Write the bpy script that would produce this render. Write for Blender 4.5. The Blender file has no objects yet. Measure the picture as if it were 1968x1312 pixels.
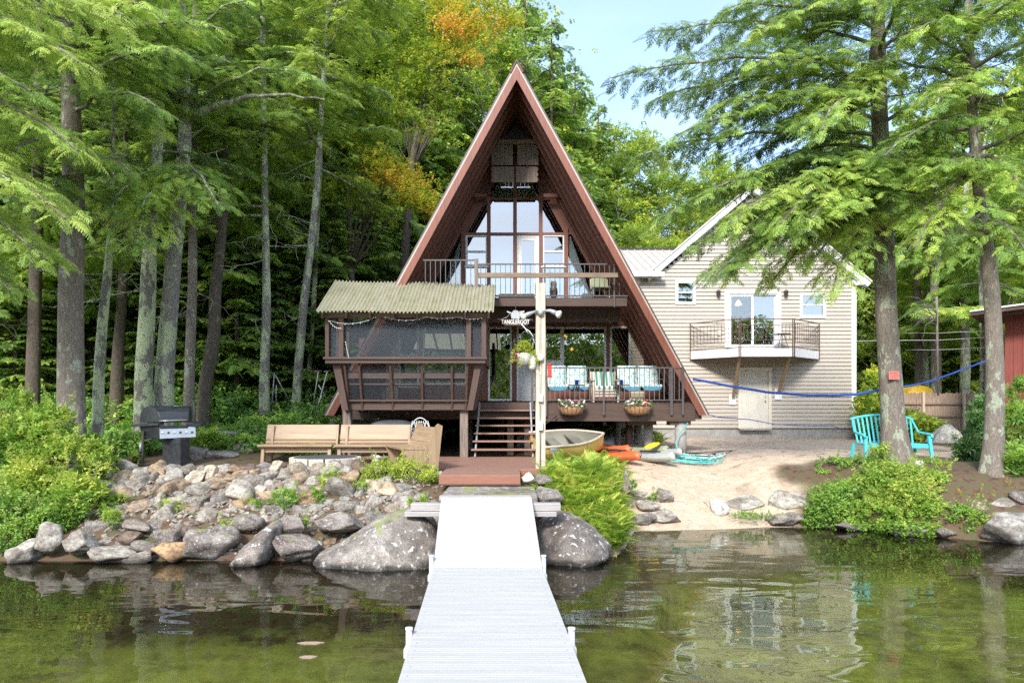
import bpy, math, random
import numpy as np
from mathutils import Vector, Matrix
sc = bpy.context.scene
COL = sc.collection
R = math.radians
PI = math.pi
# ------------------------------------------------------------------ camera, sky, sun, exposure
cam_data = bpy.data.cameras.new('camera')
cam = bpy.data.objects.new('camera', cam_data); COL.objects.link(cam)
cam.location = (0, 0, 2.05); cam.rotation_euler = (R(90), 0, 0)
cam_data.sensor_width = 36.0; cam_data.lens = 24.0
cam_data.shift_y = 134 / 1968.0
cam_data.clip_start = 0.1; cam_data.clip_end = 3000
sc.camera = cam
sc.view_settings.view_transform = 'Standard'; sc.view_settings.look = 'None'
sc.view_settings.exposure = 2.03; sc.view_settings.gamma = 1.0
SUN_EL, SUN_AZ = 37.0, 199.0      # azimuth from north (+Y) clockwise: behind the camera, to the left
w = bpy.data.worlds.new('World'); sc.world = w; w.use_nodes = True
nt = w.node_tree; nt.nodes.clear()
def N(nt, t, **kw):
    n = nt.nodes.new(t)
    for k, v in kw.items(): setattr(n, k, v)
    return n
sky = N(nt, 'ShaderNodeTexSky', sky_type='NISHITA', sun_disc=False)
sky.sun_elevation = R(SUN_EL); sky.sun_rotation = R(SUN_AZ)
sky.air_density = 1.0; sky.dust_density = 0.7; sky.ozone_density = 2.0
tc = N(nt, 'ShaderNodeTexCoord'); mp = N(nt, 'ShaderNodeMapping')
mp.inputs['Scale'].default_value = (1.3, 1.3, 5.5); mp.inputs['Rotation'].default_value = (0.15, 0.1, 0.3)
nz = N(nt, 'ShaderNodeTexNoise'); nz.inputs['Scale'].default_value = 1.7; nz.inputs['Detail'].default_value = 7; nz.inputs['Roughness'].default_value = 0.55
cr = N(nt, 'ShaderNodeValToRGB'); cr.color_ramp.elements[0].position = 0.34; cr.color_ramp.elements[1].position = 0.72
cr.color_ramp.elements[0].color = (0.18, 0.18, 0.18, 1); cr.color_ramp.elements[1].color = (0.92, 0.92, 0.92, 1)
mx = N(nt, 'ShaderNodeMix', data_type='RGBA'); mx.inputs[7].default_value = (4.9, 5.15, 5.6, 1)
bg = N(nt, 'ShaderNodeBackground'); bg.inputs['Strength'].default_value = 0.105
out = N(nt, 'ShaderNodeOutputWorld')
L = nt.links.new
L(tc.outputs['Generated'], mp.inputs[0]); L(mp.outputs[0], nz.inputs['Vector']); L(nz.outputs['Fac'], cr.inputs[0])

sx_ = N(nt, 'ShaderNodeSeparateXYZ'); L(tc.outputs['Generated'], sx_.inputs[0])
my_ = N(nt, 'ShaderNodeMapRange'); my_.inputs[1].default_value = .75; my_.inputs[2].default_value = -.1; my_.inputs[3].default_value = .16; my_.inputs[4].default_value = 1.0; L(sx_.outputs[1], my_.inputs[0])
# cloud added out of view, overhead and south, as fill light; thin to north
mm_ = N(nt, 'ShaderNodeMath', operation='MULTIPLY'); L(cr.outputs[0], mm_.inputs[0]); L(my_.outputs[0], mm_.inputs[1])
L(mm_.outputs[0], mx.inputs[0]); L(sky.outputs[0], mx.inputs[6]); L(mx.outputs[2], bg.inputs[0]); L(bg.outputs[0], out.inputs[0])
sl = bpy.data.lights.new('sun', 'SUN'); sl.energy = 1.35; sl.angle = R(11); sl.color = (1.0, 0.955, 0.88)
so = bpy.data.objects.new('sun', sl); COL.objects.link(so)
a_ = R(SUN_AZ); e_ = R(SUN_EL)
sdir = Vector((math.sin(a_) * math.cos(e_), math.cos(a_) * math.cos(e_), math.sin(e_)))
so.rotation_euler = sdir.to_track_quat('Z', 'Y').to_euler(); so.location = (0, -20, 30)
sc.cycles.use_denoising = False
try: sc.cycles.denoiser = 'OPENIMAGEDENOISE'
except Exception: pass
sc.cycles.max_bounces = 7; sc.cycles.diffuse_bounces = 3; sc.cycles.glossy_bounces = 3
sc.cycles.transmission_bounces = 4; sc.cycles.transparent_max_bounces = 12
sc.cycles.caustics_reflective = False; sc.cycles.caustics_refractive = False
sc.cycles.sample_clamp_indirect = 3.0; sc.cycles.use_adaptive_sampling = False

# ------------------------------------------------------------------ helpers
F = 1312.0
def PX(px, Y): return (px - 984.0) * Y / F
def PZ(py, Y): return 2.05 + (790.0 - py) * Y / F
def P(px, py, Y): return Vector((PX(px, Y), Y, PZ(py, Y)))
rnd = random.Random(7)
U = rnd.uniform
ORG = {}

def vnoise(x, y, seed=0):
    x = np.asarray(x, float); y = np.asarray(y, float)
    xi = np.floor(x); yi = np.floor(y); fx = x - xi; fy = y - yi
    fx = fx * fx * (3 - 2 * fx); fy = fy * fy * (3 - 2 * fy)
    def h(a, b):
        s = np.sin(a * 127.1 + b * 311.7 + seed * 74.7) * 43758.5453
        return s - np.floor(s)
    return (h(xi, yi) * (1 - fx) + h(xi + 1, yi) * fx) * (1 - fy) + (h(xi, yi + 1) * (1 - fx) + h(xi + 1, yi + 1) * fx) * fy

def link_mesh(name, me, mats, parent, origin, smooth=None):
    o = bpy.data.objects.new(name, me); COL.objects.link(o)
    for m in (mats if isinstance(mats, (list, tuple)) else [mats]):
        me.materials.append(m)
    if parent is not None:
        o.parent = parent; ORG[o.name] = ORG[parent.name]
    else:
        o.location = origin; ORG[o.name] = Vector(origin)
    return o

def tag(o, label=None, cat=None, group=None, kind=None):
    if label: o['label'] = label
    if cat: o['category'] = cat
    if group: o['group'] = group
    if kind: o['kind'] = kind
    return o

def thing(name, label, cat, loc=(0, 0, 0), group=None):
    o = bpy.data.objects.new(name, None); COL.objects.link(o)
    o.empty_display_size = 0.2
    o.location = loc; ORG[o.name] = Vector(loc)
    return tag(o, label, cat, group)

class MB:
    """collects simple shapes and links them as ONE mesh object"""
    def __init__(s): s.v = []; s.f = []; s.s = []; s.m = []; s.mi = 0
    def add(s, vs, fs, smooth=False):
        b = len(s.v); s.v += [tuple(v) for v in vs]
        for f in fs: s.f.append([i + b for i in f]); s.s.append(smooth); s.m.append(s.mi)
        return s
    def box(s, x0, x1, y0, y1, z0, z1):
        vs = [(x, y, z) for x in (x0, x1) for y in (y0, y1) for z in (z0, z1)]
        return s.add(vs, [(0, 1, 3, 2), (4, 6, 7, 5), (0, 4, 5, 1), (2, 3, 7, 6), (0, 2, 6, 4), (1, 5, 7, 3)])
    def beam(s, a, b, w, h, up=(0, 0, 1)):
        a = Vector(a); b = Vector(b); d = (b - a).normalized(); u = Vector(up)
        if abs(d.dot(u)) > 0.98: u = Vector((0, 1, 0))
        r = d.cross(u).normalized(); u = r.cross(d).normalized()
        r *= w / 2; u *= h / 2
        vs = [p + i * r + j * u for p in (a, b) for i in (-1, 1) for j in (-1, 1)]
        return s.add(vs, [(0, 1, 3, 2), (4, 6, 7, 5), (0, 4, 5, 1), (2, 3, 7, 6), (0, 2, 6, 4), (1, 5, 7, 3)])
    def prism(s, poly, axis, a, b):
        """poly: 2-D points; axis 'y': points are (x,z) swept y=a..b; 'x': (y,z); 'z': (x,y)"""
        def mk(p, t):
            return {'y': (p[0], t, p[1]), 'x': (t, p[0], p[1]), 'z': (p[0], p[1], t)}[axis]
        n = len(poly); vs = [mk(p, a) for p in poly] + [mk(p, b) for p in poly]
        fs = [tuple(range(n))[::-1], tuple(range(n, 2 * n))] + [(i, (i + 1) % n, n + (i + 1) % n, n + i) for i in range(n)]
        return s.add(vs, fs)
    def tube(s, pts, rad, n=8, cap=True, jitter=0, squash=1.0):
        pts = [Vector(p) for p in pts]; m = len(pts)
        if not isinstance(rad, (list, tuple)): rad = [rad] * m
        vs = []; u = None
        for i, p in enumerate(pts):
            d = (pts[min(i + 1, m - 1)] - pts[max(i - 1, 0)]).normalized()
            if u is None:
                u = d.orthogonal().normalized() if abs(d.z) < .9 else Vector((1, 0, 0))
            u = (u - d * u.dot(d)).normalized(); v = d.cross(u)
            for k in range(n):
                a = 2 * PI * k / n; r = rad[i] * (1 + (U(-jitter, jitter) if jitter else 0))
                vs.append(p + u * math.cos(a) * r + v * math.sin(a) * r * squash)
        fs = [(i * n + k, i * n + (k + 1) % n, (i + 1) * n + (k + 1) % n, (i + 1) * n + k) for i in range(m - 1) for k in range(n)]
        if cap: fs += [tuple(range(n))[::-1], tuple(range((m - 1) * n, m * n))]
        return s.add(vs, fs, True)
    def lathe(s, c, prof, n=20, sx=1.0, sy=1.0):
        c = Vector(c); vs = []
        for r, z in prof:
            for k in range(n):
                a = 2 * PI * k / n; vs.append((c.x + r * math.cos(a) * sx, c.y + r * math.sin(a) * sy, c.z + z))
        m = len(prof)
        fs = [(i * n + k, i * n + (k + 1) % n, (i + 1) * n + (k + 1) % n, (i + 1) * n + k) for i in range(m - 1) for k in range(n)]
        fs += [tuple(range(n))[::-1], tuple(range((m - 1) * n, m * n))]
        return s.add(vs, fs, True)
    def loft(s, rings, closed=True, smooth=True, cap=True):
        n = len(rings[0]); vs = [p for r in rings for p in r]; m = len(rings)
        kk = n if closed else n - 1
        fs = [(i * n + k, i * n + (k + 1) % n, (i + 1) * n + (k + 1) % n, (i + 1) * n + k) for i in range(m - 1) for k in range(kk)]
        if cap and closed: fs += [tuple(range(n))[::-1], tuple(range((m - 1) * n, m * n))]
        return s.add(vs, fs, smooth)
    def build(s, name, mat, parent=None, label=None, bevel=0, solid=0):
        v = np.array([tuple(p) for p in s.v], float)
        if parent is not None: org = ORG[parent.name]
        else:
            lo = v.min(0); hi = v.max(0); org = Vector(((lo[0] + hi[0]) / 2, (lo[1] + hi[1]) / 2, lo[2]))
        v = v - np.array(org)
        me = bpy.data.meshes.new(name); me.from_pydata(v.tolist(), [], s.f)
        me.polygons.foreach_set('use_smooth', s.s)
        if any(s.m): me.polygons.foreach_set('material_index', s.m)
        me.validate(); me.update()
        o = link_mesh(name, me, mat, parent, org)
        if label: o['label'] = label
        if bevel:
            b = o.modifiers.new('bevel', 'BEVEL'); b.width = bevel; b.segments = 2; b.limit_method = 'ANGLE'; b.angle_limit = R(50)
        if solid:
            b = o.modifiers.new('solid', 'SOLIDIFY'); b.thickness = solid; b.offset = 0
        return o

def np_object(name, verts, quads, mat, parent=None, origin=(0, 0, 0), attr=None, smooth=False, attr_name='v', keep=False):
    verts = np.asarray(verts, np.float32)
    org = np.array(ORG[parent.name] if parent is not None else origin, np.float32)
    if keep: org = np.zeros(3, np.float32)
    verts = verts - org
    me = bpy.data.meshes.new(name)
    nv = len(verts); nf = len(quads); k = quads.shape[1]
    me.vertices.add(nv); me.vertices.foreach_set('co', verts.ravel())
    me.loops.add(nf * k); me.loops.foreach_set('vertex_index', quads.astype(np.int32).ravel())
    me.polygons.add(nf)
    me.polygons.foreach_set('loop_start', np.arange(0, nf * k, k, dtype=np.int32))
    try: me.polygons.foreach_set('loop_total', np.full(nf, k, np.int32))
    except Exception: pass
    me.polygons.foreach_set('use_smooth', np.full(nf, smooth, bool))
    if attr is not None:
        at = me.attributes.new(attr_name, 'FLOAT', 'POINT' if len(attr) == nv else 'FACE')
        at.data.foreach_set('value', np.asarray(attr, np.float32))
    me.update(calc_edges=True)
    return link_mesh(name, me, mat, parent, origin)

def copy_tree(o, parent=None, loc=None, rz=None):
    c = o.copy(); COL.objects.link(c)
    if parent is not None: c.parent = parent
    if loc is not None: c.location = loc
    if rz is not None: c.rotation_euler = (0, 0, rz)
    for ch in list(o.children): copy_tree(ch, c)
    ORG[c.name] = Vector(c.location)
    return c

# ------------------------------------------------------------------ materials
def ramp(nt, stops):
    r = N(nt, 'ShaderNodeValToRGB'); e = r.color_ramp.elements
    while len(e) < len(stops): e.new(0.5)
    for i, (p, c) in enumerate(stops):
        e[i].position = p; e[i].color = (c[0], c[1], c[2], 1) if not isinstance(c, (int, float)) else (c, c, c, 1)
    return r
def newmat(name):
    m = bpy.data.materials.new(name); m.use_nodes = True; nt = m.node_tree
    b = nt.nodes['Principled BSDF']; return m, nt, b
def pmat(name, c1, c2=None, scale=6, rough=0.6, bump=0.0, bscale=None, stretch=(1, 1, 1), metal=0.0, detail=5, dist=0.02, spots=None, randobj=0.0):
    """principled material whose colour wanders between c1 and c2; optional bump and spots=(colour, scale, threshold)"""
    m, nt, b = newmat(name); L = nt.links.new
    b.inputs['Roughness'].default_value = rough; b.inputs['Metallic'].default_value = metal
    tc = N(nt, 'ShaderNodeTexCoord'); mp = N(nt, 'ShaderNodeMapping'); mp.inputs['Scale'].default_value = stretch
    L(tc.outputs['Object'], mp.inputs[0])
    c2 = c2 or c1
    nz = N(nt, 'ShaderNodeTexNoise'); nz.inputs['Scale'].default_value = scale; nz.inputs['Detail'].default_value = detail; nz.inputs['Roughness'].default_value = 0.62
    L(mp.outputs[0], nz.inputs['Vector'])
    r = ramp(nt, [(0.3, c1), (0.7, c2)]); L(nz.outputs['Fac'], r.inputs[0]); col = r.outputs[0]
    if spots:
        n2 = N(nt, 'ShaderNodeTexNoise'); n2.inputs['Scale'].default_value = spots[1]; n2.inputs['Detail'].default_value = 4
        L(tc.outputs['Object'], n2.inputs['Vector'])
        r2 = ramp(nt, [(spots[2], 0.0), (spots[2] + 0.05, 1.0)]); L(n2.outputs['Fac'], r2.inputs[0])
        mx = N(nt, 'ShaderNodeMix', data_type='RGBA'); L(r2.outputs[0], mx.inputs[0]); L(col, mx.inputs[6]); mx.inputs[7].default_value = (*spots[0], 1); col = mx.outputs[2]
    if randobj:
        oi = N(nt, 'ShaderNodeObjectInfo'); hs = N(nt, 'ShaderNodeHueSaturation')
        mr = N(nt, 'ShaderNodeMapRange'); mr.inputs[3].default_value = 1 - randobj; mr.inputs[4].default_value = 1 + randobj
        L(oi.outputs['Random'], mr.inputs[0]); L(mr.outputs[0], hs.inputs['Value']); L(col, hs.inputs['Color']); col = hs.outputs[0]
    L(col, b.inputs['Base Color'])
    if bump:
        n3 = N(nt, 'ShaderNodeTexNoise'); n3.inputs['Scale'].default_value = bscale or scale * 3; n3.inputs['Detail'].default_value = 6
        L(mp.outputs[0], n3.inputs['Vector'])
        bp = N(nt, 'ShaderNodeBump'); bp.inputs['Strength'].default_value = bump; bp.inputs['Distance'].default_value = dist
        L(n3.outputs['Fac'], bp.inputs['Height']); L(bp.outputs[0], b.inputs['Normal'])
    return m

def leafmat(name, stops, trans=0.35, rough=0.55, clump=0.8):
    """foliage: colour from the per-leaf value 'v' plus a broad clump variation; some light passes through"""
    m, nt, b = newmat(name); L = nt.links.new
    at = N(nt, 'ShaderNodeAttribute', attribute_name='v'); tc = N(nt, 'ShaderNodeTexCoord')
    nz = N(nt, 'ShaderNodeTexNoise'); nz.inputs['Scale'].default_value = clump; nz.inputs['Detail'].default_value = 3
    L(tc.outputs['Object'], nz.inputs['Vector'])
    ma = N(nt, 'ShaderNodeMath', operation='MULTIPLY_ADD'); ma.inputs[1].default_value = 1.1; ma.inputs[2].default_value = -0.55
    L(nz.outputs['Fac'], ma.inputs[0])
    ad = N(nt, 'ShaderNodeMath', operation='ADD'); L(at.outputs['Fac'], ad.inputs[0]); L(ma.outputs[0], ad.inputs[1])
    r = ramp(nt, stops); L(ad.outputs[0], r.inputs[0])
    b.inputs['Roughness'].default_value = rough; L(r.outputs[0], b.inputs['Base Color'])
    tr = N(nt, 'ShaderNodeBsdfTranslucent'); hs = N(nt, 'ShaderNodeHueSaturation'); hs.inputs['Value'].default_value = 1.25; hs.inputs['Hue'].default_value = 0.485
    L(r.outputs[0], hs.inputs['Color']); L(hs.outputs[0], tr.inputs['Color'])
    mx = N(nt, 'ShaderNodeMixShader'); mx.inputs[0].default_value = trans
    L(b.outputs[0], mx.inputs[1]); L(tr.outputs[0], mx.inputs[2]); L(mx.outputs[0], nt.nodes['Material Output'].inputs[0])
    return m

def woodmat(name, c1, c2, along='z', rough=0.6, bump=0.25, scale=5):
    st = {'z': (9, 9, 0.6), 'x': (0.6, 9, 9), 'y': (9, 0.6, 9)}[along]
    return pmat(name, c1, c2, scale=scale, rough=rough, bump=bump, bscale=scale * 2, stretch=st, dist=0.01, detail=7)

M = {}
M['hemlock'] = leafmat('hemlock needles', [(0.0, (0.072, 0.135, 0.038)), (0.35, (0.160, 0.283, 0.054)), (0.7, (0.321, 0.497, 0.086)), (0.93, (0.594, 0.746, 0.123)), (1.0, (0.462, 0.540, 0.121))], 0.4)
M['hemlock_light'] = leafmat('light hemlock needles', [(0.0, (0.084, 0.157, 0.043)), (0.35, (0.180, 0.300, 0.065)), (0.7, (0.334, 0.496, 0.102)), (0.95, (0.529, 0.652, 0.131)), (1.0, (0.444, 0.539, 0.131))], 0.42)
M['hemlock_dark'] = leafmat('dark hemlock needles', [(0.0, (0.074, 0.131, 0.041)), (0.4, (0.170, 0.280, 0.067)), (0.8, (0.345, 0.493, 0.098)), (1.0, (0.609, 0.755, 0.140))], 0.35)
M['broad'] = leafmat('green broad leaves', [(0.0, (0.088, 0.162, 0.031)), (0.4, (0.214, 0.342, 0.048)), (0.75, (0.427, 0.570, 0.077)), (1.0, (0.804, 0.798, 0.103))], 0.42)
M['broad_yellow'] = leafmat('yellow green leaves', [(0.0, (0.088, 0.172, 0.022)), (0.4, (0.209, 0.345, 0.039)), (0.75, (0.440, 0.517, 0.055)), (1.0, (0.660, 0.517, 0.066))], 0.45)
M['maple'] = leafmat('autumn maple leaves', [(0.0, (0.20, 0.33, 0.03)), (0.35, (0.48, 0.52, 0.05)), (0.6, (0.74, 0.55, 0.08)), (0.85, (0.74, 0.42, 0.09)), (1.0, (0.68, 0.30, 0.08))], 0.45)
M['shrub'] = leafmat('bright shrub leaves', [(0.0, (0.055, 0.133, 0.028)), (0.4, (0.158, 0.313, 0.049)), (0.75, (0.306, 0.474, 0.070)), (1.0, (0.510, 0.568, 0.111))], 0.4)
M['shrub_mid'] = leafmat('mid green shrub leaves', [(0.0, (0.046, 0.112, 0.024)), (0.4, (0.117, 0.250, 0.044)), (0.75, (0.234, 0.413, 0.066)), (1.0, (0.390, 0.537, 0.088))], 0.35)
M['rhodo'] = leafmat('leathery leaves', [(0.0, (0.025, 0.07, 0.03)), (0.5, (0.06, 0.15, 0.045)), (1.0, (0.15, 0.30, 0.07))], 0.2, 0.35)
M['fern'] = leafmat('fern fronds', [(0.0, (0.105, 0.202, 0.033)), (0.4, (0.256, 0.404, 0.052)), (0.75, (0.426, 0.557, 0.077)), (1.0, (0.588, 0.596, 0.129))], 0.4)
M['under'] = leafmat('undergrowth leaves', [(0.0, (0.061, 0.147, 0.041)), (0.4, (0.156, 0.321, 0.067)), (0.75, (0.311, 0.536, 0.102)), (1.0, (0.590, 0.802, 0.134))], 0.3)
M['petal_white'] = pmat('white petals', (.8, .78, .74), rough=.6)
M['petal_red'] = pmat('red petals', (.55, .02, .02), (.7, .04, .03), rough=.5)
M['petal_pink'] = pmat('magenta petals', (.45, .04, .18), (.6, .15, .3), rough=.5)

def barkmat(name, c1, c2, lich, lth, lscale=7, rough=0.9):
    m, nt, b = newmat(name); L = nt.links.new
    tc = N(nt, 'ShaderNodeTexCoord'); mp = N(nt, 'ShaderNodeMapping'); mp.inputs['Scale'].default_value = (1, 1, 0.22)
    L(tc.outputs['Object'], mp.inputs[0])
    nz = N(nt, 'ShaderNodeTexNoise'); nz.inputs['Scale'].default_value = 28; nz.inputs['Detail'].default_value = 8; nz.inputs['Roughness'].default_value = .7
    vo = N(nt, 'ShaderNodeTexVoronoi', feature='DISTANCE_TO_EDGE'); vo.inputs['Scale'].default_value = 26
    L(mp.outputs[0], nz.inputs['Vector'])
    md = N(nt, 'ShaderNodeMix', data_type='RGBA'); md.inputs[0].default_value = 0.12; L(mp.outputs[0], md.inputs[6]); L(nz.outputs['Color'], md.inputs[7]); L(md.outputs[2], vo.inputs['Vector'])
    cr = ramp(nt, [(0.0, tuple(x * .45 for x in c1)), (0.12, c1), (0.6, c2)])
    L(vo.outputs['Distance'], cr.inputs[0])
    r1 = ramp(nt, [(0.3, c1), (0.7, c2)]); L(nz.outputs['Fac'], r1.inputs[0])
    m1 = N(nt, 'ShaderNodeMix', data_type='RGBA'); m1.inputs[0].default_value = .5; L(cr.outputs[0], m1.inputs[6]); L(r1.outputs[0], m1.inputs[7])
    n2 = N(nt, 'ShaderNodeTexNoise'); n2.inputs['Scale'].default_value = lscale; n2.inputs['Detail'].default_value = 9; n2.inputs['Roughness'].default_value = .66
    mp2 = N(nt, 'ShaderNodeMapping'); mp2.inputs['Scale'].default_value = (1, 1, .6); L(tc.outputs['Object'], mp2.inputs[0]); L(mp2.outputs[0], n2.inputs['Vector'])
    lm = ramp(nt, [(lth - .03, 0.0), (lth - .01, 1.0)]); L(n2.outputs['Fac'], lm.inputs[0])
    n4 = N(nt, 'ShaderNodeTexNoise'); n4.inputs['Scale'].default_value = 60; L(tc.outputs['Object'], n4.inputs['Vector'])
    lc = ramp(nt, [(0.35, tuple(x * .6 for x in lich)), (0.65, lich)]); L(n4.outputs['Fac'], lc.inputs[0])
    m2 = N(nt, 'ShaderNodeMix', data_type='RGBA'); L(lm.outputs[0], m2.inputs[0]); L(m1.outputs[2], m2.inputs[6]); L(lc.outputs[0], m2.inputs[7])
    L(m2.outputs[2], b.inputs['Base Color']); b.inputs['Roughness'].default_value = rough
    bp = N(nt, 'ShaderNodeBump'); bp.inputs['Strength'].default_value = .8; bp.inputs['Distance'].default_value = .03
    ad = N(nt, 'ShaderNodeMath', operation='ADD'); L(vo.outputs['Distance'], ad.inputs[0]); L(nz.outputs['Fac'], ad.inputs[1]); L(ad.outputs[0], bp.inputs['Height'])
    L(bp.outputs[0], b.inputs['Normal'])
    return m
M['bark'] = barkmat('ridged hemlock bark', (.17, .14, .115), (.42, .36, .30), (.46, .50, .38), .58, 5)
M['bark_lichen'] = barkmat('lichen covered bark', (.15, .14, .11), (.38, .36, .30), (.56, .63, .38), .50, 3.6)
M['bark_pale'] = barkmat('pale mottled bark', (.20, .18, .16), (.52, .49, .44), (.62, .68, .44), .52, 3.8)
M['bark_dark'] = barkmat('dark bark', (.10, .078, .06), (.23, .18, .14), (.24, .27, .19), .63, 8)
M['twig'] = pmat('twig wood', (.16, .13, .10), (.30, .26, .21), rough=.9)

M['redwood'] = woodmat('red brown stained fascia', (.15, .045, .026), (.25, .085, .05), 'z', .5, .15, 3)
M['brown'] = woodmat('dark brown stained boards', (.05, .028, .020), (.10, .052, .036), 'z', .6, .25, 4)
M['brown_x'] = woodmat('dark brown stained beam', (.045, .026, .019), (.095, .053, .037), 'x', .6, .25, 4)
M['brown_red'] = woodmat('red brown stained wood', (.14, .048, .030), (.23, .085, .052), 'z', .55, .2, 4)
M['weathered'] = woodmat('weathered boards', (.10, .075, .06), (.28, .22, .18), 'z', .8, .4, 5)
M['weathered_x'] = woodmat('weathered rail', (.12, .085, .06), (.30, .22, .16), 'x', .8, .4, 4)
M['pine'] = woodmat('fresh pine boards', (.24, .155, .09), (.40, .285, .18), 'x', .55, .12, 2.2)
M['pine_z'] = woodmat('fresh pine uprights', (.24, .15, .085), (.38, .27, .165), 'z', .55, .12, 2.2)
M['polewood'] = woodmat('pale weathered pole', (.42, .33, .24), (.66, .57, .46), 'z', .75, .3, 3)
M['greytimber'] = woodmat('grey crib timber', (.30, .28, .28), (.46, .43, .41), 'x', .85, .4, 4)
M['composite'] = pmat('brown composite decking', (.24, .13, .095), (.31, .175, .13), scale=9, rough=.55, bump=.1, stretch=(1, 8, 8))
M['fascia_face'] = pmat('composite fascia', (.24, .10, .065), (.30, .13, .085), scale=9, rough=.55, stretch=(1, 8, 8))
M['metal_dark'] = pmat('painted dark steel', (.06, .055, .055), (.10, .09, .085), rough=.45)
M['metal_grey'] = pmat('grey galvanised steel', (.30, .31, .32), (.42, .43, .44), rough=.45, metal=.4)
M['metal_rust'] = pmat('rusty iron', (.075, .045, .032), (.15, .08, .05), rough=.7)
M['white'] = pmat('white painted trim', (.74, .75, .76), (.82, .82, .82), rough=.45)
M['cream'] = pmat('cream trim', (.66, .60, .50), (.72, .66, .56), rough=.5)
M['vinyl'] = pmat('tan vinyl siding', (.42, .375, .315), (.47, .42, .355), scale=3, rough=.5, bump=.05, bscale=40, stretch=(.3, 1, 1))
M['vinyl_pale'] = pmat('cream siding', (.60, .50, .36), (.66, .55, .40), rough=.5)
M['concrete'] = pmat('concrete', (.26, .25, .235), (.40, .385, .36), scale=5, rough=.9, bump=.3)
M['roofmetal'] = pmat('standing seam metal roof', (.52, .47, .43), (.60, .55, .50), scale=2, rough=.4, metal=.15)
M['shingle'] = pmat('dark roof shingles', (.035, .033, .032), (.075, .07, .068), scale=20, rough=.9, bump=.4)
M['black'] = pmat('black plastic', (.02, .02, .022), (.035, .035, .037), rough=.45)
M['tarp'] = pmat('charcoal cover cloth', (.045, .047, .052), (.085, .088, .095), scale=5, rough=.7, bump=.3)
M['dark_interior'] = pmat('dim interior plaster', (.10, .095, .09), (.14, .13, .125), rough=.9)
M['curtain'] = pmat('pale blue curtain', (.55, .62, .68), (.72, .78, .82), scale=8, rough=.8, stretch=(6, 6, .3))
M['teal'] = pmat('turquoise plastic', (.07, .53, .56), (.11, .62, .65), scale=4, rough=.4)
M['yellowhull'] = pmat('yellow boat hull', (.62, .42, .10), (.74, .53, .17), scale=3, rough=.4)
M['cream_hull'] = pmat('boat interior', (.17, .16, .125), (.25, .235, .18), scale=3, rough=.55)
M['orange'] = pmat('orange kayak plastic', (.50, .09, .03), (.62, .15, .05), scale=3, rough=.4)
M['greyk'] = pmat('grey kayak plastic', (.33, .35, .33), (.43, .45, .42), scale=3, rough=.4)
M['oliveK'] = pmat('olive kayak plastic', (.25, .27, .17), (.33, .34, .22), scale=3, rough=.4)
M['yellow'] = pmat('yellow plastic', (.80, .47, .02), (.88, .56, .04), scale=3, rough=.4)
M['hose'] = pmat('teal garden hose', (.08, .42, .40), (.12, .52, .50), rough=.4)
M['hosew'] = pmat('pale hose', (.45, .55, .52), (.55, .65, .60), rough=.4)
M['rope'] = pmat('blue rope', (.02, .07, .38), (.05, .14, .55), scale=50, rough=.8)
M['bluecup'] = pmat('blue plastic', (.01, .05, .35), (.02, .08, .45), rough=.35)
M['red'] = pmat('red plastic', (.55, .03, .02), (.65, .06, .04), rough=.4)
M['signred'] = pmat('faded red sign', (.45, .14, .12), (.55, .22, .19), scale=20, rough=.7)
M['shedred'] = woodmat('red shed boards', (.15, .03, .022), (.26, .06, .04), 'z', .7, .3, 4)
M['fencewood'] = woodmat('weathered fence pickets', (.20, .12, .08), (.48, .37, .28), 'z', .85, .4, 6)
M['liner'] = pmat('coir basket liner', (.30, .15, .07), (.42, .24, .12), scale=30, rough=.95)
M['paver'] = pmat('pale paver block', (.46, .40, .33), (.60, .53, .45), scale=10, rough=.9, bump=.3)
M['whitewire'] = pmat('white wrought iron', (.55, .55, .54), (.7, .7, .69), rough=.5)
M['stainless'] = pmat('stainless control panel', (.38, .38, .39), (.5, .5, .5), rough=.3, metal=.8)
M['grillblack'] = pmat('black enamel', (.022, .024, .028), (.05, .054, .06), scale=10, rough=.38)
M['letter'] = pmat('white letters', (.82, .82, .80), rough=.6)
M['cream_edge'] = pmat('pale rake strip', (.46,.34,.30), (.56,.44,.38), rough=.6)
M['peak_shade'] = woodmat('gable peak shade', (.012,.010,.014), (.035,.028,.032), 'x', .8, .3, 5)  # near-black colour carries the deep shade under the roof peak
M['greywhite'] = pmat('grey white door panel', (.52,.54,.56), (.62,.64,.65), rough=.5)
M['metal_dark2'] = pmat('railing bars', (.10,.095,.095), (.15,.145,.14), rough=.45)
M['doorpaint'] = pmat('worn off white door paint', (.56,.53,.46), (.68,.65,.58), scale=4, rough=.6)
M['bulb'] = pmat('pearl lamp glass', (.72, .70, .66), (.8, .78, .74), rough=.3)
M['alu'] = pmat('anodised pipe', (.50, .51, .53), (.62, .63, .65), rough=.4, metal=.3)
M['soil'] = pmat('dark soil', (.035, .025, .018), (.075, .055, .038), scale=8, rough=1)

def warm_lamp():
    m, nt, b = newmat('lit lamp shade'); b.inputs['Base Color'].default_value = (.8, .4, .1, 1)
    b.inputs['Emission Color'].default_value = (1.0, .50, .12, 1); b.inputs['Emission Strength'].default_value = 1.2
    return m
M['lamp_on'] = warm_lamp()

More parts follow.
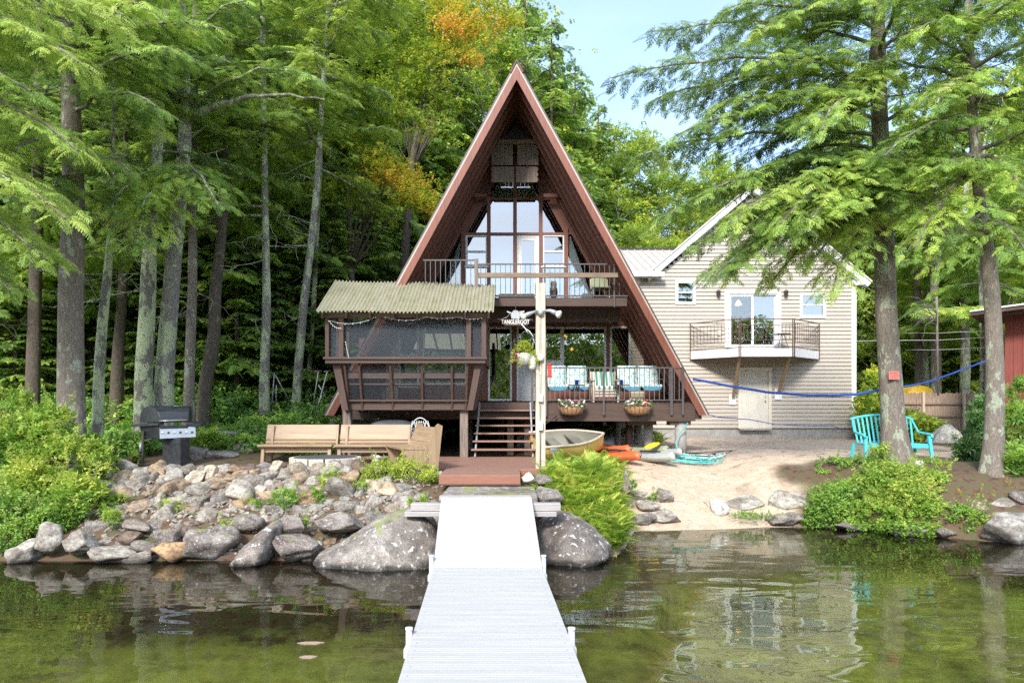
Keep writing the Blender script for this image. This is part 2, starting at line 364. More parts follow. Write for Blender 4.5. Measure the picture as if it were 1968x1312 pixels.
def glassmat(name, refl, tint, rough=0.0, wav=0.0):
    m, nt, b = newmat(name); L = nt.links.new; nt.nodes.remove(b)
    g = N(nt, 'ShaderNodeBsdfGlossy'); g.inputs['Roughness'].default_value = rough; g.inputs['Color'].default_value = (.93, .96, 1, 1)
    t = N(nt, 'ShaderNodeBsdfTransparent'); t.inputs['Color'].default_value = (*tint, 1)
    lw = N(nt, 'ShaderNodeFresnel'); lw.inputs['IOR'].default_value = 1.5
    ad = N(nt, 'ShaderNodeMath', operation='ADD'); ad.inputs[1].default_value = refl; ad.use_clamp = True; L(lw.outputs[0], ad.inputs[0])
    mx = N(nt, 'ShaderNodeMixShader'); L(ad.outputs[0], mx.inputs[0]); L(t.outputs[0], mx.inputs[1]); L(g.outputs[0], mx.inputs[2])
    L(mx.outputs[0], nt.nodes['Material Output'].inputs[0])
    if wav:
        n3 = N(nt, 'ShaderNodeTexNoise'); n3.inputs['Scale'].default_value = 1.3; bp = N(nt, 'ShaderNodeBump'); bp.inputs['Strength'].default_value = wav; bp.inputs['Distance'].default_value = .02
        tc = N(nt, 'ShaderNodeTexCoord'); L(tc.outputs['Object'], n3.inputs['Vector']); L(n3.outputs['Fac'], bp.inputs['Height']); L(bp.outputs[0], g.inputs['Normal'])
    return m
M['glass_up'] = glassmat('sky reflecting window glass', .26, (.35, .38, .38), wav=.1)
M['glass'] = glassmat('window glass', .24, (.55, .6, .58), wav=.12)
M['glass_clear'] = glassmat('clear window glass', .10, (.88, .9, .89), wav=.1)
def screenmat():
    m, nt, b = newmat('insect screen mesh'); L = nt.links.new
    b.inputs['Base Color'].default_value = (.10, .125, .155, 1); b.inputs['Roughness'].default_value = .7
    t = N(nt, 'ShaderNodeBsdfTransparent'); mx = N(nt, 'ShaderNodeMixShader')
    tc = N(nt, 'ShaderNodeTexCoord'); nz = N(nt, 'ShaderNodeTexNoise'); nz.inputs['Scale'].default_value = 2.0; L(tc.outputs['Object'], nz.inputs['Vector'])
    mr = N(nt, 'ShaderNodeMapRange'); mr.inputs[3].default_value = .14; mr.inputs[4].default_value = .24; L(nz.outputs['Fac'], mr.inputs[0]); L(mr.outputs[0], mx.inputs[0])
    L(t.outputs[0], mx.inputs[1]); L(b.outputs[0], mx.inputs[2]); L(mx.outputs[0], nt.nodes['Material Output'].inputs[0]); return m
M['screen'] = screenmat()
def corrugated():
    m, nt, b = newmat('mossy translucent fibreglass'); L = nt.links.new
    tc = N(nt, 'ShaderNodeTexCoord'); nz = N(nt, 'ShaderNodeTexNoise'); nz.inputs['Scale'].default_value = 3.5; nz.inputs['Detail'].default_value = 8
    mp = N(nt, 'ShaderNodeMapping'); mp.inputs['Scale'].default_value = (2.2, .5, .5); L(tc.outputs['Object'], mp.inputs[0]); L(mp.outputs[0], nz.inputs['Vector'])
    r = ramp(nt, [(.3, (.66, .63, .50)), (.55, (.58, .56, .39)), (.75, (.44, .44, .26))]); L(nz.outputs['Fac'], r.inputs[0]); L(r.outputs[0], b.inputs['Base Color'])
    b.inputs['Roughness'].default_value = .55
    tr = N(nt, 'ShaderNodeBsdfTranslucent'); L(r.outputs[0], tr.inputs[0]); mx = N(nt, 'ShaderNodeMixShader'); mx.inputs[0].default_value = .55
    L(b.outputs[0], mx.inputs[1]); L(tr.outputs[0], mx.inputs[2]); L(mx.outputs[0], nt.nodes['Material Output'].inputs[0]); return m
M['corrugated'] = corrugated()
def cushion(name, stripes):
    m, nt, b = newmat(name); L = nt.links.new; tc = N(nt, 'ShaderNodeTexCoord'); b.inputs['Roughness'].default_value = .85
    if stripes:
        sx = N(nt, 'ShaderNodeSeparateXYZ'); L(tc.outputs['Object'], sx.inputs[0])
        ma = N(nt, 'ShaderNodeMath', operation='MULTIPLY'); ma.inputs[1].default_value = 2 * PI / .125; L(sx.outputs[0], ma.inputs[0])
        si = N(nt, 'ShaderNodeMath', operation='SINE'); L(ma.outputs[0], si.inputs[0])
        r = ramp(nt, [(.0, (.07, .22, .15)), (.45, (.07, .22, .15)), (.55, (.75, .74, .70)), (1, (.75, .74, .7))])
        m2 = N(nt, 'ShaderNodeMapRange'); m2.inputs[1].default_value = -1; L(si.outputs[0], m2.inputs[0]); L(m2.outputs[0], r.inputs[0])
    else:
        vo = N(nt, 'ShaderNodeTexNoise'); vo.inputs['Scale'].default_value = 13; vo.inputs['Detail'].default_value = 2; vo.inputs['Distortion'].default_value = 1.4
        L(tc.outputs['Object'], vo.inputs['Vector'])
        r = ramp(nt, [(0, (.06, .28, .45)), (.4, (.10, .42, .55)), (.46, (.66, .70, .60)), (.60, (.72, .72, .62)), (.63, (.08, .33, .50))]); L(vo.outputs['Fac'], r.inputs[0])
    L(r.outputs[0], b.inputs['Base Color']); return m
M['cush_blue'] = cushion('blue and cream floral cloth', False)
M['cush_stripe'] = cushion('green and white striped cloth', True)
M['cush_under'] = pmat('plain blue cushion underside', (.05, .24, .42), (.07, .30, .50), rough=.85)

def rockmat(name, stops, wet=True, lich=(.58, .57, .52), lth=.60, moss=False):
    m, nt, b = newmat(name); L = nt.links.new
    oi = N(nt, 'ShaderNodeObjectInfo'); tc = N(nt, 'ShaderNodeTexCoord')
    va = N(nt, 'ShaderNodeVectorMath', operation='SCALE'); va.inputs['Scale'].default_value = 40
    cb = N(nt, 'ShaderNodeCombineXYZ'); L(oi.outputs['Random'], cb.inputs[0]); L(oi.outputs['Random'], cb.inputs[1]); L(cb.outputs[0], va.inputs[0])
    av = N(nt, 'ShaderNodeVectorMath', operation='ADD'); L(tc.outputs['Object'], av.inputs[0]); L(va.outputs[0], av.inputs[1])
    r = ramp(nt, stops); r.color_ramp.interpolation = 'LINEAR'; L(oi.outputs['Random'], r.inputs[0])
    nz = N(nt, 'ShaderNodeTexNoise'); nz.inputs['Scale'].default_value = 5; nz.inputs['Detail'].default_value = 9; nz.inputs['Roughness'].default_value = .72; L(av.outputs[0], nz.inputs['Vector'])
    mr = ramp(nt, [(.32, .36), (.5, .95), (.7, 1.5)]); L(nz.outputs['Fac'], mr.inputs[0])
    mu = N(nt, 'ShaderNodeMix', data_type='RGBA', blend_type='MULTIPLY'); mu.inputs[0].default_value = 1; L(r.outputs[0], mu.inputs[6]); L(mr.outputs[0], mu.inputs[7])
    nL = N(nt, 'ShaderNodeTexNoise'); nL.inputs['Scale'].default_value = 1.3; nL.inputs['Detail'].default_value = 4; L(av.outputs[0], nL.inputs['Vector'])
    rL = ramp(nt, [(.35, (.55, .50, .46)), (.62, (1.25, 1.25, 1.22))]); L(nL.outputs['Fac'], rL.inputs[0])
    mL = N(nt, 'ShaderNodeMix', data_type='RGBA', blend_type='MULTIPLY'); mL.inputs[0].default_value = 1; L(mu.outputs[2], mL.inputs[6]); L(rL.outputs[0], mL.inputs[7]); mu = mL
    n2 = N(nt, 'ShaderNodeTexNoise'); n2.inputs['Scale'].default_value = 11; n2.inputs['Detail'].default_value = 6; n2.inputs['Roughness'].default_value = .7; L(av.outputs[0], n2.inputs['Vector'])
    lm = ramp(nt, [(lth, 0.), (lth + .03, .85)]); L(n2.outputs['Fac'], lm.inputs[0])
    m2 = N(nt, 'ShaderNodeMix', data_type='RGBA'); L(lm.outputs[0], m2.inputs[0]); L(mu.outputs[2], m2.inputs[6]); m2.inputs[7].default_value = (*lich, 1); col = m2.outputs[2]
    n5 = N(nt, 'ShaderNodeTexNoise'); n5.inputs['Scale'].default_value = 60; n5.inputs['Detail'].default_value = 3; L(av.outputs[0], n5.inputs['Vector'])
    r5 = ramp(nt, [(.35, .55), (.5, 1.0), (.68, 1.25)]); L(n5.outputs['Fac'], r5.inputs[0])
    m5 = N(nt, 'ShaderNodeMix', data_type='RGBA', blend_type='MULTIPLY'); m5.inputs[0].default_value = 1; L(col, m5.inputs[6]); L(r5.outputs[0], m5.inputs[7]); col = m5.outputs[2]
    if moss:
        ge = N(nt, 'ShaderNodeNewGeometry'); sz = N(nt, 'ShaderNodeSeparateXYZ'); L(ge.outputs['Normal'], sz.inputs[0])
        n6 = N(nt, 'ShaderNodeTexNoise'); n6.inputs['Scale'].default_value = 3; L(av.outputs[0], n6.inputs['Vector'])
        mm = N(nt, 'ShaderNodeMath', operation='MULTIPLY'); L(sz.outputs[2], mm.inputs[0]); L(n6.outputs['Fac'], mm.inputs[1])
        r6 = ramp(nt, [(.50, 0.), (.58, .7)]); L(mm.outputs[0], r6.inputs[0])
        m6 = N(nt, 'ShaderNodeMix', data_type='RGBA'); L(r6.outputs[0], m6.inputs[0]); L(col, m6.inputs[6]); m6.inputs[7].default_value = (.22, .26, .06, 1); col = m6.outputs[2]
    if wet:
        ge = N(nt, 'ShaderNodeNewGeometry'); sz = N(nt, 'ShaderNodeSeparateXYZ'); L(ge.outputs['Position'], sz.inputs[0])
        ma = N(nt, 'ShaderNodeMath', operation='MULTIPLY_ADD'); ma.inputs[1].default_value = .12; L(n2.outputs['Fac'], ma.inputs[0])
        su = N(nt, 'ShaderNodeMath', operation='MULTIPLY'); su.inputs[1].default_value = 1; L(sz.outputs[2], su.inputs[0]); L(su.outputs[0], ma.inputs[2])
        r7 = ramp(nt, [(.09, .25), (.15, 1.)]); L(ma.outputs[0], r7.inputs[0])
        m7 = N(nt, 'ShaderNodeMix', data_type='RGBA', blend_type='MULTIPLY'); m7.inputs[0].default_value = 1; L(col, m7.inputs[6]); L(r7.outputs[0], m7.inputs[7]); col = m7.outputs[2]
    L(col, b.inputs['Base Color']); b.inputs['Roughness'].default_value = .85
    bp = N(nt, 'ShaderNodeBump'); bp.inputs['Strength'].default_value = .7; bp.inputs['Distance'].default_value = .03; L(nz.outputs['Fac'], bp.inputs['Height']); L(bp.outputs[0], b.inputs['Normal'])
    return m
M['stone_mix'] = rockmat('mixed fieldstone', [(0, (.22, .19, .16)), (.16, (.30, .27, .23)), (.28, (.17, .155, .15)), (.40, (.30, .20, .13)), (.5, (.32, .27, .21)), (.62, (.16, .11, .085)), (.76, (.38, .24, .13)), (.88, (.26, .25, .235)), (1, (.42, .39, .34))], lth=.64)
M['stone_tan'] = rockmat('tan fieldstone', [(0, (.30, .23, .16)), (.2, (.42, .33, .23)), (.4, (.33, .22, .14)), (.55, (.48, .41, .32)), (.7, (.24, .16, .12)), (.85, (.42, .27, .15)), (1, (.52, .47, .39))], lth=.68)
M['stone_grey'] = rockmat('grey lichen boulder', [(0, (.17, .15, .14)), (.5, (.24, .215, .195)), (1, (.20, .165, .15))], lich=(.60, .58, .54), lth=.585, moss=True)
M['stone_pale'] = rockmat('pale granite', [(0, (.28, .26, .23)), (.5, (.36, .33, .29)), (1, (.32, .305, .28))], lich=(.62, .60, .56), lth=.62, moss=False)
M['stone_white'] = rockmat('white painted rock', [(0, (.74, .72, .68)), (1, (.78, .77, .73))], lich=(.6, .58, .5), lth=.7, wet=False)
import bmesh
# ------------------------------------------------------------------ ground, lake bed, water
SH_X = [-400, -30, -12, -6.8, -1, .3, 1.45, 1.8, 2.1, 3.6, 4.5, 5.4, 6.4, 7.1, 7.9, 12, 30, 400]
SH_Y = [9.6, 9.8, 9.5, 9.25, 9.3, 9.4, 9.55, 10.6, 11.75, 11.85, 12.1, 12.1, 11.7, 11.0, 10.6, 10.2, 10, 10]
def sstep(a, b, x):
    t = np.clip((np.asarray(x, float) - a) / (b - a), 0, 1); return t * t * (3 - 2 * t)
def ground_z(x, y, noise=True):
    x = np.asarray(x, float); y = np.asarray(y, float)
    d = y - np.interp(x, SH_X, SH_Y)
    left = np.interp(d, [0, .3, 1.0, 1.9, 2.3, 60], [-.05, .10, .50, .93, 1.0, 1.05])
    beach = np.interp(d, [0, .35, 1.2, 2.7, 4.2, 13, 60], [0, .08, .40, .80, 1.02, 1.27, 1.3])
    right = np.interp(d, [0, .3, 1.0, 1.8, 3, 60], [-.02, .28, .62, .92, 1.08, 1.15])
    wl = 1 - sstep(1.5, 2.2, x); wr = sstep(4.2, 5.3, x); wb = np.clip(1 - wl - wr, 0, 1)
    z = left * wl + beach * wb + right * wr
    z = z + (1 - sstep(-5.5, -3.6, x)) * np.clip((y - 12.6) * .13, 0, 1.3)
    z = z + np.clip(y - 27, 0, 400) * .10 * sstep(27, 40, y)
    z = z + np.clip(y - 70, 0, 100) * .12
    uw = np.interp(-d, [0, .6, 2, 5, 12, 80], [0, -.16, -.42, -.8, -1.3, -2.6])
    uw = uw - .22 * (vnoise(x * .5, y * .5, 4) - .3) * sstep(.2, 2, -d)
    far = sstep(-112, -118, y) if False else np.clip((-108 - y) / 10, 0, 1)
    z = np.where(d < 0, uw, z); z = z * (1 - far) + (1.2 + np.clip(-y - 126, 0, 60) * .38) * far
    if noise:
        amp = sstep(.6, 2.5, d) * .09 * (1 + sstep(25, 40, y) * 5) + .015
        z = z + amp * (vnoise(x * .8, y * .8, 1) - .5) + amp * .4 * (vnoise(x * 2.7, y * 2.7, 2) - .5)
    return z
def GZ(x, y): return float(ground_z(x, y))
ax = np.concatenate([-np.geomspace(400, 14, 26), np.arange(-13.6, 13.7, .16), np.geomspace(14, 400, 26)])
ay = np.concatenate([-np.geomspace(400, 3, 34), np.arange(-2.5, 8, .3), np.arange(8, 18, .13), np.arange(18, 32, .35), np.geomspace(32.4, 500, 36)])
gx, gy = np.meshgrid(ax, ay); gzv = ground_z(gx, gy)
vs = np.stack([gx.ravel(), gy.ravel(), gzv.ravel()], 1)
nx, ny = len(ax), len(ay)
ii = (np.arange(ny - 1)[:, None] * nx + np.arange(nx - 1)[None, :]).ravel()
quads = np.stack([ii, ii + 1, ii + nx + 1, ii + nx], 1)
# what the surface is made of: 1 sand, 0 forest floor
wl = sstep(1.2, 1.9, gx + (vnoise(gx * 2, gy * 2, 9) - .5) * .8); wr = 1 - sstep(4.6, 5.6, gx - np.clip(gy - 13.6, 0, 3) * 2.2 + (vnoise(gx * 2, gy * 2, 3) - .5) * 1.2)
sand = wl * wr * (1 - sstep(23.5, 25.5, gy - np.where((gx > 12.3), 4, 0)))
sand = np.maximum(sand, sstep(13.9, 14.6, gy + (vnoise(gx * 2, gy * 2, 5) - .5) * .8) * (1 - sstep(10.6, 12.2, gx)) * (1 - sstep(23.5, 25.5, gy - np.where(gx > 12.3, 4, 0))) * sstep(2, 3, gx))
def groundmat():
    m, nt, b = newmat('shore ground'); L = nt.links.new
    at = N(nt, 'ShaderNodeAttribute', attribute_name='sand'); tc = N(nt, 'ShaderNodeTexCoord')
    def noise(s, d=6, r=.6):
        n = N(nt, 'ShaderNodeTexNoise'); n.inputs['Scale'].default_value = s; n.inputs['Detail'].default_value = d; n.inputs['Roughness'].default_value = r; L(tc.outputs['Object'], n.inputs['Vector']); return n
    n1 = noise(1.4, 8, .7); n2 = noise(30, 5, .75); n3 = noise(6, 7, .7)
    s1 = ramp(nt, [(.30, (.40, .30, .21)), (.50, (.53, .425, .315)), (.7, (.60, .50, .385))]); L(n3.outputs['Fac'], s1.inputs[0])
    s2 = ramp(nt, [(.40, (.50, .37, .28)), (.5, (1, 1, 1))]); L(n2.outputs['Fac'], s2.inputs[0])
    sm = N(nt, 'ShaderNodeMix', data_type='RGBA', blend_type='MULTIPLY'); sm.inputs[0].default_value = .55; L(s1.outputs[0], sm.inputs[6]); L(s2.outputs[0], sm.inputs[7])
    # fallen needles drifted over the sand
    s3 = ramp(nt, [(.54, 0.), (.72, .55)]); L(n1.outputs['Fac'], s3.inputs[0])
    sm2 = N(nt, 'ShaderNodeMix', data_type='RGBA'); L(s3.outputs[0], sm2.inputs[0]); L(sm.outputs[2], sm2.inputs[6]); sm2.inputs[7].default_value = (.33, .20, .12, 1)
    f1 = ramp(nt, [(.35, (.05, .032, .02)), (.5, (.13, .075, .045)), (.6, (.06, .085, .03)), (.72, (.16, .10, .06))]); L(n3.outputs['Fac'], f1.inputs[0])
    a1 = N(nt, 'ShaderNodeMix', data_type='RGBA'); L(at.outputs['Fac'], a1.inputs[0]); L(f1.outputs[0], a1.inputs[6]); L(sm2.outputs[2], a1.inputs[7])
    ge = N(nt, 'ShaderNodeNewGeometry'); sz = N(nt, 'ShaderNodeSeparateXYZ'); L(ge.outputs['Position'], sz.inputs[0])
    n4 = noise(.55, 6, .65); n5 = noise(3.2, 7, .7)
    u1 = ramp(nt, [(.25, (.15, .155, .05)), (.42, (.40, .38, .12)), (.56, (.55, .55, .13)), (.75, (.50, .40, .24))]); L(n4.outputs['Fac'], u1.inputs[0])
    u2 = ramp(nt, [(.3, .45), (.7, 1.3)]); L(n5.outputs['Fac'], u2.inputs[0])
    um = N(nt, 'ShaderNodeMix', data_type='RGBA', blend_type='MULTIPLY'); um.inputs[0].default_value = 1; L(u1.outputs[0], um.inputs[6]); L(u2.outputs[0], um.inputs[7])
    # under water the sand gives way to silt with depth
    dz = N(nt, 'ShaderNodeMath', operation='MULTIPLY_ADD'); dz.inputs[1].default_value = .35; L(n5.outputs['Fac'], dz.inputs[0]); L(sz.outputs[2], dz.inputs[2])
    dr = ramp(nt, [(.0, 1.), (.42, 1.), (.5, 0.)])
    mr = N(nt, 'ShaderNodeMapRange'); mr.inputs[1].default_value = -.75; mr.inputs[2].default_value = .35; L(dz.outputs[0], mr.inputs[0]); L(mr.outputs[0], dr.inputs[0])
    a2 = N(nt, 'ShaderNodeMix', data_type='RGBA'); L(dr.outputs[0], a2.inputs[0]); L(a1.outputs[2], a2.inputs[6]); L(um.outputs[2], a2.inputs[7])
    L(a2.outputs[2], b.inputs['Base Color']); b.inputs['Roughness'].default_value = .95
    bp = N(nt, 'ShaderNodeBump'); bp.inputs['Strength'].default_value = .35; bp.inputs['Distance'].default_value = .015
    ad = N(nt, 'ShaderNodeMath', operation='ADD'); L(n2.outputs['Fac'], ad.inputs[0]); L(n3.outputs['Fac'], ad.inputs[1]); L(ad.outputs[0], bp.inputs['Height']); L(bp.outputs[0], b.inputs['Normal'])
    return m
g = np_object('ground', vs, quads, groundmat(), attr=sand.ravel(), smooth=True, attr_name='sand'); tag(g, kind='structure')
def watermat():
    m, nt, b = newmat('lake water'); L = nt.links.new; nt.nodes.remove(b)
    tc = N(nt, 'ShaderNodeTexCoord')
    mp = N(nt, 'ShaderNodeMapping'); mp.inputs['Scale'].default_value = (.75, 1.9, 1); mp.inputs['Rotation'].default_value = (0, 0, .12); L(tc.outputs['Object'], mp.inputs[0])
    n = N(nt, 'ShaderNodeTexNoise'); n.inputs['Scale'].default_value = 1.5; n.inputs['Detail'].default_value = 1.2; n.inputs['Roughness'].default_value = .4; n.inputs['Distortion'].default_value = .5; L(mp.outputs[0], n.inputs['Vector'])
    n2 = N(nt, 'ShaderNodeTexNoise'); n2.inputs['Scale'].default_value = .16; L(tc.outputs['Object'], n2.inputs['Vector'])
    st = N(nt, 'ShaderNodeMapRange'); st.inputs[1].default_value = .35; st.inputs[2].default_value = .65; st.inputs[3].default_value = .25; st.inputs[4].default_value = .75; L(n2.outputs['Fac'], st.inputs[0])
    bp = N(nt, 'ShaderNodeBump'); bp.inputs['Distance'].default_value = .017; L(st.outputs[0], bp.inputs['Strength']); L(n.outputs['Fac'], bp.inputs['Height'])
    g = N(nt, 'ShaderNodeBsdfGlossy'); g.inputs['Roughness'].default_value = .012; L(bp.outputs[0], g.inputs['Normal'])
    t = N(nt, 'ShaderNodeBsdfRefraction'); t.inputs['IOR'].default_value = 1.33; t.inputs['Roughness'].default_value = 0
    t = N(nt, 'ShaderNodeBsdfTransparent'); t.inputs['Color'].default_value = (.88, .90, .70, 1)
    fr = N(nt, 'ShaderNodeFresnel'); fr.inputs['IOR'].default_value = 1.33; L(bp.outputs[0], fr.inputs['Normal'])
    ml = N(nt, 'ShaderNodeMath', operation='MULTIPLY_ADD'); ml.inputs[1].default_value = 1.05; ml.inputs[2].default_value = .05; ml.use_clamp = True; L(fr.outputs[0], ml.inputs[0])
    mx = N(nt, 'ShaderNodeMixShader'); L(ml.outputs[0], mx.inputs[0]); L(t.outputs[0], mx.inputs[1]); L(g.outputs[0], mx.inputs[2]); L(mx.outputs[0], nt.nodes['Material Output'].inputs[0])
    return m
wv = np.array([(-380, -112, 0), (380, -112, 0), (380, 13.5, 0), (-380, 13.5, 0)], float)
wa = np_object('water', wv, np.array([[0, 1, 2, 3]]), watermat()); tag(wa, kind='structure')

# ------------------------------------------------------------------ stones
def stone_mesh(seed, sub=3, facets=7, rough=.12):
    r = random.Random(seed); bm = bmesh.new(); bmesh.ops.create_icosphere(bm, subdivisions=sub, radius=1)
    co = np.array([v.co for v in bm.verts])
    p = np.sign(co) * np.abs(co) ** .66
    p /= np.abs(p).max()
    for k in range(facets):
        n = np.array([r.gauss(0, 1), r.gauss(0, 1), r.gauss(0, 1)]); n /= np.linalg.norm(n); d = r.uniform(.55, .80)
        s = p @ n; over = np.clip(s - d, 0, None); p = p - over[:, None] * n * .93
    q = p * 2.1 + seed
    p = p * (1 + rough * (vnoise(q[:, 0] + q[:, 2], q[:, 1] - q[:, 2], seed)[:, None] - .5) * 2 + rough * .5 * (vnoise(q[:, 0] * 2.7 + q[:, 2], q[:, 1] * 2.7 + q[:, 2] * 2, seed + 3)[:, None] - .5))
    p /= np.abs(p).max(0)
    for v, c in zip(bm.verts, p): v.co = c
    me = bpy.data.meshes.new('stone'); bm.to_mesh(me); bm.free()
    me.polygons.foreach_set('use_smooth', [True] * len(me.polygons)); me.materials.append(M['stone_mix'])
    return me
STONES = [stone_mesh(i, 3, 9 + i % 4, .13) for i in range(14)]
BIGST = [stone_mesh(40 + i, 4, 10 + i, .12) for i in range(6)]
def stone(name, label, cat, group, c, size, rot=(0, 0, 0), mat='stone_mix', big=False, k=None):
    pool = BIGST if big else STONES
    me = pool[(k if k is not None else rnd.randrange(99)) % len(pool)]
    o = bpy.data.objects.new(name, me); COL.objects.link(o)
    o.location = c; o.scale = size; o.rotation_euler = rot
    o.material_slots[0].link = 'OBJECT'; o.material_slots[0].material = M[mat]
    ORG[o.name] = Vector(c)
    return tag(o, label, cat, group)
def px_stone(px0, px1, py0, py1, Y, label, mat='stone_grey', depth=None, rot=0.0, tilt=0.0, k=None, group=None, name='boulder', cat='boulder', big=True):
    c = P((px0 + px1) / 2, (py0 + py1) / 2, Y); sx = (px1 - px0) / 2 * Y / F * 1.08; sz = (py1 - py0) / 2 * Y / F * 1.1
    return stone(name, label, cat, group, c, (sx, depth or (sx + sz) / 2 * .8, sz), (0, tilt, rot), mat, big, k)
placed = []
def ps(px0, px1, py0, py1, Y, label, **kw):
    placed.append(((px0 + px1) / 2, (py0 + py1) / 2, (px1 - px0) / 2, (py1 - py0) / 2)); return px_stone(px0, px1, py0, py1, Y, label, **kw)
# the large ones of the left shore, from the dock outwards
def profile_rock(name, label, pts, Y, depth, mat, seed):
    """boulder whose front outline follows pts (x px, y px at distance Y), rounded back and front"""
    r = random.Random(seed); pts3 = [P(a, b, Y) for a, b in pts]
    c = sum(pts3, Vector()) / len(pts3)
    # densify outline
    out = []
    n = len(pts3)
    for i in range(n):
        a, b = pts3[i], pts3[(i + 1) % n]
        for t in range(6): out.append(a.lerp(b, t / 6))
    for _ in range(2): out = [(out[i - 1] + out[i] * 2 + out[(i + 1) % len(out)]) / 4 for i in range(len(out))]
    rings = []
    prof = [(-.52, .12), (-.5, .4), (-.43, .62), (-.30, .82), (-.12, .95), (.08, 1.0), (.35, .97), (.6, .85), (.8, .6), (.9, .2)]
    for dy, s in prof:
        ring = []
        for p in out:
            q = c + (p - c) * s
            # the front leans back towards the top
            lean = (q.z - c.z) * .55
            nn = float(vnoise(q.x * 2.2 + seed, q.z * 2.2 + dy * 3, seed)) - .5; n3 = float(vnoise(q.x * 7 + seed, q.z * 7 + dy * 5, seed + 1)) - .5
            ring.append(Vector((q.x + n3 * .03, Y + dy * depth + lean + nn * .28 * depth * (1 if dy < .3 else .2) + n3 * .07, q.z + nn * .05 + n3 * .02)))
        rings.append(ring)
    mb = MB(); mb.loft(rings)
    o = mb.build(name, M[mat]); sb = o.modifiers.new('sub', 'SUBSURF'); sb.levels = 1; sb.render_levels = 2
    tx = bpy.data.textures.new('rocknoise', 'CLOUDS'); tx.noise_scale = .16; tx.noise_depth = 4
    dp = o.modifiers.new('rough', 'DISPLACE'); dp.texture = tx; dp.strength = .05; dp.mid_level = .5; dp.texture_coords = 'LOCAL'
    tag(o, label, 'boulder'); return o
profile_rock('boulder', 'largest low wedge shaped lichen boulder at the water left of the dock', [(590, 1100), (612, 1062), (665, 1035), (715, 1003), (760, 985), (800, 984), (828, 998), (850, 1040), (852, 1105), (720, 1108)], 9.35, .85, 'stone_grey', 1)
placed.append((725, 1050, 110, 45)); placed.append((790, 1030, 60, 50))
profile_rock('boulder', 'large rounded lichen boulder at the water right of the dock', [(1022, 1095), (1026, 1040), (1040, 1000), (1075, 981), (1112, 992), (1150, 1020), (1176, 1048), (1172, 1070), (1120, 1095)], 9.55, .75, 'stone_grey', 5)
profile_rock('boulder', 'slanted grey boulder with yellow moss in the shore row', [(448, 1085), (470, 1050), (500, 1018), (524, 1000), (534, 1012), (530, 1050), (520, 1085)], 9.4, .6, 'stone_grey', 9)
placed.append((495, 1045, 42, 42))
ps(528, 612, 1022, 1082, 9.4, 'squat grey boulder between the slanted and the largest boulder', k=0)
ps(334, 452, 1010, 1086, 9.45, 'wide flat topped grey boulder at the waterline', k=1)
ps(600, 702, 983, 1028, 9.75, 'long grey boulder resting above the largest boulder', k=2)
ps(698, 746, 984, 1015, 9.9, 'small grey boulder leaning on top of the largest boulder', k=3)
ps(532, 588, 988, 1030, 9.75, 'round speckled grey boulder above the squat one', k=4)
ps(448, 508, 982, 1018, 9.9, 'oval grey stone above the slanted boulder', k=5, big=False)
ps(120, 186, 1018, 1072, 9.35, 'pale square cut granite block near the left end', mat='stone_pale', k=2)
ps(70, 122, 1008, 1072, 9.4, 'upright pale granite block beside the square one', mat='stone_pale', k=3, tilt=.1)
px_stone(2, 78, 1044, 1092, 9.3, 'leaning pale slab at the left end of the shore rocks', mat='stone_pale', k=1, tilt=-.5)
ps(300, 366, 1042, 1082, 9.35, 'rust and cream boulder low at the waterline', mat='stone_tan', k=5)
ps(176, 262, 1046, 1088, 9.35, 'low grey white boulder at the waterline under the shrubs', mat='stone_pale', k=0)
ps(256, 316, 1038, 1068, 9.45, 'flat brown grey stone between two waterline boulders', k=8, big=False)
ps(240, 296, 1058, 1084, 9.3, 'thin brown stone lying half in the water', mat='stone_mix', k=9, big=False)
ps(300, 352, 1016, 1052, 9.65, 'dark grey pointed stone above the rust boulder', k=10, big=False)
ps(222, 276, 1020, 1045, 9.7, 'flat reddish brown slab in the rubble wall', mat='stone_mix', k=11, big=False)
ps(230, 290, 998, 1024, 9.85, 'square dark brown stone in the rubble wall', mat='stone_mix', k=12, big=False)
ps(1205, 1262, 985, 1013, 12.0, 'round grey rock at the left edge of the beach', k=1)
ps(1242, 1308, 978, 1010, 12.15, 'long pale grey rock at the left edge of the beach', mat='stone_pale', k=2)
ps(1222, 1268, 962, 984, 12.5, 'flat grey slab behind the two beach edge rocks', mat='stone_pale', k=3)
ps(1255, 1292, 938, 970, 12.9, 'pointed grey rock standing behind the beach edge rocks', k=4)
ps(1212, 1245, 945, 956, 12.8, 'thin flat grey stone beside the fern bank', mat='stone_pale', k=5)
ps(1183, 1210, 985, 1030, 11.0, 'dark wet rock where the fern bank meets the beach', k=0)
ps(1192, 1212, 905, 960, 12.2, 'low grey rock under the top of the ferns', k=2)
placed_main = list(placed)
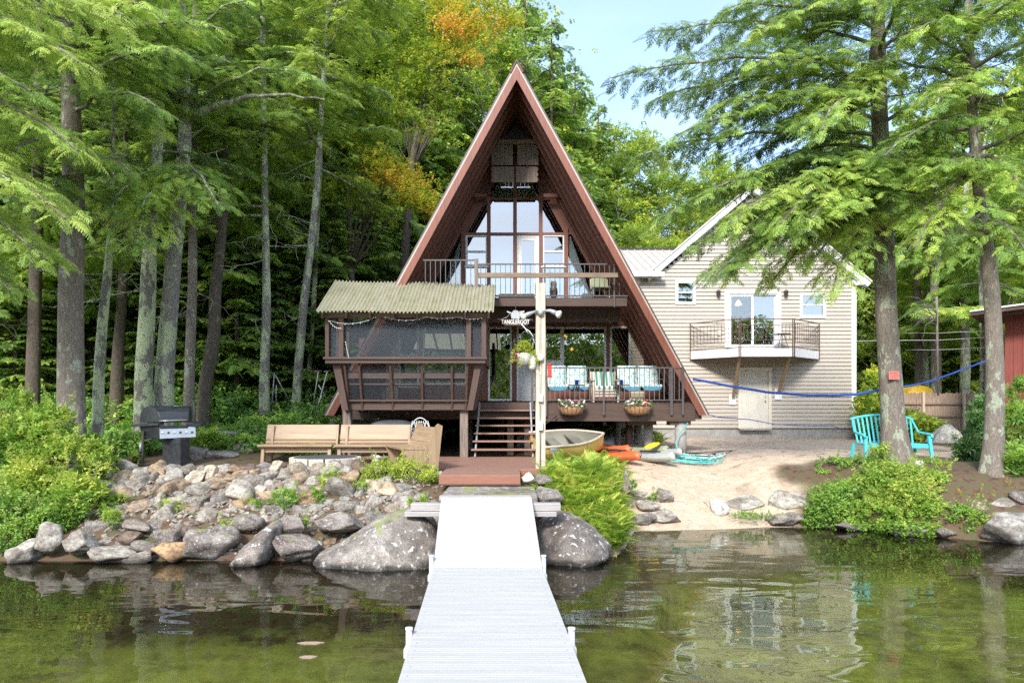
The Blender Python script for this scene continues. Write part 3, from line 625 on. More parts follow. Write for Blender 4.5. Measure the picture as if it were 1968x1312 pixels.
# fill: rubble wall between the shore and the terrace
def rubble_xy(px, py):
    # the wall rises and recedes: image row -> distance
    t = (1080 - py) / 190.0
    return 9.45 + 2.05 * t
tries = 0; cells = list(placed); made = []
def wall_ok(px, py):
    top = 899 if px < 700 else 899 + (px - 700) * .55
    if px > 846: return False
    lowL = 1075 if px > 190 else 1010
    return top <= py <= lowL and px > (205 if py < 960 else 150)
for rx0, n in ((25, 8), (20, 46), (17, 90), (14, 110), (11, 90), (8, 60)):
    got = 0; t = 0
    while got < n and t < 9000:
        t += 1
        px = U(150, 846); py = U(890, 1078)
        if not wall_ok(px, py): continue
        rx = rx0 * U(.85, 1.2); ry = rx * U(.6, .9)
        if py < 925 and rx > 20: rx *= .75; ry *= .75
        ok = True
        for (cx, cy, a, b) in cells:
            f = .73 if rx > 14 else .68
            if ((px - cx) / ((a + rx) * f)) ** 2 + ((py - cy) / ((b + ry) * f)) ** 2 < 1: ok = False; break
        if ok: cells.append((px, py, rx, ry)); made.append((px, py, rx, ry)); got += 1
made.sort(key=lambda q: -q[2])
made = made[:296]
fillers = []
for (px, py, rx, ry) in made:
    Y = rubble_xy(px, py) + U(-.05, .05); s = Y / F; g = 1.22
    up = py < 962
    mt = rnd.choice(['stone_tan', 'stone_mix', 'stone_mix', 'stone_pale']) if up else rnd.choice(['stone_mix', 'stone_mix', 'stone_grey', 'stone_pale'])
    lab = {'stone_tan': 'small tan or rust coloured fieldstone piled in the rubble wall left of the dock', 'stone_mix': 'mottled brown and grey fieldstone piled in the rubble wall left of the dock',
           'stone_pale': 'pale granite fieldstone piled in the rubble wall left of the dock', 'stone_grey': 'grey lichen spotted fieldstone piled in the rubble wall left of the dock'}[mt]
    gp = {'stone_tan': 'tan fieldstones of the rubble wall', 'stone_mix': 'brown and grey fieldstones of the rubble wall', 'stone_pale': 'pale fieldstones of the rubble wall', 'stone_grey': 'grey fieldstones of the rubble wall'}[mt]
    o = stone('fieldstone', lab, 'stone', gp, P(px, py, Y), (rx * g * s, rx * g * s * U(.8, 1.2), ry * g * 1.08 * s), (U(-.15, .15), U(-.28, .28), U(-.5, .5)), mt)
def hit(px, py, Y0=9.2, Y1=30):
    Y = Y0
    while Y < Y1:
        if GZ(PX(px, Y), Y) >= PZ(py, Y): break
        Y += .04
    return Y
# rubble right of the dock, at the planter, and along the right bank
for (x0, x1, y0, y1, Y, lab, mt, k) in [
    (1385, 1475, 950, 988, 12.9, 'long low pale stone of the planter edge, left half', 'stone_pale', 2),
    (1468, 1560, 942, 992, 12.7, 'broad pale stone of the planter edge, right half', 'stone_pale', 4),
    (1468, 1545, 984, 1014, 12.15, 'dark lichen boulder at the water below the planter edge', 'stone_grey', 1),
    (1366, 1400, 960, 998, 12.5, 'white curved stone at the end of the planter edge', 'stone_white', 3),
    (1882, 1985, 985, 1052, 10.75, 'big pale boulder with dark stains at the right edge', 'stone_pale', 5),
    (1898, 1950, 955, 984, 11.4, 'flat pale slab on top of the right edge boulder', 'stone_pale', 2),
    (1945, 1990, 945, 975, 11.4, 'grey rock at the far right edge of the bank', 'stone_grey', 3),
    (1862, 1892, 962, 990, 11.2, 'rusty brown stone beside the flat pale slab', 'stone_tan', 4),
    (1795, 1835, 1012, 1038, 11.1, 'dark wet rock under the right bank bush', 'stone_grey', 0),
    (1700, 1790, 1008, 1036, 11.4, 'dark low rock at the waterline under the big bush', 'stone_grey', 2),
    (1600, 1690, 1000, 1024, 11.9, 'wet grey rock at the waterline under the left of the bush', 'stone_grey', 5),
    (1556, 1582, 920, 940, 13.3, 'grey blue round stone above the planter edge', 'stone_grey', 3),
    (1574, 1602, 922, 948, 13.2, 'pale round stone beside the grey blue one', 'stone_pale', 1),
    (1590, 1625, 906, 922, 13.5, 'flat white stone on the planter top row', 'stone_white', 2),
    (1608, 1634, 902, 916, 13.5, 'rust red stone on the planter top row', 'stone_tan', 3),
    (1632, 1662, 903, 920, 13.5, 'white oval stone in the planter top row', 'stone_white', 4),
    (1660, 1684, 902, 918, 13.4, 'small brown stone in the planter top row', 'stone_mix', 5),
    (1498, 1520, 933, 948, 13.4, 'small orange tan stone on the sand by the planter', 'stone_tan', 1),
    (1522, 1552, 936, 948, 13.3, 'small flat brown stone next to the orange tan one', 'stone_mix', 2)]:
    px_stone(x0, x1, y0, y1, Y, lab, mat=mt, k=k)
px_stone(1752, 1776, 884, 900, 13.0, 'white round rock at the foot of the big right tree', mat='stone_white', k=1, name='rock', cat='rock')
px_stone(1000, 1030, 908, 932, 10.9, 'white rounded rock beside the terrace step', mat='stone_white', k=2, name='rock', cat='rock')
px_stone(1028, 1062, 912, 936, 10.9, 'grey rock behind the white rock by the pole', mat='stone_grey', k=3, name='rock', cat='rock')
px_stone(1020, 1080, 935, 972, 10.2, 'broad grey rock under the right end of the dock timber', mat='stone_grey', k=4, name='rock', cat='rock')
mb = MB(); b0 = P(1815, 843, 17.0); s = 17.0 / F
mb.loft([[b0 + Vector((a * s, d, z)) for a, d, z in ((-34, -.25, -.1), (24, -.3, -.1), (28, .3, -.1), (-24, .35, -.1))],
         [b0 + Vector((a * s, d, z)) for a, d, z in ((-24, -.2, .12), (23, -.22, .14), (24, .25, .16), (-14, .25, .12))],
         [b0 + Vector((a * s, d, z)) for a, d, z in ((-2, -.05, .36), (9, -.05, .37), (9, .06, .36), (0, .06, .35))]], smooth=False)
tag(mb.build('rock', M['stone_pale'], bevel=.02), 'pointed grey wedge rock standing on the sand by the fence', 'rock')
px_stone(392, 460, 862, 892, 13.6, 'large grey boulder at the left end of the terrace', mat='stone_pale', k=0, name='rock', cat='rock')
px_stone(440, 490, 852, 880, 14.0, 'flat topped pale boulder behind the left bench end', mat='stone_pale', k=3, name='rock', cat='rock')
px_stone(356, 400, 858, 892, 13.4, 'mossy boulder beside the grill', mat='stone_grey', k=5, name='rock', cat='rock')
px_stone(196, 236, 858, 890, 12.9, 'grey block behind the left shrubs', mat='stone_grey', k=1, name='rock', cat='rock')
px_stone(236, 262, 872, 892, 12.8, 'low reddish stone left of the grill', mat='stone_mix', k=2, name='rock', cat='rock')
px_stone(390, 470, 826, 850, 15.6, 'moss covered rock on the forest edge behind the terrace', mat='stone_grey', k=4, name='rock', cat='rock')

# ------------------------------------------------------------------ dock
def dcx(Y): return .071 - .045 * Y
dk = thing('dock', 'long white plank dock running from the camera to the shore', 'dock', (dcx(4), 4, 0))
HW = .61
def panel(y0, y1, z0, z1, nm='deck_panel'):
    mb = MB(); n = max(1, round((y1 - y0) / .1524)); g = .0016
    for i in range(n):
        a = y0 + (y1 - y0) * i / n + g; b = y0 + (y1 - y0) * (i + 1) / n - g
        za = z0 + (z1 - z0) * (a - y0) / (y1 - y0); zb = z0 + (z1 - z0) * (b - y0) / (y1 - y0)
        # each plank carries fine grooves
        m = 4; prev = None; pts = []
        for k in range(m):
            u0 = a + (b - a) * k / m; u1 = a + (b - a) * (k + .86) / m; u2 = a + (b - a) * (k + .93) / m
            for u, dz in ((u0, 0), (u1, 0), (u2, -.0012)): pts.append((u, za + (zb - za) * (u - a) / (b - a) + dz))
        pts[-1] = (b, zb); pts += [(b, zb - .03), (a, za - .03)]
        for sgn in (0,):
            x0 = -HW; x1 = HW
            vs = [(dcx(p[0]) + x0, p[0], p[1]) for p in pts] + [(dcx(p[0]) + x1, p[0], p[1]) for p in pts]
            k = len(pts)
            mb.add(vs, [tuple(range(k)), tuple(range(k, 2 * k))[::-1]] + [(j, k + j, k + (j + 1) % k, (j + 1) % k) for j in range(k)])
    pn = mb.build(nm, M['dockwhite'], dk); mb = MB()
    for i in range(n):
        yc = y0 + (y1 - y0) * (i + .5) / n; zc = z0 + (z1 - z0) * (i + .5) / n
        for sx in (-1, 1): mb.lathe((dcx(yc) + sx * (HW - .05), yc, zc), [(.006, .0), (.005, .002), (.001, .002)], 6)
    sc_ = mb.build('screws', M['metal_grey'], pn); sc_['kind'] = 'stuff'; return pn
M['dockwhite'] = pmat('white dock planks', (.39, .387, .375), (.45, .447, .435), scale=4, rough=.5, bump=.12, bscale=30, stretch=(.4, 3, 1))
M['dockside'] = pmat('dock aluminium frame', (.62, .63, .65), (.70, .71, .72), rough=.4, metal=.2)
seams = [-1.6, -.2, 1.2, 2.35, 3.45, 4.60, 5.57, 6.65, 7.63]
for a, b in zip(seams[:-1], seams[1:]): panel(a + .004, b - .004, .30, .30)
panel(7.64, 9.25, .30, .885, 'ramp_panel')
for s in (-1, 1):
    mb = MB(); mb.beam((dcx(-1.6) + s * (HW - .02), -1.6, .20), (dcx(7.6) + s * (HW - .02), 7.6, .20), .05, .13); mb.build('side_rail', M['dockside'], dk)
    mb = MB(); mb.beam((dcx(7.66) + s * (HW - .02), 7.66, .20), (dcx(9.2) + s * (HW - .02), 9.2, .78), .05, .12); mb.build('ramp_rail', M['dockside'], dk)
for Y in (7.75, 5.36, 2.0):
    for s in (-1, 1):
        mb = MB(); x = dcx(Y) + s * (HW + .028); top = .40 if Y > 7 else .335
        mb.tube([(x, Y, -1.3), (x, Y, top)], .026, 12); pp = mb.build('post', M['alu'], dk)
        mb = MB(); mb.tube([(x, Y, top - .0), (x, Y, top + .02)], .029, 12); mb.build('cap', M['white'], pp)
        mb = MB(); mb.box(x - .035, x + .035, Y - .05, Y + .05, .13, .20); mb.build('bracket', M['dockside'], pp)
mb = MB(); mb.box(dcx(9.3) - .64, dcx(9.3) + .60, 9.26, 9.42, .84, .895); mb.build('end_board', M['greytimber'], dk)
t = thing('crib_timber', 'grey weathered timber beam carrying the shore end of the dock', 'timber', (-.35, 9.5, .6))
mb = MB(); mb.box(-1.37, .66, 9.22, 9.40, .70, .80); mb.build('beam', M['greytimber'], t, bevel=.008)
mb = MB(); mb.box(-1.45, .60, 9.20, 9.50, .63, .695); mb.build('plank', M['greytimber'], t, bevel=.006)
mb = MB(); mb.box(-1.0, .36, 9.55, 10.72, .66, .875)
o = mb.build('stone_slab', M['stone_grey'], bevel=.03); tag(o, 'flat grey stone slab between the dock and the brown step', 'slab')
mb = MB(); mb.box(-.62, -.20, 9.50, 9.6, .84, .90)

# ------------------------------------------------------------------ terrace
tr = thing('terrace', 'brown composite terrace with one step in front of the stairs', 'terrace', (-2, 12.5, .9))
mb = MB(); n = 0; y = 10.76
while y < 15.1:
    x0 = -1.15 if y < 12.0 else -5.15; x1 = .13 if y < 11.75 else .88
    mb.box(x0, x1, y, y + .134, 1.012, 1.05); y += .140
mb.build('deck_boards', M['composite'], tr)
mb = MB(); mb.box(-1.15, .13, 10.745, 10.755, .885, 1.03); mb.box(-5.15, -1.16, 11.97, 11.99, .93, 1.03); mb.box(.89, .90, 11.8, 15, .9, 1.03); mb.box(.14, .88, 11.73, 11.745, .9, 1.03); mb.build('fascia', M['fascia_face'], tr)
mb = MB(); mb.box(-1.16, .14, 10.725, 10.744, .885, .905); mb.build('trim_strip', M['brown_x'], tr)
# ------------------------------------------------------------------ A-frame house
AX, AZ, SL = PX(993, 16), PZ(120, 16), 369 / 678.0          # apex at the front edge, half width per metre of height
YF, YW, YB = 16.0, 18.5, 27.0
def hw(z, off=0): return (AZ - off - z) * SL                   # half width of the roof shell at height z
af = thing('house', 'red brown wooden A-frame cabin with tall glazed gable and balcony', 'house', (AX, 21, 1.05))
ZB = PZ(798, 16)
th = .30                                                       # vertical thickness of the roof skin
def roof_slab(s, y0, y1, t0, t1, mat, name, zb=ZB, parent=af):
    mb = MB()
    poly = [(AX + s * 0.0, AZ - t0), (AX + s * hw(zb, t0), zb), (AX + s * hw(zb, t1), zb), (AX, AZ - t1)]
    mb.prism(poly, 'y', y0, y1); return mb.build(name, mat, parent)
for s in (-1, 1):
    roof_slab(s, YF + .02, YB, -.04, .05, M['shingle'], 'roof')
    roof_slab(s, YF + .03, YB, .052, .16, M['brown'], 'roof_sheathing')
    # rake: three layers seen from the front
    roof_slab(s, YF - .03, YF + .012, -.045, .035, M['metal_dark'], 'drip_edge')
    roof_slab(s, YF - .045, YF + .012, .04, .11, M['cream_edge'] if 'cream_edge' in M else M['polewood'], 'rake_strip')
    roof_slab(s, YF - .06, YF + .012, .115, .43, M['redwood'], 'rake_board')
    for k, y in enumerate((16.35, 16.85, 17.35, 17.85, 18.35)):
        roof_slab(s, y, y + .07, .162, .43, M['brown_red'], 'rafter', zb=ZB + .05 + .1 * (k % 2))
    mb = MB()
    for i in range(16):
        zt = 2.0 + i * .5
        a = .164
        mb.prism([(AX + s * hw(zt, a), zt), (AX + s * hw(zt + .012, a), zt + .012), (AX + s * (hw(zt + .012, a) - .012), zt + .012), (AX + s * (hw(zt, a) - .012), zt)], 'y', YF + .05, YW)
    mb.build('soffit_board', M['brown'], af)
mb = MB(); mb.prism([(AX - .16, AZ - .24), (AX, AZ + .06), (AX + .16, AZ - .24), (AX + .13, AZ - .28), (AX, AZ - .02), (AX - .13, AZ - .28)], 'y', YF - .07, YB); mb.build('ridge_cap', M['brown'], af)
# back wall and inner rooms
mb = MB(); mb.prism([(AX - hw(2.2, .2), 2.2), (AX + hw(2.2, .2), 2.2), (AX, AZ - .2)], 'y', YB - .1, YB - .02); mb.build('back_wall', M['brown'], af)
mb = MB(); mb.box(AX - hw(2.27, .3), AX + hw(2.27, .3), YW, YB - .12, 2.14, 2.27); mb.build('floor', M['brown_x'], af)
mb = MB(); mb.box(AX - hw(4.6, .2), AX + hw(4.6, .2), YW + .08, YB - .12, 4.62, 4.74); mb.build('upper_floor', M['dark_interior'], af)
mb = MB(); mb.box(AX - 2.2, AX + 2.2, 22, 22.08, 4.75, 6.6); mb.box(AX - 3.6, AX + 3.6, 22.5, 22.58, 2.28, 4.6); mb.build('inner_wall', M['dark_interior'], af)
# dark sheet standing in for the shade in the peak, beams and shutters under it
YP = 17.6
def gw(py, Y): return PZ(py, Y)
zt = gw(268, YP)
mb = MB(); mb.prism([(AX - hw(zt, .5), zt), (AX + hw(zt, .5), zt), (AX, AZ - .8)], 'y', YP + .0, YP + .05); mb.build('peak_shade_panel', M['peak_shade'] if 'peak_shade' in M else M['shingle'], af)
mb = MB(); mb.box(PX(942, YP), PX(1036, YP), YP, YP + .08, gw(276, YP), gw(268, YP)); mb.build('collar_beam', M['weathered_x'], af, bevel=.006)
def plank_panel(x0, x1, y, z0, z1, mat, name, scallop=0):
    mb = MB(); n = max(2, round((x1 - x0) / .11))
    for i in range(n):
        a = x0 + (x1 - x0) * i / n; b = x0 + (x1 - x0) * (i + 1) / n - .006
        mb.box(a, b, y + U(-.003, .003), y + .03, z0 + (U(0, .0)), z1)
    return mb.build(name, mat, af)
for a, b in ((945, 986), (994, 1035)):
    plank_panel(PX(a, YP + .05), PX(b, YP + .05), YP + .05, gw(316, YP), gw(277, YP), M['weathered'], 'upper_panel')
# lower panel with scalloped ends
for s in (-1, 1):
    xi = PX(988 if s < 0 else 992, YP + .05); xo = PX(944 if s < 0 else 1034, YP + .05); z0 = gw(349, YP); z1 = gw(319, YP)
    pts = [(xi, z0)]
    for k in range(19):
        t = k / 18; pts.append((xo + s * (.035 * abs(math.sin(t * PI * 3)) - .03), z0 + (z1 - z0) * t))
    pts.append((xi, z1))
    mb = MB(); mb.prism(pts if s > 0 else pts[::-1], 'y', YP + .05, YP + .085); mb.build('scalloped_panel', M['weathered'], af)
# glazed wall
def wx(px): return PX(px, YW)
def wz(py): return PZ(py, YW)
zf = 4.76
OFF = .95                                                       # inner line of the roof frame at the wall
def inner(z): return hw(z, OFF)
# wall skin left and right of the glass, following the roof
for s in (-1, 1):
    mb = MB(); roof_pts = [(AX, AZ - .165), (AX + s * hw(2.27, .165), 2.27), (AX + s * hw(2.27, .60), 2.27), (AX + s * hw(wz(450), .60), wz(450)), (AX + s * hw(wz(450), OFF), wz(450)), (AX, AZ - OFF)]
    mb.prism(roof_pts, 'y', YW + .02, YW + .1); mb.build('gable_frame', M['brown_red'], af)
posts = [890.6, 939.4, 989.7, 1039.3, 1087.7]
for px, hwid in zip(posts, (3.8, 3.6, 3.6, 3.6, 3.8)):
    x0, x1 = wx(px - hwid), wx(px + hwid)
    zt = min(AZ - OFF - abs(((x0 + x1) / 2 - AX)) / SL + .25, wz(270))
    mb = MB(); mb.box(x0, x1, YW - .06, YW + .05, zf - .1, zt); mb.build('mullion', M['brown_red'], af)
for py in (382, 450):
    z = wz(py); x = inner(z) + .1
    mb = MB(); mb.box(AX - x, AX + x, YW - .045, YW + .04, z - .035, z + .035); mb.build('muntin', M['brown_red'], af)
mb = MB(); mb.box(wx(905), wx(936), YW - .3, YW - .22, wz(385), wz(379)); mb.box(wx(1043), wx(1074), YW - .3, YW - .22, wz(385), wz(379)); mb.build('tie_beam', M['brown_red'], af)
def pane(poly, name='window_pane', mat='glass_up', y=YW + .0, par=af):
    mb = MB(); mb.prism(poly, 'y', y, y + .008); return mb.build(name, M[mat], par)
edges = [(893, 936.5), (942, 987), (992.5, 1036.5), (1042, 1085)]
for (a, b) in edges:                                            # panes of the middle row and the top row, cut by the roof line
    for (p0, p1) in ((384, 447.5), (330, 379.5)):
        z0, z1 = wz(p1), wz(p0)
        def clipx(z): return inner(z)
        poly = []
        xa, xb = wx(a), wx(b)
        # polygon of the rectangle cut by |x-AX| < inner(z)
        zz = [z0 + (z1 - z0) * k / 24 for k in range(25)]
        ok = [(max(xa, AX - clipx(z)), min(xb, AX + clipx(z)), z) for z in zz if min(xb, AX + clipx(z)) - max(xa, AX - clipx(z)) > .02]
        if len(ok) < 3: continue
        left = [(q[0], q[2]) for q in ok]; right = [(q[1], q[2]) for q in ok]
        pane(left + right[::-1], mat='glass_up' if p0 == 384 else 'glass_clear')
def frame_rect(parent, x0, x1, z0, z1, y, wd, dp, mat, name='frame'):
    mb = MB(); mb.box(x0, x1, y, y + dp, z0, z0 + wd); mb.box(x0, x1, y, y + dp, z1 - wd, z1)
    mb.box(x0, x0 + wd, y, y + dp, z0 + wd, z1 - wd); mb.box(x1 - wd, x1, y, y + dp, z0 + wd, z1 - wd); return mb.build(name, M[mat], parent)
def window(parent, x0, x1, z0, z1, y, fw=.05, mat='white', glass='glass', sash=None, sill=False, name='window', trimw=0):
    fr = frame_rect(parent, x0, x1, z0, z1, y - .035, fw, .08, mat, name)
    if sash:
        zs = z0 + (z1 - z0) * sash; mb = MB(); mb.box(x0 + fw, x1 - fw, y - .03, y + .03, zs - fw * .45, zs + fw * .45); mb.build('sash', M[mat], fr)
    mb = MB(); mb.box(x0 + fw * .6, x1 - fw * .6, y + .01, y + .018, z0 + fw * .6, z1 - fw * .6); mb.build('glass', M[glass], fr)
    if trimw:
        frame_rect(fr, x0 - trimw, x1 + trimw, z0 - trimw, z1 + trimw, y - .05, trimw + .002, .04, mat, 'trim')
    if sill:
        mb = MB(); mb.box(x0 - .03, x1 + .03, y - .07, y + .03, z0 - .035, z0 - .002); mb.build('sill', M[mat], fr)
    return fr
mb = MB(); mb.prism([(wx(943), wz(379)), (wx(1036), wz(379)), (wx(1022), wz(350)), (wx(957), wz(350))], 'y', YW + .03, YW + .035); mb.build('pane_backing', M['curtain'], af)  # added pale sheet, stands in for the sky reflected in the top panes
# upper floor: side window, fixed pane, white door, side window
def w4(a, b, p0, p1): return wx(a), wx(b), wz(p1), wz(p0)
x0, x1, z0, z1 = w4(895, 937, 451.5, 598); window(af, x0, x1, wz(512), z1, YW, .05, glass='glass_up', sash=.47, sill=True)
pane([(wx(895), zf), (wx(936), zf), (wx(936), wz(513)), (wx(895), wz(513))])
pane([(wx(942), zf), (wx(987), zf), (wx(987), wz(453)), (wx(942), wz(453))])
x0, x1 = wx(993), wx(1037)
dr = frame_rect(af, x0, x1, zf, wz(453), YW - .02, .045, .06, 'white', 'door')
mb = MB(); mb.box(x0 + .05, x1 - .05, YW, YW + .03, zf + .05, wz(455)); d2 = frame_rect(dr, x0 + .046, x1 - .046, zf + .03, wz(456), YW - .005, .09, .035, 'white', 'door_leaf')
mb = MB(); mb.box(x0 + .12, x1 - .12, YW + .01, YW + .018, zf + .1, wz(461)); mb.build('glass', M['glass_up'], dr)
mb = MB(); mb.tube([(x0 + .09, YW - .05, zf + .98), (x0 + .18, YW - .05, zf + .98)], .012); mb.build('handle', M['metal_grey'], dr)
window(af, wx(1042), wx(1085), wz(512), wz(451.5), YW, .05, glass='glass_up', sash=.47, sill=True)
pane([(wx(1042), zf), (wx(1085), zf), (wx(1085), wz(513)), (wx(1042), wz(513))])
# triangular side lights with curtains behind
for s in (-1, 1):
    xi = wx(886 if s < 0 else 1092); zt = wz(452)
    poly = [(xi, zf), (xi, zt), (AX + s * (hw(zt, .60) - .02), zt), (AX + s * (hw(zf, .60) - .02), zf)]
    pane(poly if s < 0 else poly[::-1], 'side_light', 'glass_clear')
    mb = MB(); n = 26; ring0 = []; ring1 = []
    for k in range(n + 1):
        t = k / n; x = xi + (AX + s * (hw(zt, .60) - .04) - xi) * t; xb = xi + (AX + s * (hw(zf, .60) - .45) - xi) * t
        yy = YW + .08 + .03 * math.sin(t * 38)
        ring0.append(Vector((x, yy, zt - .02))); ring1.append(Vector((xb, yy, zf)))
    mb.loft([ring0, ring1], closed=False, cap=False); mb.build('curtain', M['curtain'], af)
# lower front wall
zt0 = wz(603)
mb = MB(); z0 = wz(628); xL, xR = AX - hw(zt0, .3) , AX + hw(zt0, .3)
n = 40
for i in range(n):
    a = xL + (xR - xL) * i / n; b = xL + (xR - xL) * (i + 1) / n - .008
    mb.box(a, b, YW - .01, YW + .06, z0 + .01, zt0)
mb.box(xL, xR, YW + .03, YW + .07, z0 + .012, zt0 - .002)
mb.build('header_siding', M['brown_red'], af)
mb = MB(); mb.box(AX - hw(4.65, .3), AX + hw(4.65, .3), YW - .05, YW + .02, wz(603), wz(600)); mb.build('trim_strip', M['polewood'], af)
zd = wz(770)
# sliding door at the left of the steps
fr = frame_rect(af, wx(938), wx(984), zd, wz(628), YW - .03, .055, .09, 'white', 'sliding_door')
mb = MB(); mb.box(wx(940), wx(982), YW + .01, YW + .018, zd + .04, wz(630)); mb.build('glass', M['glass'], fr)
mb = MB(); mb.box(wx(981), wx(983), YW - .06, YW - .03, wz(700), wz(690)); mb.build('handle', M['white'], fr)
mb = MB(); mb.box(wx(984.5), wx(992.5), YW - .03, YW + .06, zd, wz(628)); mb.build('door_post', M['brown_red'], af)
# white storm door, glass above a solid panel
fr = frame_rect(af, wx(993), wx(1046), zd, wz(628), YW - .03, .05, .09, 'white', 'storm_door')
mb = MB(); mb.box(wx(996), wx(1043), YW + .01, YW + .018, wz(694), wz(631)); mb.build('glass', M['glass'], fr)
mb = MB(); mb.box(wx(996), wx(1043), YW - .015, YW + .03, zd + .052, wz(694)); mb.build('panel', M['greywhite'] if 'greywhite' in M else M['white'], fr, bevel=.01)
# picture window group
fr = frame_rect(af, wx(1046.5), wx(1080), wz(706), wz(628), YW - .02, .05, .08, 'white', 'window')
mb = MB(); mb.box(wx(1048), wx(1078), YW + .01, YW + .018, wz(693), wz(630)); mb.build('glass', M['glass'], fr)
mb = MB(); mb.box(wx(1049), wx(1078), YW - .01, YW + .03, wz(703), wz(692)); mb.build('rail', M['white'], fr)
fr = frame_rect(af, wx(1080), wx(1165), wz(740), wz(628), YW - .03, .055, .09, 'white', 'picture_window')
mb = MB(); mb.box(wx(1082), wx(1162), YW + .01, YW + .018, wz(738), wz(630)); mb.build('glass', M['glass'], fr)
mb = MB()
for k in range(9): mb.box(wx(1084), wx(1160), YW + .05, YW + .07, wz(640) + k * .018, wz(640) + k * .018 + .010)
mb.build('raised_blind', pmat('mint window blind', (.25, .50, .45), (.32, .58, .52), rough=.7), fr)
mb = MB(); mb.box(wx(1165.5), wx(1172), YW - .03, YW + .05, zd, wz(628)); mb.build('wall_post', M['brown_red'], af)
fr = window(af, wx(1172), wx(1212), wz(745), wz(627), YW, .055, name='window', glass='glass')
mb = MB()
for k in range(34): mb.box(wx(1176), wx(1208), YW + .10, YW + .125, wz(740) + k * .045, wz(740) + k * .045 + .012)
mb.build('blind', pmat('pale blue blind', (.35, .45, .50), (.45, .55, .6)), fr)
def lap(parent, x0, x1, y, z0, z1, mat, name, step=.10, cut=None, out=.018):
    mb = MB(); z = z0
    while z < z1 - .005:
        zt = min(z + step, z1)
        for (a, b) in (cut(z, zt, x0, x1) if cut else [(x0, x1)]):
            mb.prism([(y - out, z), (y - .002, zt), (y + .01, zt), (y + .01, z)], 'x', a, b)
        z = zt
    return mb.build(name, M[mat], parent)
lap(af, wx(1212.5), wx(1237), YW, wz(770), wz(629), 'vinyl_pale', 'cream_siding', .09)
mb = MB(); n = 14
xr0 = wx(1237.5)
for i in range(n):
    a = xr0 + i * .14; zz = min(wz(628), AZ - .4 - (a + .13 - AX) / SL)
    if zz > zd + .1: mb.box(a, a + .132, YW - .01, YW + .05, zd, zz)
mb.box(wx(1046.5), wx(1080), YW - .01, YW + .04, zd, wz(706) - .003); mb.box(wx(1080), wx(1165), YW - .01, YW + .04, zd, wz(740) - .003)
mb.box(wx(1172), wx(1212), YW - .01, YW + .04, zd, wz(745) - .003)
mb.build('lower_siding', M['brown_red'], af)
# wall behind the screened porch: cream siding, white framed windows
mb_x = wx(938)
lap(af, wx(742), wx(765), YW, zd, wz(622), 'vinyl_pale', 'cream_siding', .09)
fr = window(af, wx(766), wx(806), wz(745), wz(620), YW, .06, glass='glass', name='porch_window', sash=.5)
fr = window(af, wx(812), wx(898), wz(740), wz(624), YW, .06, glass='glass', name='porch_window')
mb = MB(); mb.box(wx(690), wx(741.5), YW - .01, YW + .05, zd, wz(650)); mb.box(wx(806.5), wx(811.5), YW - .01, YW + .05, zd, wz(628)); mb.box(wx(898.5), wx(937.5), YW - .01, YW + .05, zd, wz(628))
mb.box(wx(766), wx(806), YW - .01, YW + .04, zd, wz(745) - .002); mb.box(wx(812), wx(898), YW - .01, YW + .04, zd, wz(740) - .002); mb.build('porch_side_wall', M['brown_red'], af)
# balcony
YBf = 16.3
def bx(px): return PX(px, YBf)
xe = hw(zf, .62) - .02
mb = MB(); mb.box(AX - xe, AX + xe, YBf + .1, YW - .05, 4.64, zf); mb.build('balcony_floor', M['brown_x'], af)
mb = MB(); mb.box(AX - xe - .1, AX + xe + .02, YBf, YBf + .06, PZ(588, YBf), PZ(572, YBf)); mb.build('balcony_fascia', M['brown_x'], af)
mb = MB(); mb.box(AX - xe, AX + xe, 17.2, 17.28, 4.3, 4.63); mb.build('balcony_joist', M['brown_x'], af)
rl = thing_rail = None
mb = MB(); zt = PZ(508, YBf); zb2 = PZ(569, YBf); zm = PZ(575, YBf)
xr = AX + hw(zt, .62) - .05; xl = bx(920)
mb.beam((xl, YBf - .02, zt), (xr, YBf - .02, zt), .03, .03); mb.beam((xl, YBf - .02, zb2), (xr + .5, YBf - .02, zb2), .03, .03)
rail = mb.build('balcony_railing', M['metal_dark'], af)
mb = MB(); x = xl + .05
while x < xr + .35:
    zc = min(zt, AZ - .62 - (x - AX) / SL) if x > AX else zt
    mb.beam((x, YBf - .02, zb2), (x, YBf - .02, zc), .014, .014); x += .118
mb.build('baluster', M['metal_dark'], rail); 
mb = MB()
for px in (1165, 1048, 1165): pass
mb.beam((bx(1180), YBf - .03, PZ(590, YBf)), (bx(1180), YBf - .03, zt), .035, .035); mb.beam((bx(1047), YBf - .03, PZ(590, YBf)), (bx(1047), YBf - .03, zt), .035, .035); mb.build('rail_post', M['metal_dark'], rail)
Y2 = 15.95
mb = MB(); zt2 = PZ(500, Y2); xl2 = PX(815, Y2); xr2 = PX(914, Y2)
mb.beam((xl2 - .02, Y2, zt2), (xr2, Y2, zt2), .03, .03)
rail2 = mb.build('balcony_railing', M['metal_dark'], af)
mb = MB(); x = xl2 + .03
while x < xr2:
    mb.beam((x, Y2, PZ(572, Y2)), (x, Y2, zt2), .016, .016); x += .118
mb.build('baluster', M['metal_dark'], rail2)
mb = MB(); mb.box(PX(912, Y2), PX(919, Y2), Y2 - .05, Y2 + .05, PZ(585, Y2), PZ(498, Y2)); mb.build('wood_post', M['weathered'], rail2)
mb = MB(); mb.box(PX(919, 15.98), PX(1187, 15.98), 15.92, 15.99, PZ(534, 15.98), PZ(525, 15.98)); mb.build('cross_beam', M['weathered_x'], af, bevel=.005)
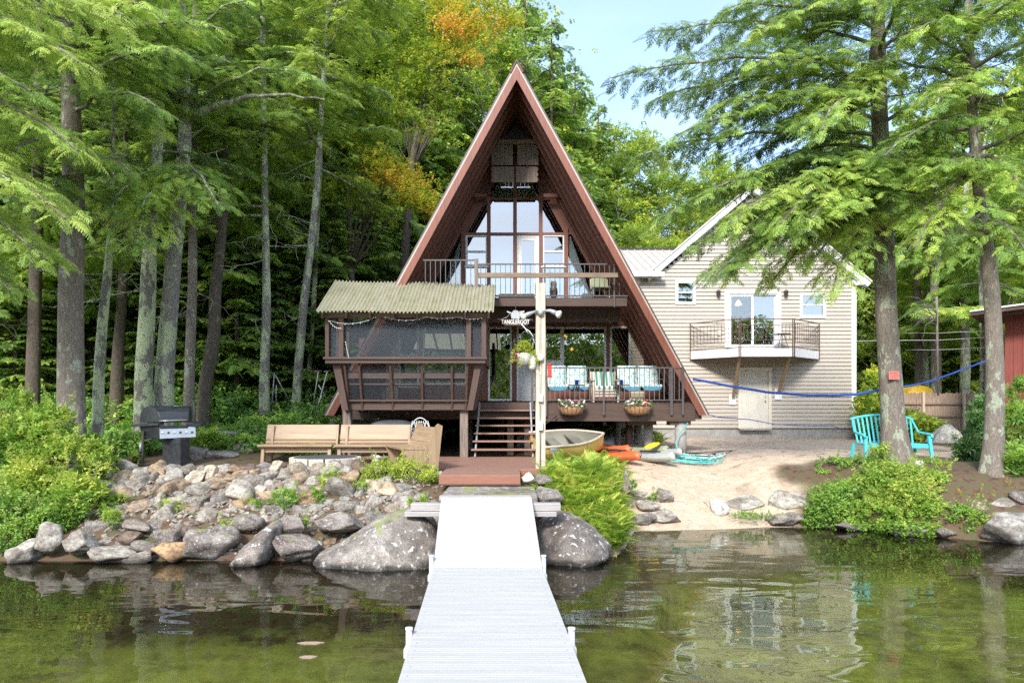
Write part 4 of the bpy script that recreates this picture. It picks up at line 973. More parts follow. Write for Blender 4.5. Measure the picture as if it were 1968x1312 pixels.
# main deck
xl, xr = AX - hw(2.2, .1) + .2, AX + hw(2.2, .1) - .12
mb = MB(); mb.box(xl, xr, YF + .06, YW - .02, 2.19, 2.265); mb.build('deck_floor', M['brown_x'], af)
mb = MB(); mb.box(PX(1028, 16), PX(1336, 16), YF - .02, YF + .05, PZ(809, 16), PZ(775, 16)); mb.build('deck_fascia', M['brown_x'], af)
mb = MB(); mb.box(PX(918, 16), PX(1028, 16), YF - .02, YF + .05, PZ(787, 16), PZ(774.5, 16)); mb.build('deck_edge', M['brown_x'], af)
mb = MB(); mb.box(xl, PX(1350, 16), YF + .06, YF + .3, 1.86, 2.18); mb.box(xl, xr, 18.6, 18.8, 1.86, 2.13); mb.box(xl, xr, 22.6, 22.8, 1.86, 2.13); mb.box(xl, xr, 26.2, 26.4, 1.86, 2.13); mb.build('girder', M['brown_x'], af)
mb = MB(); mb.box(PX(1290, 16), PX(1330, 16), YF + .1, YF + .5, 1.72, 1.855); mb.box(PX(1205, 16.6), PX(1260, 16.6), YF + .5, YF + .8, 1.72, 1.855); mb.build('bearing_block', M['weathered_x'], af)
for (px, Y, rpx, m_) in ((1308, 16.2, 11, 'concrete'), (1246, 16.8, 9, 'concrete'), (1226, 17.6, 8, 'concrete'), (1209, 16.9, 7, 'brown'), (1000, 18.7, 8, 'concrete'), (900, 18.7, 8, 'concrete'), (640, 18.0, 7, 'concrete'), (720, 22.7, 9, 'concrete'), (960, 22.7, 9, 'concrete'), (1230, 22.7, 9, 'concrete'), (800, 26.3, 9, 'concrete'), (1150, 26.3, 9, 'concrete'), (1185, 18.7, 8, 'concrete')):
    x = PX(px, Y); r = rpx * Y / F; g0 = GZ(x, Y) - .1
    mb = MB(); mb.tube([(x, Y, g0), (x, Y, g0 + .4), (x, Y, 1.86)], r, 16); mb.build('pier', M[m_], af)
mb = MB(); mb.box(PX(1008, 16.4), PX(1023, 16.4), 16.4, 16.55, 1.0, 1.86); mb.box(PX(975, 16.4), PX(987, 16.4), 16.4, 16.55, 1.0, 1.86); mb.build('wood_support', M['weathered'], af)
# front deck railing
mb = MB(); zt = PZ(706.5, 15.94); zb_ = PZ(768.5, 15.94); yr = 15.94
def rx_(px): return PX(px, 15.94)
mb.beam((rx_(1049), yr, zt), (rx_(1314), yr, zt), .035, .03); mb.beam((rx_(1049), yr, zb_), (rx_(1314), yr, zb_), .03, .025)
rail3 = mb.build('deck_railing', M['metal_dark'], af)
mb = MB(); px = 1057
while px < 1308: mb.beam((rx_(px), yr, zb_), (rx_(px), yr, zt), .015, .015); px += 9.55
mb.build('baluster', M['metal_dark2'] if 'metal_dark2' in M else M['metal_dark'], rail3)
for px, wd, zl in ((1050, .04, 800), (1160, .045, 797), (1290, .06, 797), (1312, .05, 797)):
    mb = MB(); mb.beam((rx_(px), yr - .02, PZ(zl, yr)), (rx_(px), yr - .02, zt), wd, .03); mb.build('rail_post', M['metal_dark'], rail3)
# sign with the house name
FONT = None
def text_mesh(txt, size, name, mat, parent, loc, rot=(PI / 2, 0, 0), extr=.004, xscale=1.0, spacing=1.0):
    cu = bpy.data.curves.new(name, 'FONT'); cu.body = txt; cu.size = size; cu.extrude = extr; cu.align_x = 'CENTER'; cu.align_y = 'CENTER'; cu.space_character = spacing
    cu.offset = size * .006
    ob = bpy.data.objects.new('tmp', cu); COL.objects.link(ob)
    dg = bpy.context.evaluated_depsgraph_get(); me = bpy.data.meshes.new_from_object(ob.evaluated_get(dg))
    bpy.data.objects.remove(ob)
    mt = Matrix.Translation(Vector(loc) - ORG[parent.name]) @ Matrix.Rotation(rot[0], 4, 'X') @ Matrix.Scale(xscale, 4, (1, 0, 0))
    me.transform(mt); me.materials.clear(); o = bpy.data.objects.new(name, me); COL.objects.link(o); me.materials.append(M[mat]); o.parent = parent; ORG[o.name] = ORG[parent.name]
    return o
YS = 15.6
sg = thing('name_sign', 'dark wooden sign board with white letters reading TANGLEROOT', 'sign', P(991, 619, YS))
mb = MB(); x0, x1 = PX(970, YS), PX(1013, YS); za, zb3 = PZ(625.5, YS), PZ(613.5, YS)
mb.prism([(x0 - .05, (za + zb3) / 2), (x0, za), (x1, za), (x1 + .05, (za + zb3) / 2 + .01), (x1, zb3), (x0, zb3)], 'y', YS, YS + .03); mb.build('board', M['brown_x'], sg)
text_mesh('TANGLEROOT', .135, 'lettering', 'letter', sg, (PX(990.5, YS), YS - .006, PZ(619, YS)), xscale=.72)
mb = MB()
c = P(991, 606, YS)
mb.loft([[c + Vector((a * .95, .02 + d, b)) for a, b in ((-.10, -.07), (.09, -.08), (.11, .02), (.05, .11), (-.04, .12), (-.12, .04))] for d in (-.02, .02)], smooth=False)
mb.beam(c + Vector((-.1, 0, .05)), c + Vector((-.2, 0, .09)), .02, .03); mb.beam(c + Vector((.08, 0, .07)), c + Vector((.2, 0, .09)), .02, .04)
mb.beam(c + Vector((-.03, 0, -.06)), c + Vector((-.06, 0, -.11)), .02, .02); mb.beam(c + Vector((.04, 0, -.06)), c + Vector((.08, 0, -.11)), .02, .02)
mb.tube([c + Vector((-.12, .01, .05)), c + Vector((-.2, .01, -.04)), c + Vector((-.35, .01, -.09)), c + Vector((-.42, .01, -.08))], .006, 6)
mb.tube([c + Vector((.1, .01, .0)), c + Vector((.22, .01, -.08)), c + Vector((.4, .01, -.10))], .006, 6)
mb.build('bird_ornament', M['metal_grey'], sg)
mb = MB(); mb.tube([P(1002, 622, YS), P(1010, 632, YS), P(1017, 636, YS), P(1024, 646, YS), P(1027, 660, YS)], .012, 8); mb.tube([P(1010, 632, YS), P(1015, 641, YS)], .008, 6); mb.build('white_twig', M['white'], sg)
mb = MB(); mb.tube([c + Vector((0, 0, .11)), c + Vector((0, .2, .28))], .005, 6); mb.build('hanger', M['metal_dark'], sg)

# small wall lamps, thermometer on the cabin wall
wl_ = thing('wall_lamp', 'tiny white lamp on the brown wall above the blind window', 'lamp', P(1171, 622, 18.4))
mb = MB(); c = P(1171, 618, 18.42); mb.lathe(c, [(.03, 0), (.05, -.03), (.02, .05)], 10); mb.build('shade', M['white'], wl_)
mb = MB(); mb.box(c.x - .03, c.x + .03, 18.44, 18.49, c.z - .02, c.z + .06); mb.build('base', M['white'], wl_)
tt = thing('thermometer', 'small white thermometer on the post between the two doors', 'thermometer', P(988.5, 655, 18.43))
mb = MB(); c = P(988.5, 653, 18.43); mb.box(c.x - .03, c.x + .03, 18.40, 18.45, c.z - .07, c.z + .05); mb.build('case', M['white'], tt, bevel=.008)
mb = MB(); mb.box(c.x - .006, c.x + .006, 18.392, 18.399, c.z - .045, c.z + .035); mb.build('scale', M['metal_dark'], tt)

# ------------------------------------------------------------------ screened porch
po = thing('screened_porch', 'brown screened porch box on posts with mossy corrugated roof', 'porch', (PX(781, 14.6), 15.2, 1.05))
Y0 = 14.4
def qx(px): return PX(px, Y0)
def qz(py): return PZ(py, Y0)
# corrugated roof sheet
nx_, rows = 1, 0
A0 = P(606, 599, 14.1); A1 = P(949, 599, 14.1); B0 = P(644, 539, 16.15); B1 = P(952, 547, 16.15)
nw = 46; vv = []; ff = []; nper = 8; n = nw * nper
for j in range(9):
    t = j / 8
    for i in range(n + 1):
        s = i / n; p = A0.lerp(A1, s).lerp(B0.lerp(B1, s), t)
        vv.append((p.x, p.y, p.z + .022 * math.sin(2 * PI * i / nper) + .012 * math.sin(s * 9 + t * 3)))
for j in range(8):
    for i in range(n):
        k = j * (n + 1) + i; ff.append((k, k + 1, k + n + 2, k + n + 1))
mb = MB(); mb.add(vv, ff, True); mb.build('roof', M['corrugated'], po)
mb = MB(); mb.box(qx(618), qx(940), Y0 - .05, Y0 + .02, qz(611), qz(602)); mb.build('eave_beam', M['brown_x'], po)
mb = MB()
for i in range(8):
    s = i / 7; mb.beam(A0.lerp(A1, .03 + s * .94) + Vector((0, .1, -.08)), B0.lerp(B1, .03 + s * .94) + Vector((0, 0, -.08)), .04, .09)
mb.build('roof_rafter', M['brown'], po)
YR = 16.4
# upper frame
def upost(px, w_, y=Y0, nm='post', p0=690, p1=611): 
    mb = MB(); mb.box(PX(px - w_ / 2, y), PX(px + w_ / 2, y), y - .03, y + .06, qz(p0), qz(p1)); return mb.build(nm, M['brown'], po)
upost(629, 7); upost(656, 9); upost(901, 9); upost(930, 9)
mb = MB(); mb.box(qx(623), qx(936), Y0 - .09, Y0 + .06, qz(690.5), qz(686)); mb.box(qx(626), qx(933), Y0 - .05, Y0 + .06, qz(698), qz(690.6)); mb.build('sill_beam', M['brown_x'], po)
mb = MB(); mb.box(qx(632), qx(927), Y0 + .062, Y0 + .066, qz(686), qz(611)); mb.build('upper_screen', M['screen'], po)
for px, nm in ((627, 'left'), (932, 'right')):
    x = qx(px)
    mb = MB(); mb.box(x - .03, x + .03, Y0 + .07, YR, qz(611) - .0, qz(602)); mb.box(x - .03, x + .03, Y0 + .07, YR, qz(698), qz(688)); mb.box(x - .03, x + .03, YR - .1, YR, qz(688), qz(611)); mb.box(x - .03, x + .03, 15.3, 15.4, qz(688), qz(611)); mb.build('side_frame', M['brown'], po)
    mb = MB(); mb.box(x - .002, x + .002, Y0 + .07, YR, qz(688), qz(611)); mb.build('side_screen', M['screen'], po)
# lower tapered frame
def lp(px, py, d=0):
    t = (py - 698) / 86.0; return Vector((PX(px, Y0), Y0 + .04 + .30 * t + d, PZ(py, Y0)))
def lbeam(a, b, w_, h_, nm, mat='brown'):
    mb = MB(); mb.beam(a, b, w_, h_, up=(0, 1, 0)); return mb.build(nm, M[mat], po)
for a, b in ((661, 664), (689, 690), (749, 750), (810, 808), (868, 866), (898, 893)):
    lbeam(lp(a, 699), lp(b, 788), .045, .06, 'stud')
lbeam(lp(661, 769, -.01), lp(897, 769, -.01), .035, .07, 'bottom_rail', 'brown_x')
lbeam(lp(662, 721, .05), lp(897, 721, .05), .11, .02, 'seat_rail', 'brown_x')
lbeam(lp(662, 737, .06), lp(897, 737, .06), .03, .02, 'seat_rail', 'brown_x')
lbeam(lp(657, 780, .01), lp(899, 780, .01), .16, .03, 'skirt_board', 'brown_x')
mb = MB(); a, b, c_, d_ = lp(662, 699, .03), lp(897, 699, .03), lp(895, 768, .03), lp(663, 768, .03); mb.add([a, b, c_, d_], [(0, 1, 2, 3)]); mb.build('lower_screen', M['screen'], po)
for s, (xt, xb_) in ((-1, (637, 655)), (1, (925, 908))):
    mb = MB(); mb.prism([(qx(xt), qz(699)), (qx(xb_), qz(788)), (qx(xb_) - s * .13, qz(788)), (qx(xt) - s * .16, qz(699))] if s < 0 else [(qx(xt), qz(699)), (qx(xt) - .14, qz(699)), (qx(xb_) - .12, qz(788)), (qx(xb_), qz(788))], 'y', Y0 + .1, Y0 + .14); mb.build('cheek_board', M['brown'], po)
    mb = MB(); mb.add([(qx(xt), Y0 + .12, qz(699)), (qx(xb_), Y0 + .3, qz(788)), (qx(xb_), YR, qz(788)), (qx(xt), YR, qz(699))], [(0, 1, 2, 3)]); mb.build('side_boards', M['brown'], po, solid=.03)
mb = MB(); mb.box(qx(655), qx(908), Y0 + .35, YR + 1.9, 2.08, 2.2); mb.build('floor', M['brown_x'], po)
for px, py in ((668, 824), (892, 878)):
    x = PX(px, 14.9); z = 1.05 if px > 800 else GZ(x, 14.9); mb = MB(); mb.box(x - .085, x + .085, 14.82, 14.99, z - .02, 2.09); mb.build('leg', M['weathered'], po)
mb = MB(); mb.box(PX(655, 16.3), PX(672, 16.3), 16.3, 16.5, 1.0, 2.08); mb.box(PX(690, 16.3), PX(900, 16.3), 16.3, 16.4, 1.88, 2.08); mb.build('rear_support', M['brown'], po)
mb = MB(); mb.box(qx(700), qx(870), 15.0, 15.5, 2.62, 2.66); mb.box(qx(720), qx(726), 15.2, 15.25, 2.2, 2.62); mb.box(qx(850), qx(856), 15.2, 15.25, 2.2, 2.62)
o = mb.build('table', M['brown_x']); tag(o, 'brown plank table inside the screened porch', 'table')
# fairy lights under the eave
def sag(a, b, s, n=10): return [Vector(a).lerp(Vector(b), i / n) - Vector((0, 0, s * 4 * (i / n) * (1 - i / n))) for i in range(n + 1)]
fl = thing('string_lights', 'thin white string of small bulbs hung under the porch eave', 'string lights', P(780, 612, 14.3))
mb = MB(); bpos = []
for (a, b, s) in (((634, 616), (722, 609), .10), ((740, 609), (820, 609), .07), ((820, 609), (880, 609), .03), ((880, 609), (926, 611), .03), ((632, 616), (655, 630), .05), ((664, 656), (670, 686), .01)):
    pts = sag(P(a[0], a[1], 14.3), P(b[0], b[1], 14.3), s, 12); mb.tube(pts, .004, 4)
    bpos += pts[::2]
mb.build('wire', M['white'], fl); bl = MB(); bl.lathe(bpos[0] - Vector((0, 0, .012)), [(.004, -.012), (.011, 0), (.004, .012)], 5); b0_ = bl.build('bulb', M['bulb'], fl)
for p in bpos[1:]:
    c_ = b0_.copy(); COL.objects.link(c_); c_.parent = fl; c_.location = p - bpos[0]

# ------------------------------------------------------------------ stairs with handrail
st = thing('stairs', 'open wooden stairs with six brown treads on thin metal stringers', 'stairs', (PX(965, 15.5), 15.5, 1.05))
tp = [(787, 16.0), (801.5, 15.8), (816, 15.6), (831, 15.4), (846, 15.2), (862, 15.0)]
for i, (py, Y) in enumerate(tp):
    mb = MB(); z = PZ(py, Y); mb.box(PX(919 - i * 2.6, Y), PX(1028, Y), Y - .13, Y + .13, z - .035, z); mb.build('tread', M['composite'], st, bevel=.004)
for a, b in (((922, 775, 16.0), (913, 880, 14.93)), ((1019, 775, 16.0), (1024, 880, 14.93))):
    mb = MB(); mb.beam(P(*a), P(*b), .035, .10); mb.build('stringer', M['metal_grey'], st)
mb = MB(); mb.beam(P(1023, 707, 15.95), P(1023, 800, 15.95), .06, .05); mb.beam(P(1022, 706, 15.95), P(1028, 706, 15.95), .05, .04); mb.beam(P(1029, 706, 15.95), P(1029, 770, 15.95), .03, .03); mb.beam(P(1023, 740, 15.95), P(1029, 740, 15.95), .03, .03)
mb.build('handrail', M['metal_dark'], st)

# ------------------------------------------------------------------ tan house
TY = 24.0
th_ = thing('house', 'two storey house with tan lap siding and white trim behind the beach', 'house', (PX(1440, TY), 27, 1.3))
def tx(px): return PX(px, TY)
def tz(py): return PZ(py, TY)
gx0, gx1, gpk, gpz = tx(1262), tx(1645), tx(1444), tz(372)
zEL, zER = tz(528), tz(540)
zTop = gpz; sl_l = (gpz - zEL) / (gpk - gx0); sl_r = (gpz - zER) / (gx1 - gpk)
opens = [(tx(1300), tx(1334), tz(583), tz(541)), (tx(1397), tx(1495), tz(667), tz(563)), (tx(1539), tx(1584), tz(609), tz(565)), (tx(1423), tx(1478), tz(820), tz(710))]
xl_wing = tx(1186)
def cutf(z, zt, x0, x1):
    zm = zt
    a, b = x0, x1
    if zm > zEL: a = gx0 + (zm - zEL) / sl_l
    else: a = xl_wing
    if zm > zER: b = gx1 - (zm - zER) / sl_r
    if b - a < .05: return []
    segs = [(a, b)]
    for (o0, o1, oz0, oz1) in opens:
        if zt > oz0 + .01 and z < oz1 - .01:
            ns = []
            for (p, q) in segs:
                if o1 <= p or o0 >= q: ns.append((p, q)); continue
                if o0 > p: ns.append((p, o0))
                if o1 < q: ns.append((o1, q))
            segs = ns
    return segs
lap(th_, xl_wing, tx(1638), TY, tz(822), gpz, 'vinyl', 'siding', .1365, cutf, out=.036)
mb = MB(); mb.box(xl_wing, tx(1642), TY + .03, 33, GZ(10, 24) - .4, tz(821)); mb.build('foundation', M['concrete'], th_)
mb = MB(); mb.prism([(gx0 + .05, zEL), (gx1 - .05, zER), (gpk, gpz - .05)], 'y', 32.9, 33.0); mb.box(xl_wing, gx1 - .05, 32.9, 33, tz(821), zER); mb.box(gx1 - .06, gx1 - .02, TY + .02, 33, tz(821), zER); mb.build('rear_walls', M['vinyl'], th_)
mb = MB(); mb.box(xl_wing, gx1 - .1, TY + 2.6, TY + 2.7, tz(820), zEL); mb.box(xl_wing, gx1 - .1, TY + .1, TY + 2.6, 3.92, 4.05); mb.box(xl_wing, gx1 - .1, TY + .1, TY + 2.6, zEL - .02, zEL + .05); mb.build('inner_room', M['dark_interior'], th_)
# gable roof with white rakes
def rake(x0, z0, x1, z1, s):
    d = Vector((x1 - x0, 0, z1 - z0)).normalized(); n = Vector((-d.z, 0, d.x)) * (1 if s > 0 else -1)
    if n.z < 0: n = -n
    a = Vector((x0, 0, z0)) - d * .38; b = Vector((x1, 0, z1))
    def q(p, k): return (p.x + n.x * k, p.z + n.z * k)
    def zap(k):  # where the layer meets the middle plane
        return q(b, k)
    mb = MB(); mb.prism([q(a, .02), q(b, .02), q(b, .20), q(a, .20)], 'y', TY - .22, TY - .17); mb.build('rake_board', M['white'], th_)
    mb = MB(); mb.prism([q(a, .0), q(b, .0), q(b, .03), q(a, .03)], 'y', TY - .168, TY + .05); mb.build('soffit', M['white'], th_)
    mb = MB(); mb.prism([q(a, .205), q(b, .205), q(b, .26), q(a, .26)], 'y', TY - .26, 33.2); mb.build('roof', M['roofmetal'], th_)
rake(gx0, zEL, gpk, gpz, 1); rake(gx1, zER, gpk, gpz, -1)
# corner board and downspout
mb = MB(); mb.box(tx(1636), tx(1645), TY - .035, TY + .05, tz(820), zER + .05); mb.build('corner_board', M['white'], th_)
mb = MB(); mb.box(tx(1645), tx(1657), TY - .2, TY + .1, zER - .16, zER + .02); mb.build('eave_return', M['white'], th_)
# left wing: standing seam roof, eave board
wy = 27.8
mb = MB(); e0 = (tx(1170), TY - .35, PZ(522, TY - .35)); e1 = (PX(1268, TY - .35), TY - .35, PZ(522, TY - .35)); r0 = (PX(1150, wy), wy, PZ(481, wy)); r1 = (PX(1345, wy), wy, PZ(481, wy))
mb.add([e0, e1, r1, r0], [(0, 1, 2, 3)]); mb.build('wing_roof', M['roofmetal'], th_, solid=.04)
mb = MB()
for k in range(15):
    t = (k + .5) / 15; x = e0[0] + (r1[0] - e0[0]) * t
    ze = Vector(e0).lerp(Vector(r0), 0); a = Vector((x, e0[1], e0[2] + .04)); b = Vector((x, r0[1], r0[2] + .04))
    if x > e1[0]: f = (x - e1[0]) / (r1[0] - e1[0]); a = a.lerp(b, f)
    mb.beam(a, b, .025, .04)
mb.build('roof_seam', M['roofmetal'], th_)
mb = MB(); mb.box(r0[0], r1[0], wy - .1, wy + .1, r0[2] + .02, r0[2] + .07); mb.build('wing_ridge', M['shingle'], th_)
mb = MB(); mb.box(tx(1165), tx(1272), TY - .42, TY - .30, PZ(531, TY - .35), PZ(522.5, TY - .35)); mb.box(tx(1165), tx(1262), TY - .3, TY - .03, PZ(531, TY - .35) , PZ(530, TY - .35)); mb.build('wing_eave', M['white'], th_)
mb = MB(); mb.prism([(TY, zEL - .2), (wy, r0[2] - .1), (33, r0[2] - 1.2), (33, zEL - .2)], 'x', tx(1186), tx(1190)); mb.build('wing_side', M['vinyl'], th_)
window(th_, tx(1300), tx(1334), tz(583), tz(541), TY, .055, sash=.5, glass='glass', trimw=.045)
w3 = window(th_, tx(1539), tx(1584), tz(609), tz(565), TY, .055, sash=.52, glass='glass', trimw=.045)
mb = MB()
for s0 in (1541, 1571):
    r_ = [Vector((tx(s0 + k * 1.1), TY + .1 + .02 * (k % 2), tz(607))) for k in range(11)]; mb.loft([r_, [p + Vector((0, 0, tz(566) - tz(607))) for p in r_]], closed=False, cap=False)
mb.build('curtain', M['curtain'], w3)
window(th_, tx(1206), tx(1226), tz(575), tz(538), TY - .02, .05, glass='glass', trimw=.03)
# sliding balcony door
sd = frame_rect(th_, tx(1392), tx(1500), tz(669), tz(558), TY - .06, .115, .06, 'white', 'sliding_door')
frame_rect(sd, tx(1398.5), tx(1494), tz(667), tz(564), TY - .03, .05, .06, 'white', 'door_frame')
for a, b, nm in ((1401, 1448, 0), (1445, 1492, 1)):
    lf = frame_rect(sd, tx(a), tx(b), tz(666), tz(565.5), TY + (.0 if nm == 0 else .035), .075, .03, 'white', 'door_leaf')
    mb = MB(); y_ = TY + (.012 if nm == 0 else .047); mb.box(tx(a) + .07, tx(b) - .07, y_, y_ + .006, tz(666) + .07, tz(565.5) - .07); 
    gl = mb.build('glass', M['glass_clear'] if nm == 0 else M['glass'], sd)
mb = MB(); mb.lathe(P(1419, 582, 25.6), [(.03, .10), (.06, .06), (.12, -.06), (.125, -.08), (.0, -.08)], 14); o = mb.build('pendant_lamp', M['lamp_on']); tag(o, 'lit amber pendant lamp behind the balcony door glass', 'lamp')
mb = MB(); mb.lathe(P(1105, 644, 20.5) - Vector((.33, 0, .02)), [(.02, .04), (.12, -.02), (.02, -.03)], 12); o = mb.build('pendant_lamp', M['lamp_on']); tag(o, 'lit amber bulb seen in the cabin picture window, left one', 'lamp')
mb = MB(); mb.lathe(P(1115, 671, 20.5) - Vector((.25, 0, 0)), [(.02, .05), (.055, 0), (.02, -.04)], 12); o = mb.build('pendant_lamp', M['lamp_on']); tag(o, 'round lit bulb low behind the picture window of the cabin', 'lamp')
# entry door
ed = frame_rect(th_, tx(1418), tx(1482), tz(823), tz(706), TY - .055, .10, .07, 'cream', 'entry_door')
mb = MB(); mb.box(tx(1423.5), tx(1476.5), TY - .0, TY + .04, tz(821), tz(711)); lf = mb.build('door_leaf', M['doorpaint'] if 'doorpaint' in M else M['cream'], ed)
mb = MB(); mb.lathe(P(1471, 770, TY - .05), [(.0, -.025), (.025, -.02), (.028, 0), (.025, .02), (0, .025)], 10); mb.lathe(P(1471, 762, TY - .03), [(0, -.015), (.018, -.01), (.018, .01), (0, .015)], 10); mb.build('handle', M['metal_grey'], ed)
mb = MB(); mb.box(tx(1420), tx(1480), TY - .16, TY - .06, tz(826), tz(822.5)); mb.build('threshold', M['concrete'], ed)
# balcony
def bz(py, Y): return PZ(py, Y)
zf2 = PZ(671, 23.0)
bpts = [(tx(1325), TY - .05), (PX(1421, 22.75), 22.75), (PX(1524, 22.75), 22.75), (tx(1572), TY - .05)]
bal = thing('balcony', 'white edged balcony with rusty iron railing on the tan house', 'balcony', (tx(1450), 23.4, zf2))
mb = MB(); mb.prism(bpts, 'z', zf2 - .04, zf2 - .002); mb.build('deck', M['polewood'], bal)
for i, (p, q) in enumerate(zip(bpts[:-1], bpts[1:])):
    mb = MB(); a = Vector((p[0], p[1] - .02, zf2 - .13)); b = Vector((q[0], q[1] - .02, zf2 - .13)); mb.beam(a, b, .04, .27); mb.build('fascia', M['white'], bal)
def rl_(a, b, kind):
    a = Vector((a[0], a[1] - .05, 0)); b = Vector((b[0], b[1] - .05, 0)); mb = MB()
    zt = zf2 + .98 if kind == 'mid' else zf2 + .98
    n = round((b - a).length / .13)
    mb.beam(a + Vector((0, 0, zt)), b + Vector((0, 0, zt)), .03, .03); mb.beam(a + Vector((0, 0, zf2 + .05)), b + Vector((0, 0, zf2 + .05)), .02, .02)
    if kind == 'mid':
        mb.beam(a + Vector((0, 0, zf2 + .78)), b + Vector((0, 0, zf2 + .78)), .02, .02); mb.beam(a + Vector((0, 0, zf2 + .28)), b + Vector((0, 0, zf2 + .28)), .02, .02)
        for i in range(1, n):
            p = a.lerp(b, i / n); mb.beam(p + Vector((0, 0, zf2 + .28)), p + Vector((0, 0, zf2 + .78)), .014, .014)
    else:
        for zz in (.84, .68, .52, .36, .24): mb.beam(a + Vector((0, 0, zf2 + zz)), b + Vector((0, 0, zf2 + zz)), .014, .014)
        for i in range(1, n):
            p = a.lerp(b, i / n); mb.beam(p + Vector((0, 0, zf2 + .24)), p + Vector((0, 0, zf2 + .84)), .013, .013)
        p = a.lerp(b, .55); mb.beam(p + Vector((0, 0, zf2 + .84)), p + Vector((0, 0, zt)), .014, .014)
    mb.build('railing', M['metal_rust'], bal)
rl_(bpts[0], bpts[1], 'side'); rl_(bpts[1], bpts[2], 'mid'); rl_(bpts[2], bpts[3], 'side')
for p in bpts:
    for d in ((-.03, .03) if 22 < p[1] < 23 else (0,)):
        mb = MB(); mb.beam((p[0] + d, p[1] - .06, zf2 - .28), (p[0] + d, p[1] - .06, zf2 + 1.0), .028, .028); mb.build('rail_post', M['metal_rust'], bal)
for (a, b) in (((1422, 683, 22.85), (1409, 762, TY - .12)), ((1518, 683, 22.85), (1497, 752, TY - .12))):
    mb = MB(); mb.beam(P(*a), P(*b), .09, .09); mb.build('brace', M['pine_z'], bal)
    q = P(*b); mb = MB(); mb.box(q.x - .12, q.x + .12, TY - .06, TY - .024, q.z - .28, q.z + .10); mb.build('brace_plate', M['white'], bal)
for px, lab in ((1381, 'dark lantern left of the balcony door'), (1511, 'dark lantern right of the balcony door')):
    la = thing('wall_lantern', lab, 'lantern', P(px, 563, TY - .1)); c = P(px, 563, TY - .12)
    mb = MB(); mb.lathe(c, [(.02, -.13), (.06, -.10), (.07, .04), (.09, .05), (.02, .12)], 8); mb.build('cage', M['metal_dark'], la)
    mb = MB(); mb.box(c.x - .05, c.x + .05, TY - .05, TY - .024, c.z - .06, c.z + .1); mb.beam(c + Vector((0, 0, .1)), (c.x, TY - .03, c.z + .05), .02, .02); mb.build('bracket', M['metal_grey'], la)
mb = MB(); c = P(1382, 640, TY - .06); mb.box(c.x - .06, c.x + .06, TY - .07, TY - .024, c.z - .08, c.z + .08)
o = mb.build('outlet_box', M['cream'], bevel=.01); tag(o, 'small cream outlet box on the siding left of the balcony door', 'outlet')
bc = thing('bistro_table', 'small round dark table on the tan house balcony', 'table', P(1504, 668, 23.4)); c = P(1504, 652, 23.4)
mb = MB(); mb.lathe((c.x, c.y, zf2 + .55), [(.0, -.01), (.28, -.01), (.28, .01), (0, .01)], 20); mb.build('tabletop', M['metal_dark'], bc)
for k in range(3):
    a = k * 2.1; mb = MB(); mb.tube([(c.x + .05 * math.cos(a), c.y + .05 * math.sin(a), zf2 + .54), (c.x + .22 * math.cos(a), c.y + .22 * math.sin(a), zf2)], .012, 6); mb.build('leg', M['metal_dark'], bc)
# ------------------------------------------------------------------ tall pole with lamps
YPo = 12.0
pl = thing('utility_pole', 'tall pale square wooden pole with twin floodlights in front of the stairs', 'pole', P(1039, 905, YPo))
mb = MB(); xa, xb = PX(1029.5, YPo), PX(1048, YPo); zt = PZ(545, YPo); z0 = 1.0
for a, b in ((0, .43), (.46, 1)):
    n = 10; rings = []
    for i in range(n + 1):
        z = z0 + (zt - z0) * i / n; d = .003 * math.sin(i * 1.7 + a * 5)
        rings.append([Vector((xa + (xb - xa) * a + d, YPo - .07, z)), Vector((xa + (xb - xa) * b + d, YPo - .07, z)), Vector((xa + (xb - xa) * b + d, YPo + .07, z)), Vector((xa + (xb - xa) * a + d, YPo + .07, z))])
    mb.loft(rings, smooth=False)
mb.build('post', M['polewood'], pl, bevel=.006)
xc = PX(1038.5, YPo)
mb = MB(); mb.tube([(xc, YPo - .078, PZ(900, YPo)), (xc, YPo - .078, PZ(610, YPo))], .010, 8); mb.build('conduit', M['metal_grey'], pl)
mb = MB(); mb.lathe((xc, YPo - .10, PZ(601, YPo)), [(.02, -.07), (.055, -.04), (.055, .02), (.02, .04)], 12); mb.build('lamp_box', M['metal_grey'], pl)
for s in (-1, 1):
    c = Vector((xc, YPo - .11, PZ(599, YPo)))
    d = Vector((s * .9, -.25, -.42)).normalized(); a = c + Vector((s * .06, 0, .0)); b = c + Vector((s * .16, -.03, -.0 if s > 0 else -.04))
    e = b + d * .13
    mb = MB(); mb.tube([a, b, b + d * .05, e], [.02, .028, .04, .042], 12); fl_ = mb.build('floodlight', M['metal_grey'], pl)
    mb = MB(); mb.tube([e, e + d * .05, e + d * .075], [.045, .072, .06], 14); mb.build('lamp', M['bulb'], fl_)
mb = MB(); mb.lathe((xc, YPo - .09, PZ(688, YPo)), [(.0, -.06), (.055, -.05), (.06, 0), (.055, .05), (0, .06)], 14); mb.build('junction_box', M['white'], pl)
mb = MB(); mb.box(xc - .04, xc + .045, YPo - .13, YPo - .075, PZ(772, YPo), PZ(757, YPo)); mb.build('outlet_box', M['cream'], pl, bevel=.006)
mb = MB(); mb.box(xc - .035, xc + .04, YPo - .14, YPo - .075, PZ(826, YPo), PZ(810, YPo)); mb.build('switch_box', M['white'], pl, bevel=.006)
mb = MB(); mb.tube([(xa, YPo, PZ(655, YPo)), (xa - .10, YPo, PZ(640, YPo)), (xa - .2, YPo - .02, PZ(637, YPo)), (xa - .26, YPo - .02, PZ(643, YPo))], .008, 6); mb.build('hook', M['metal_dark'], pl)
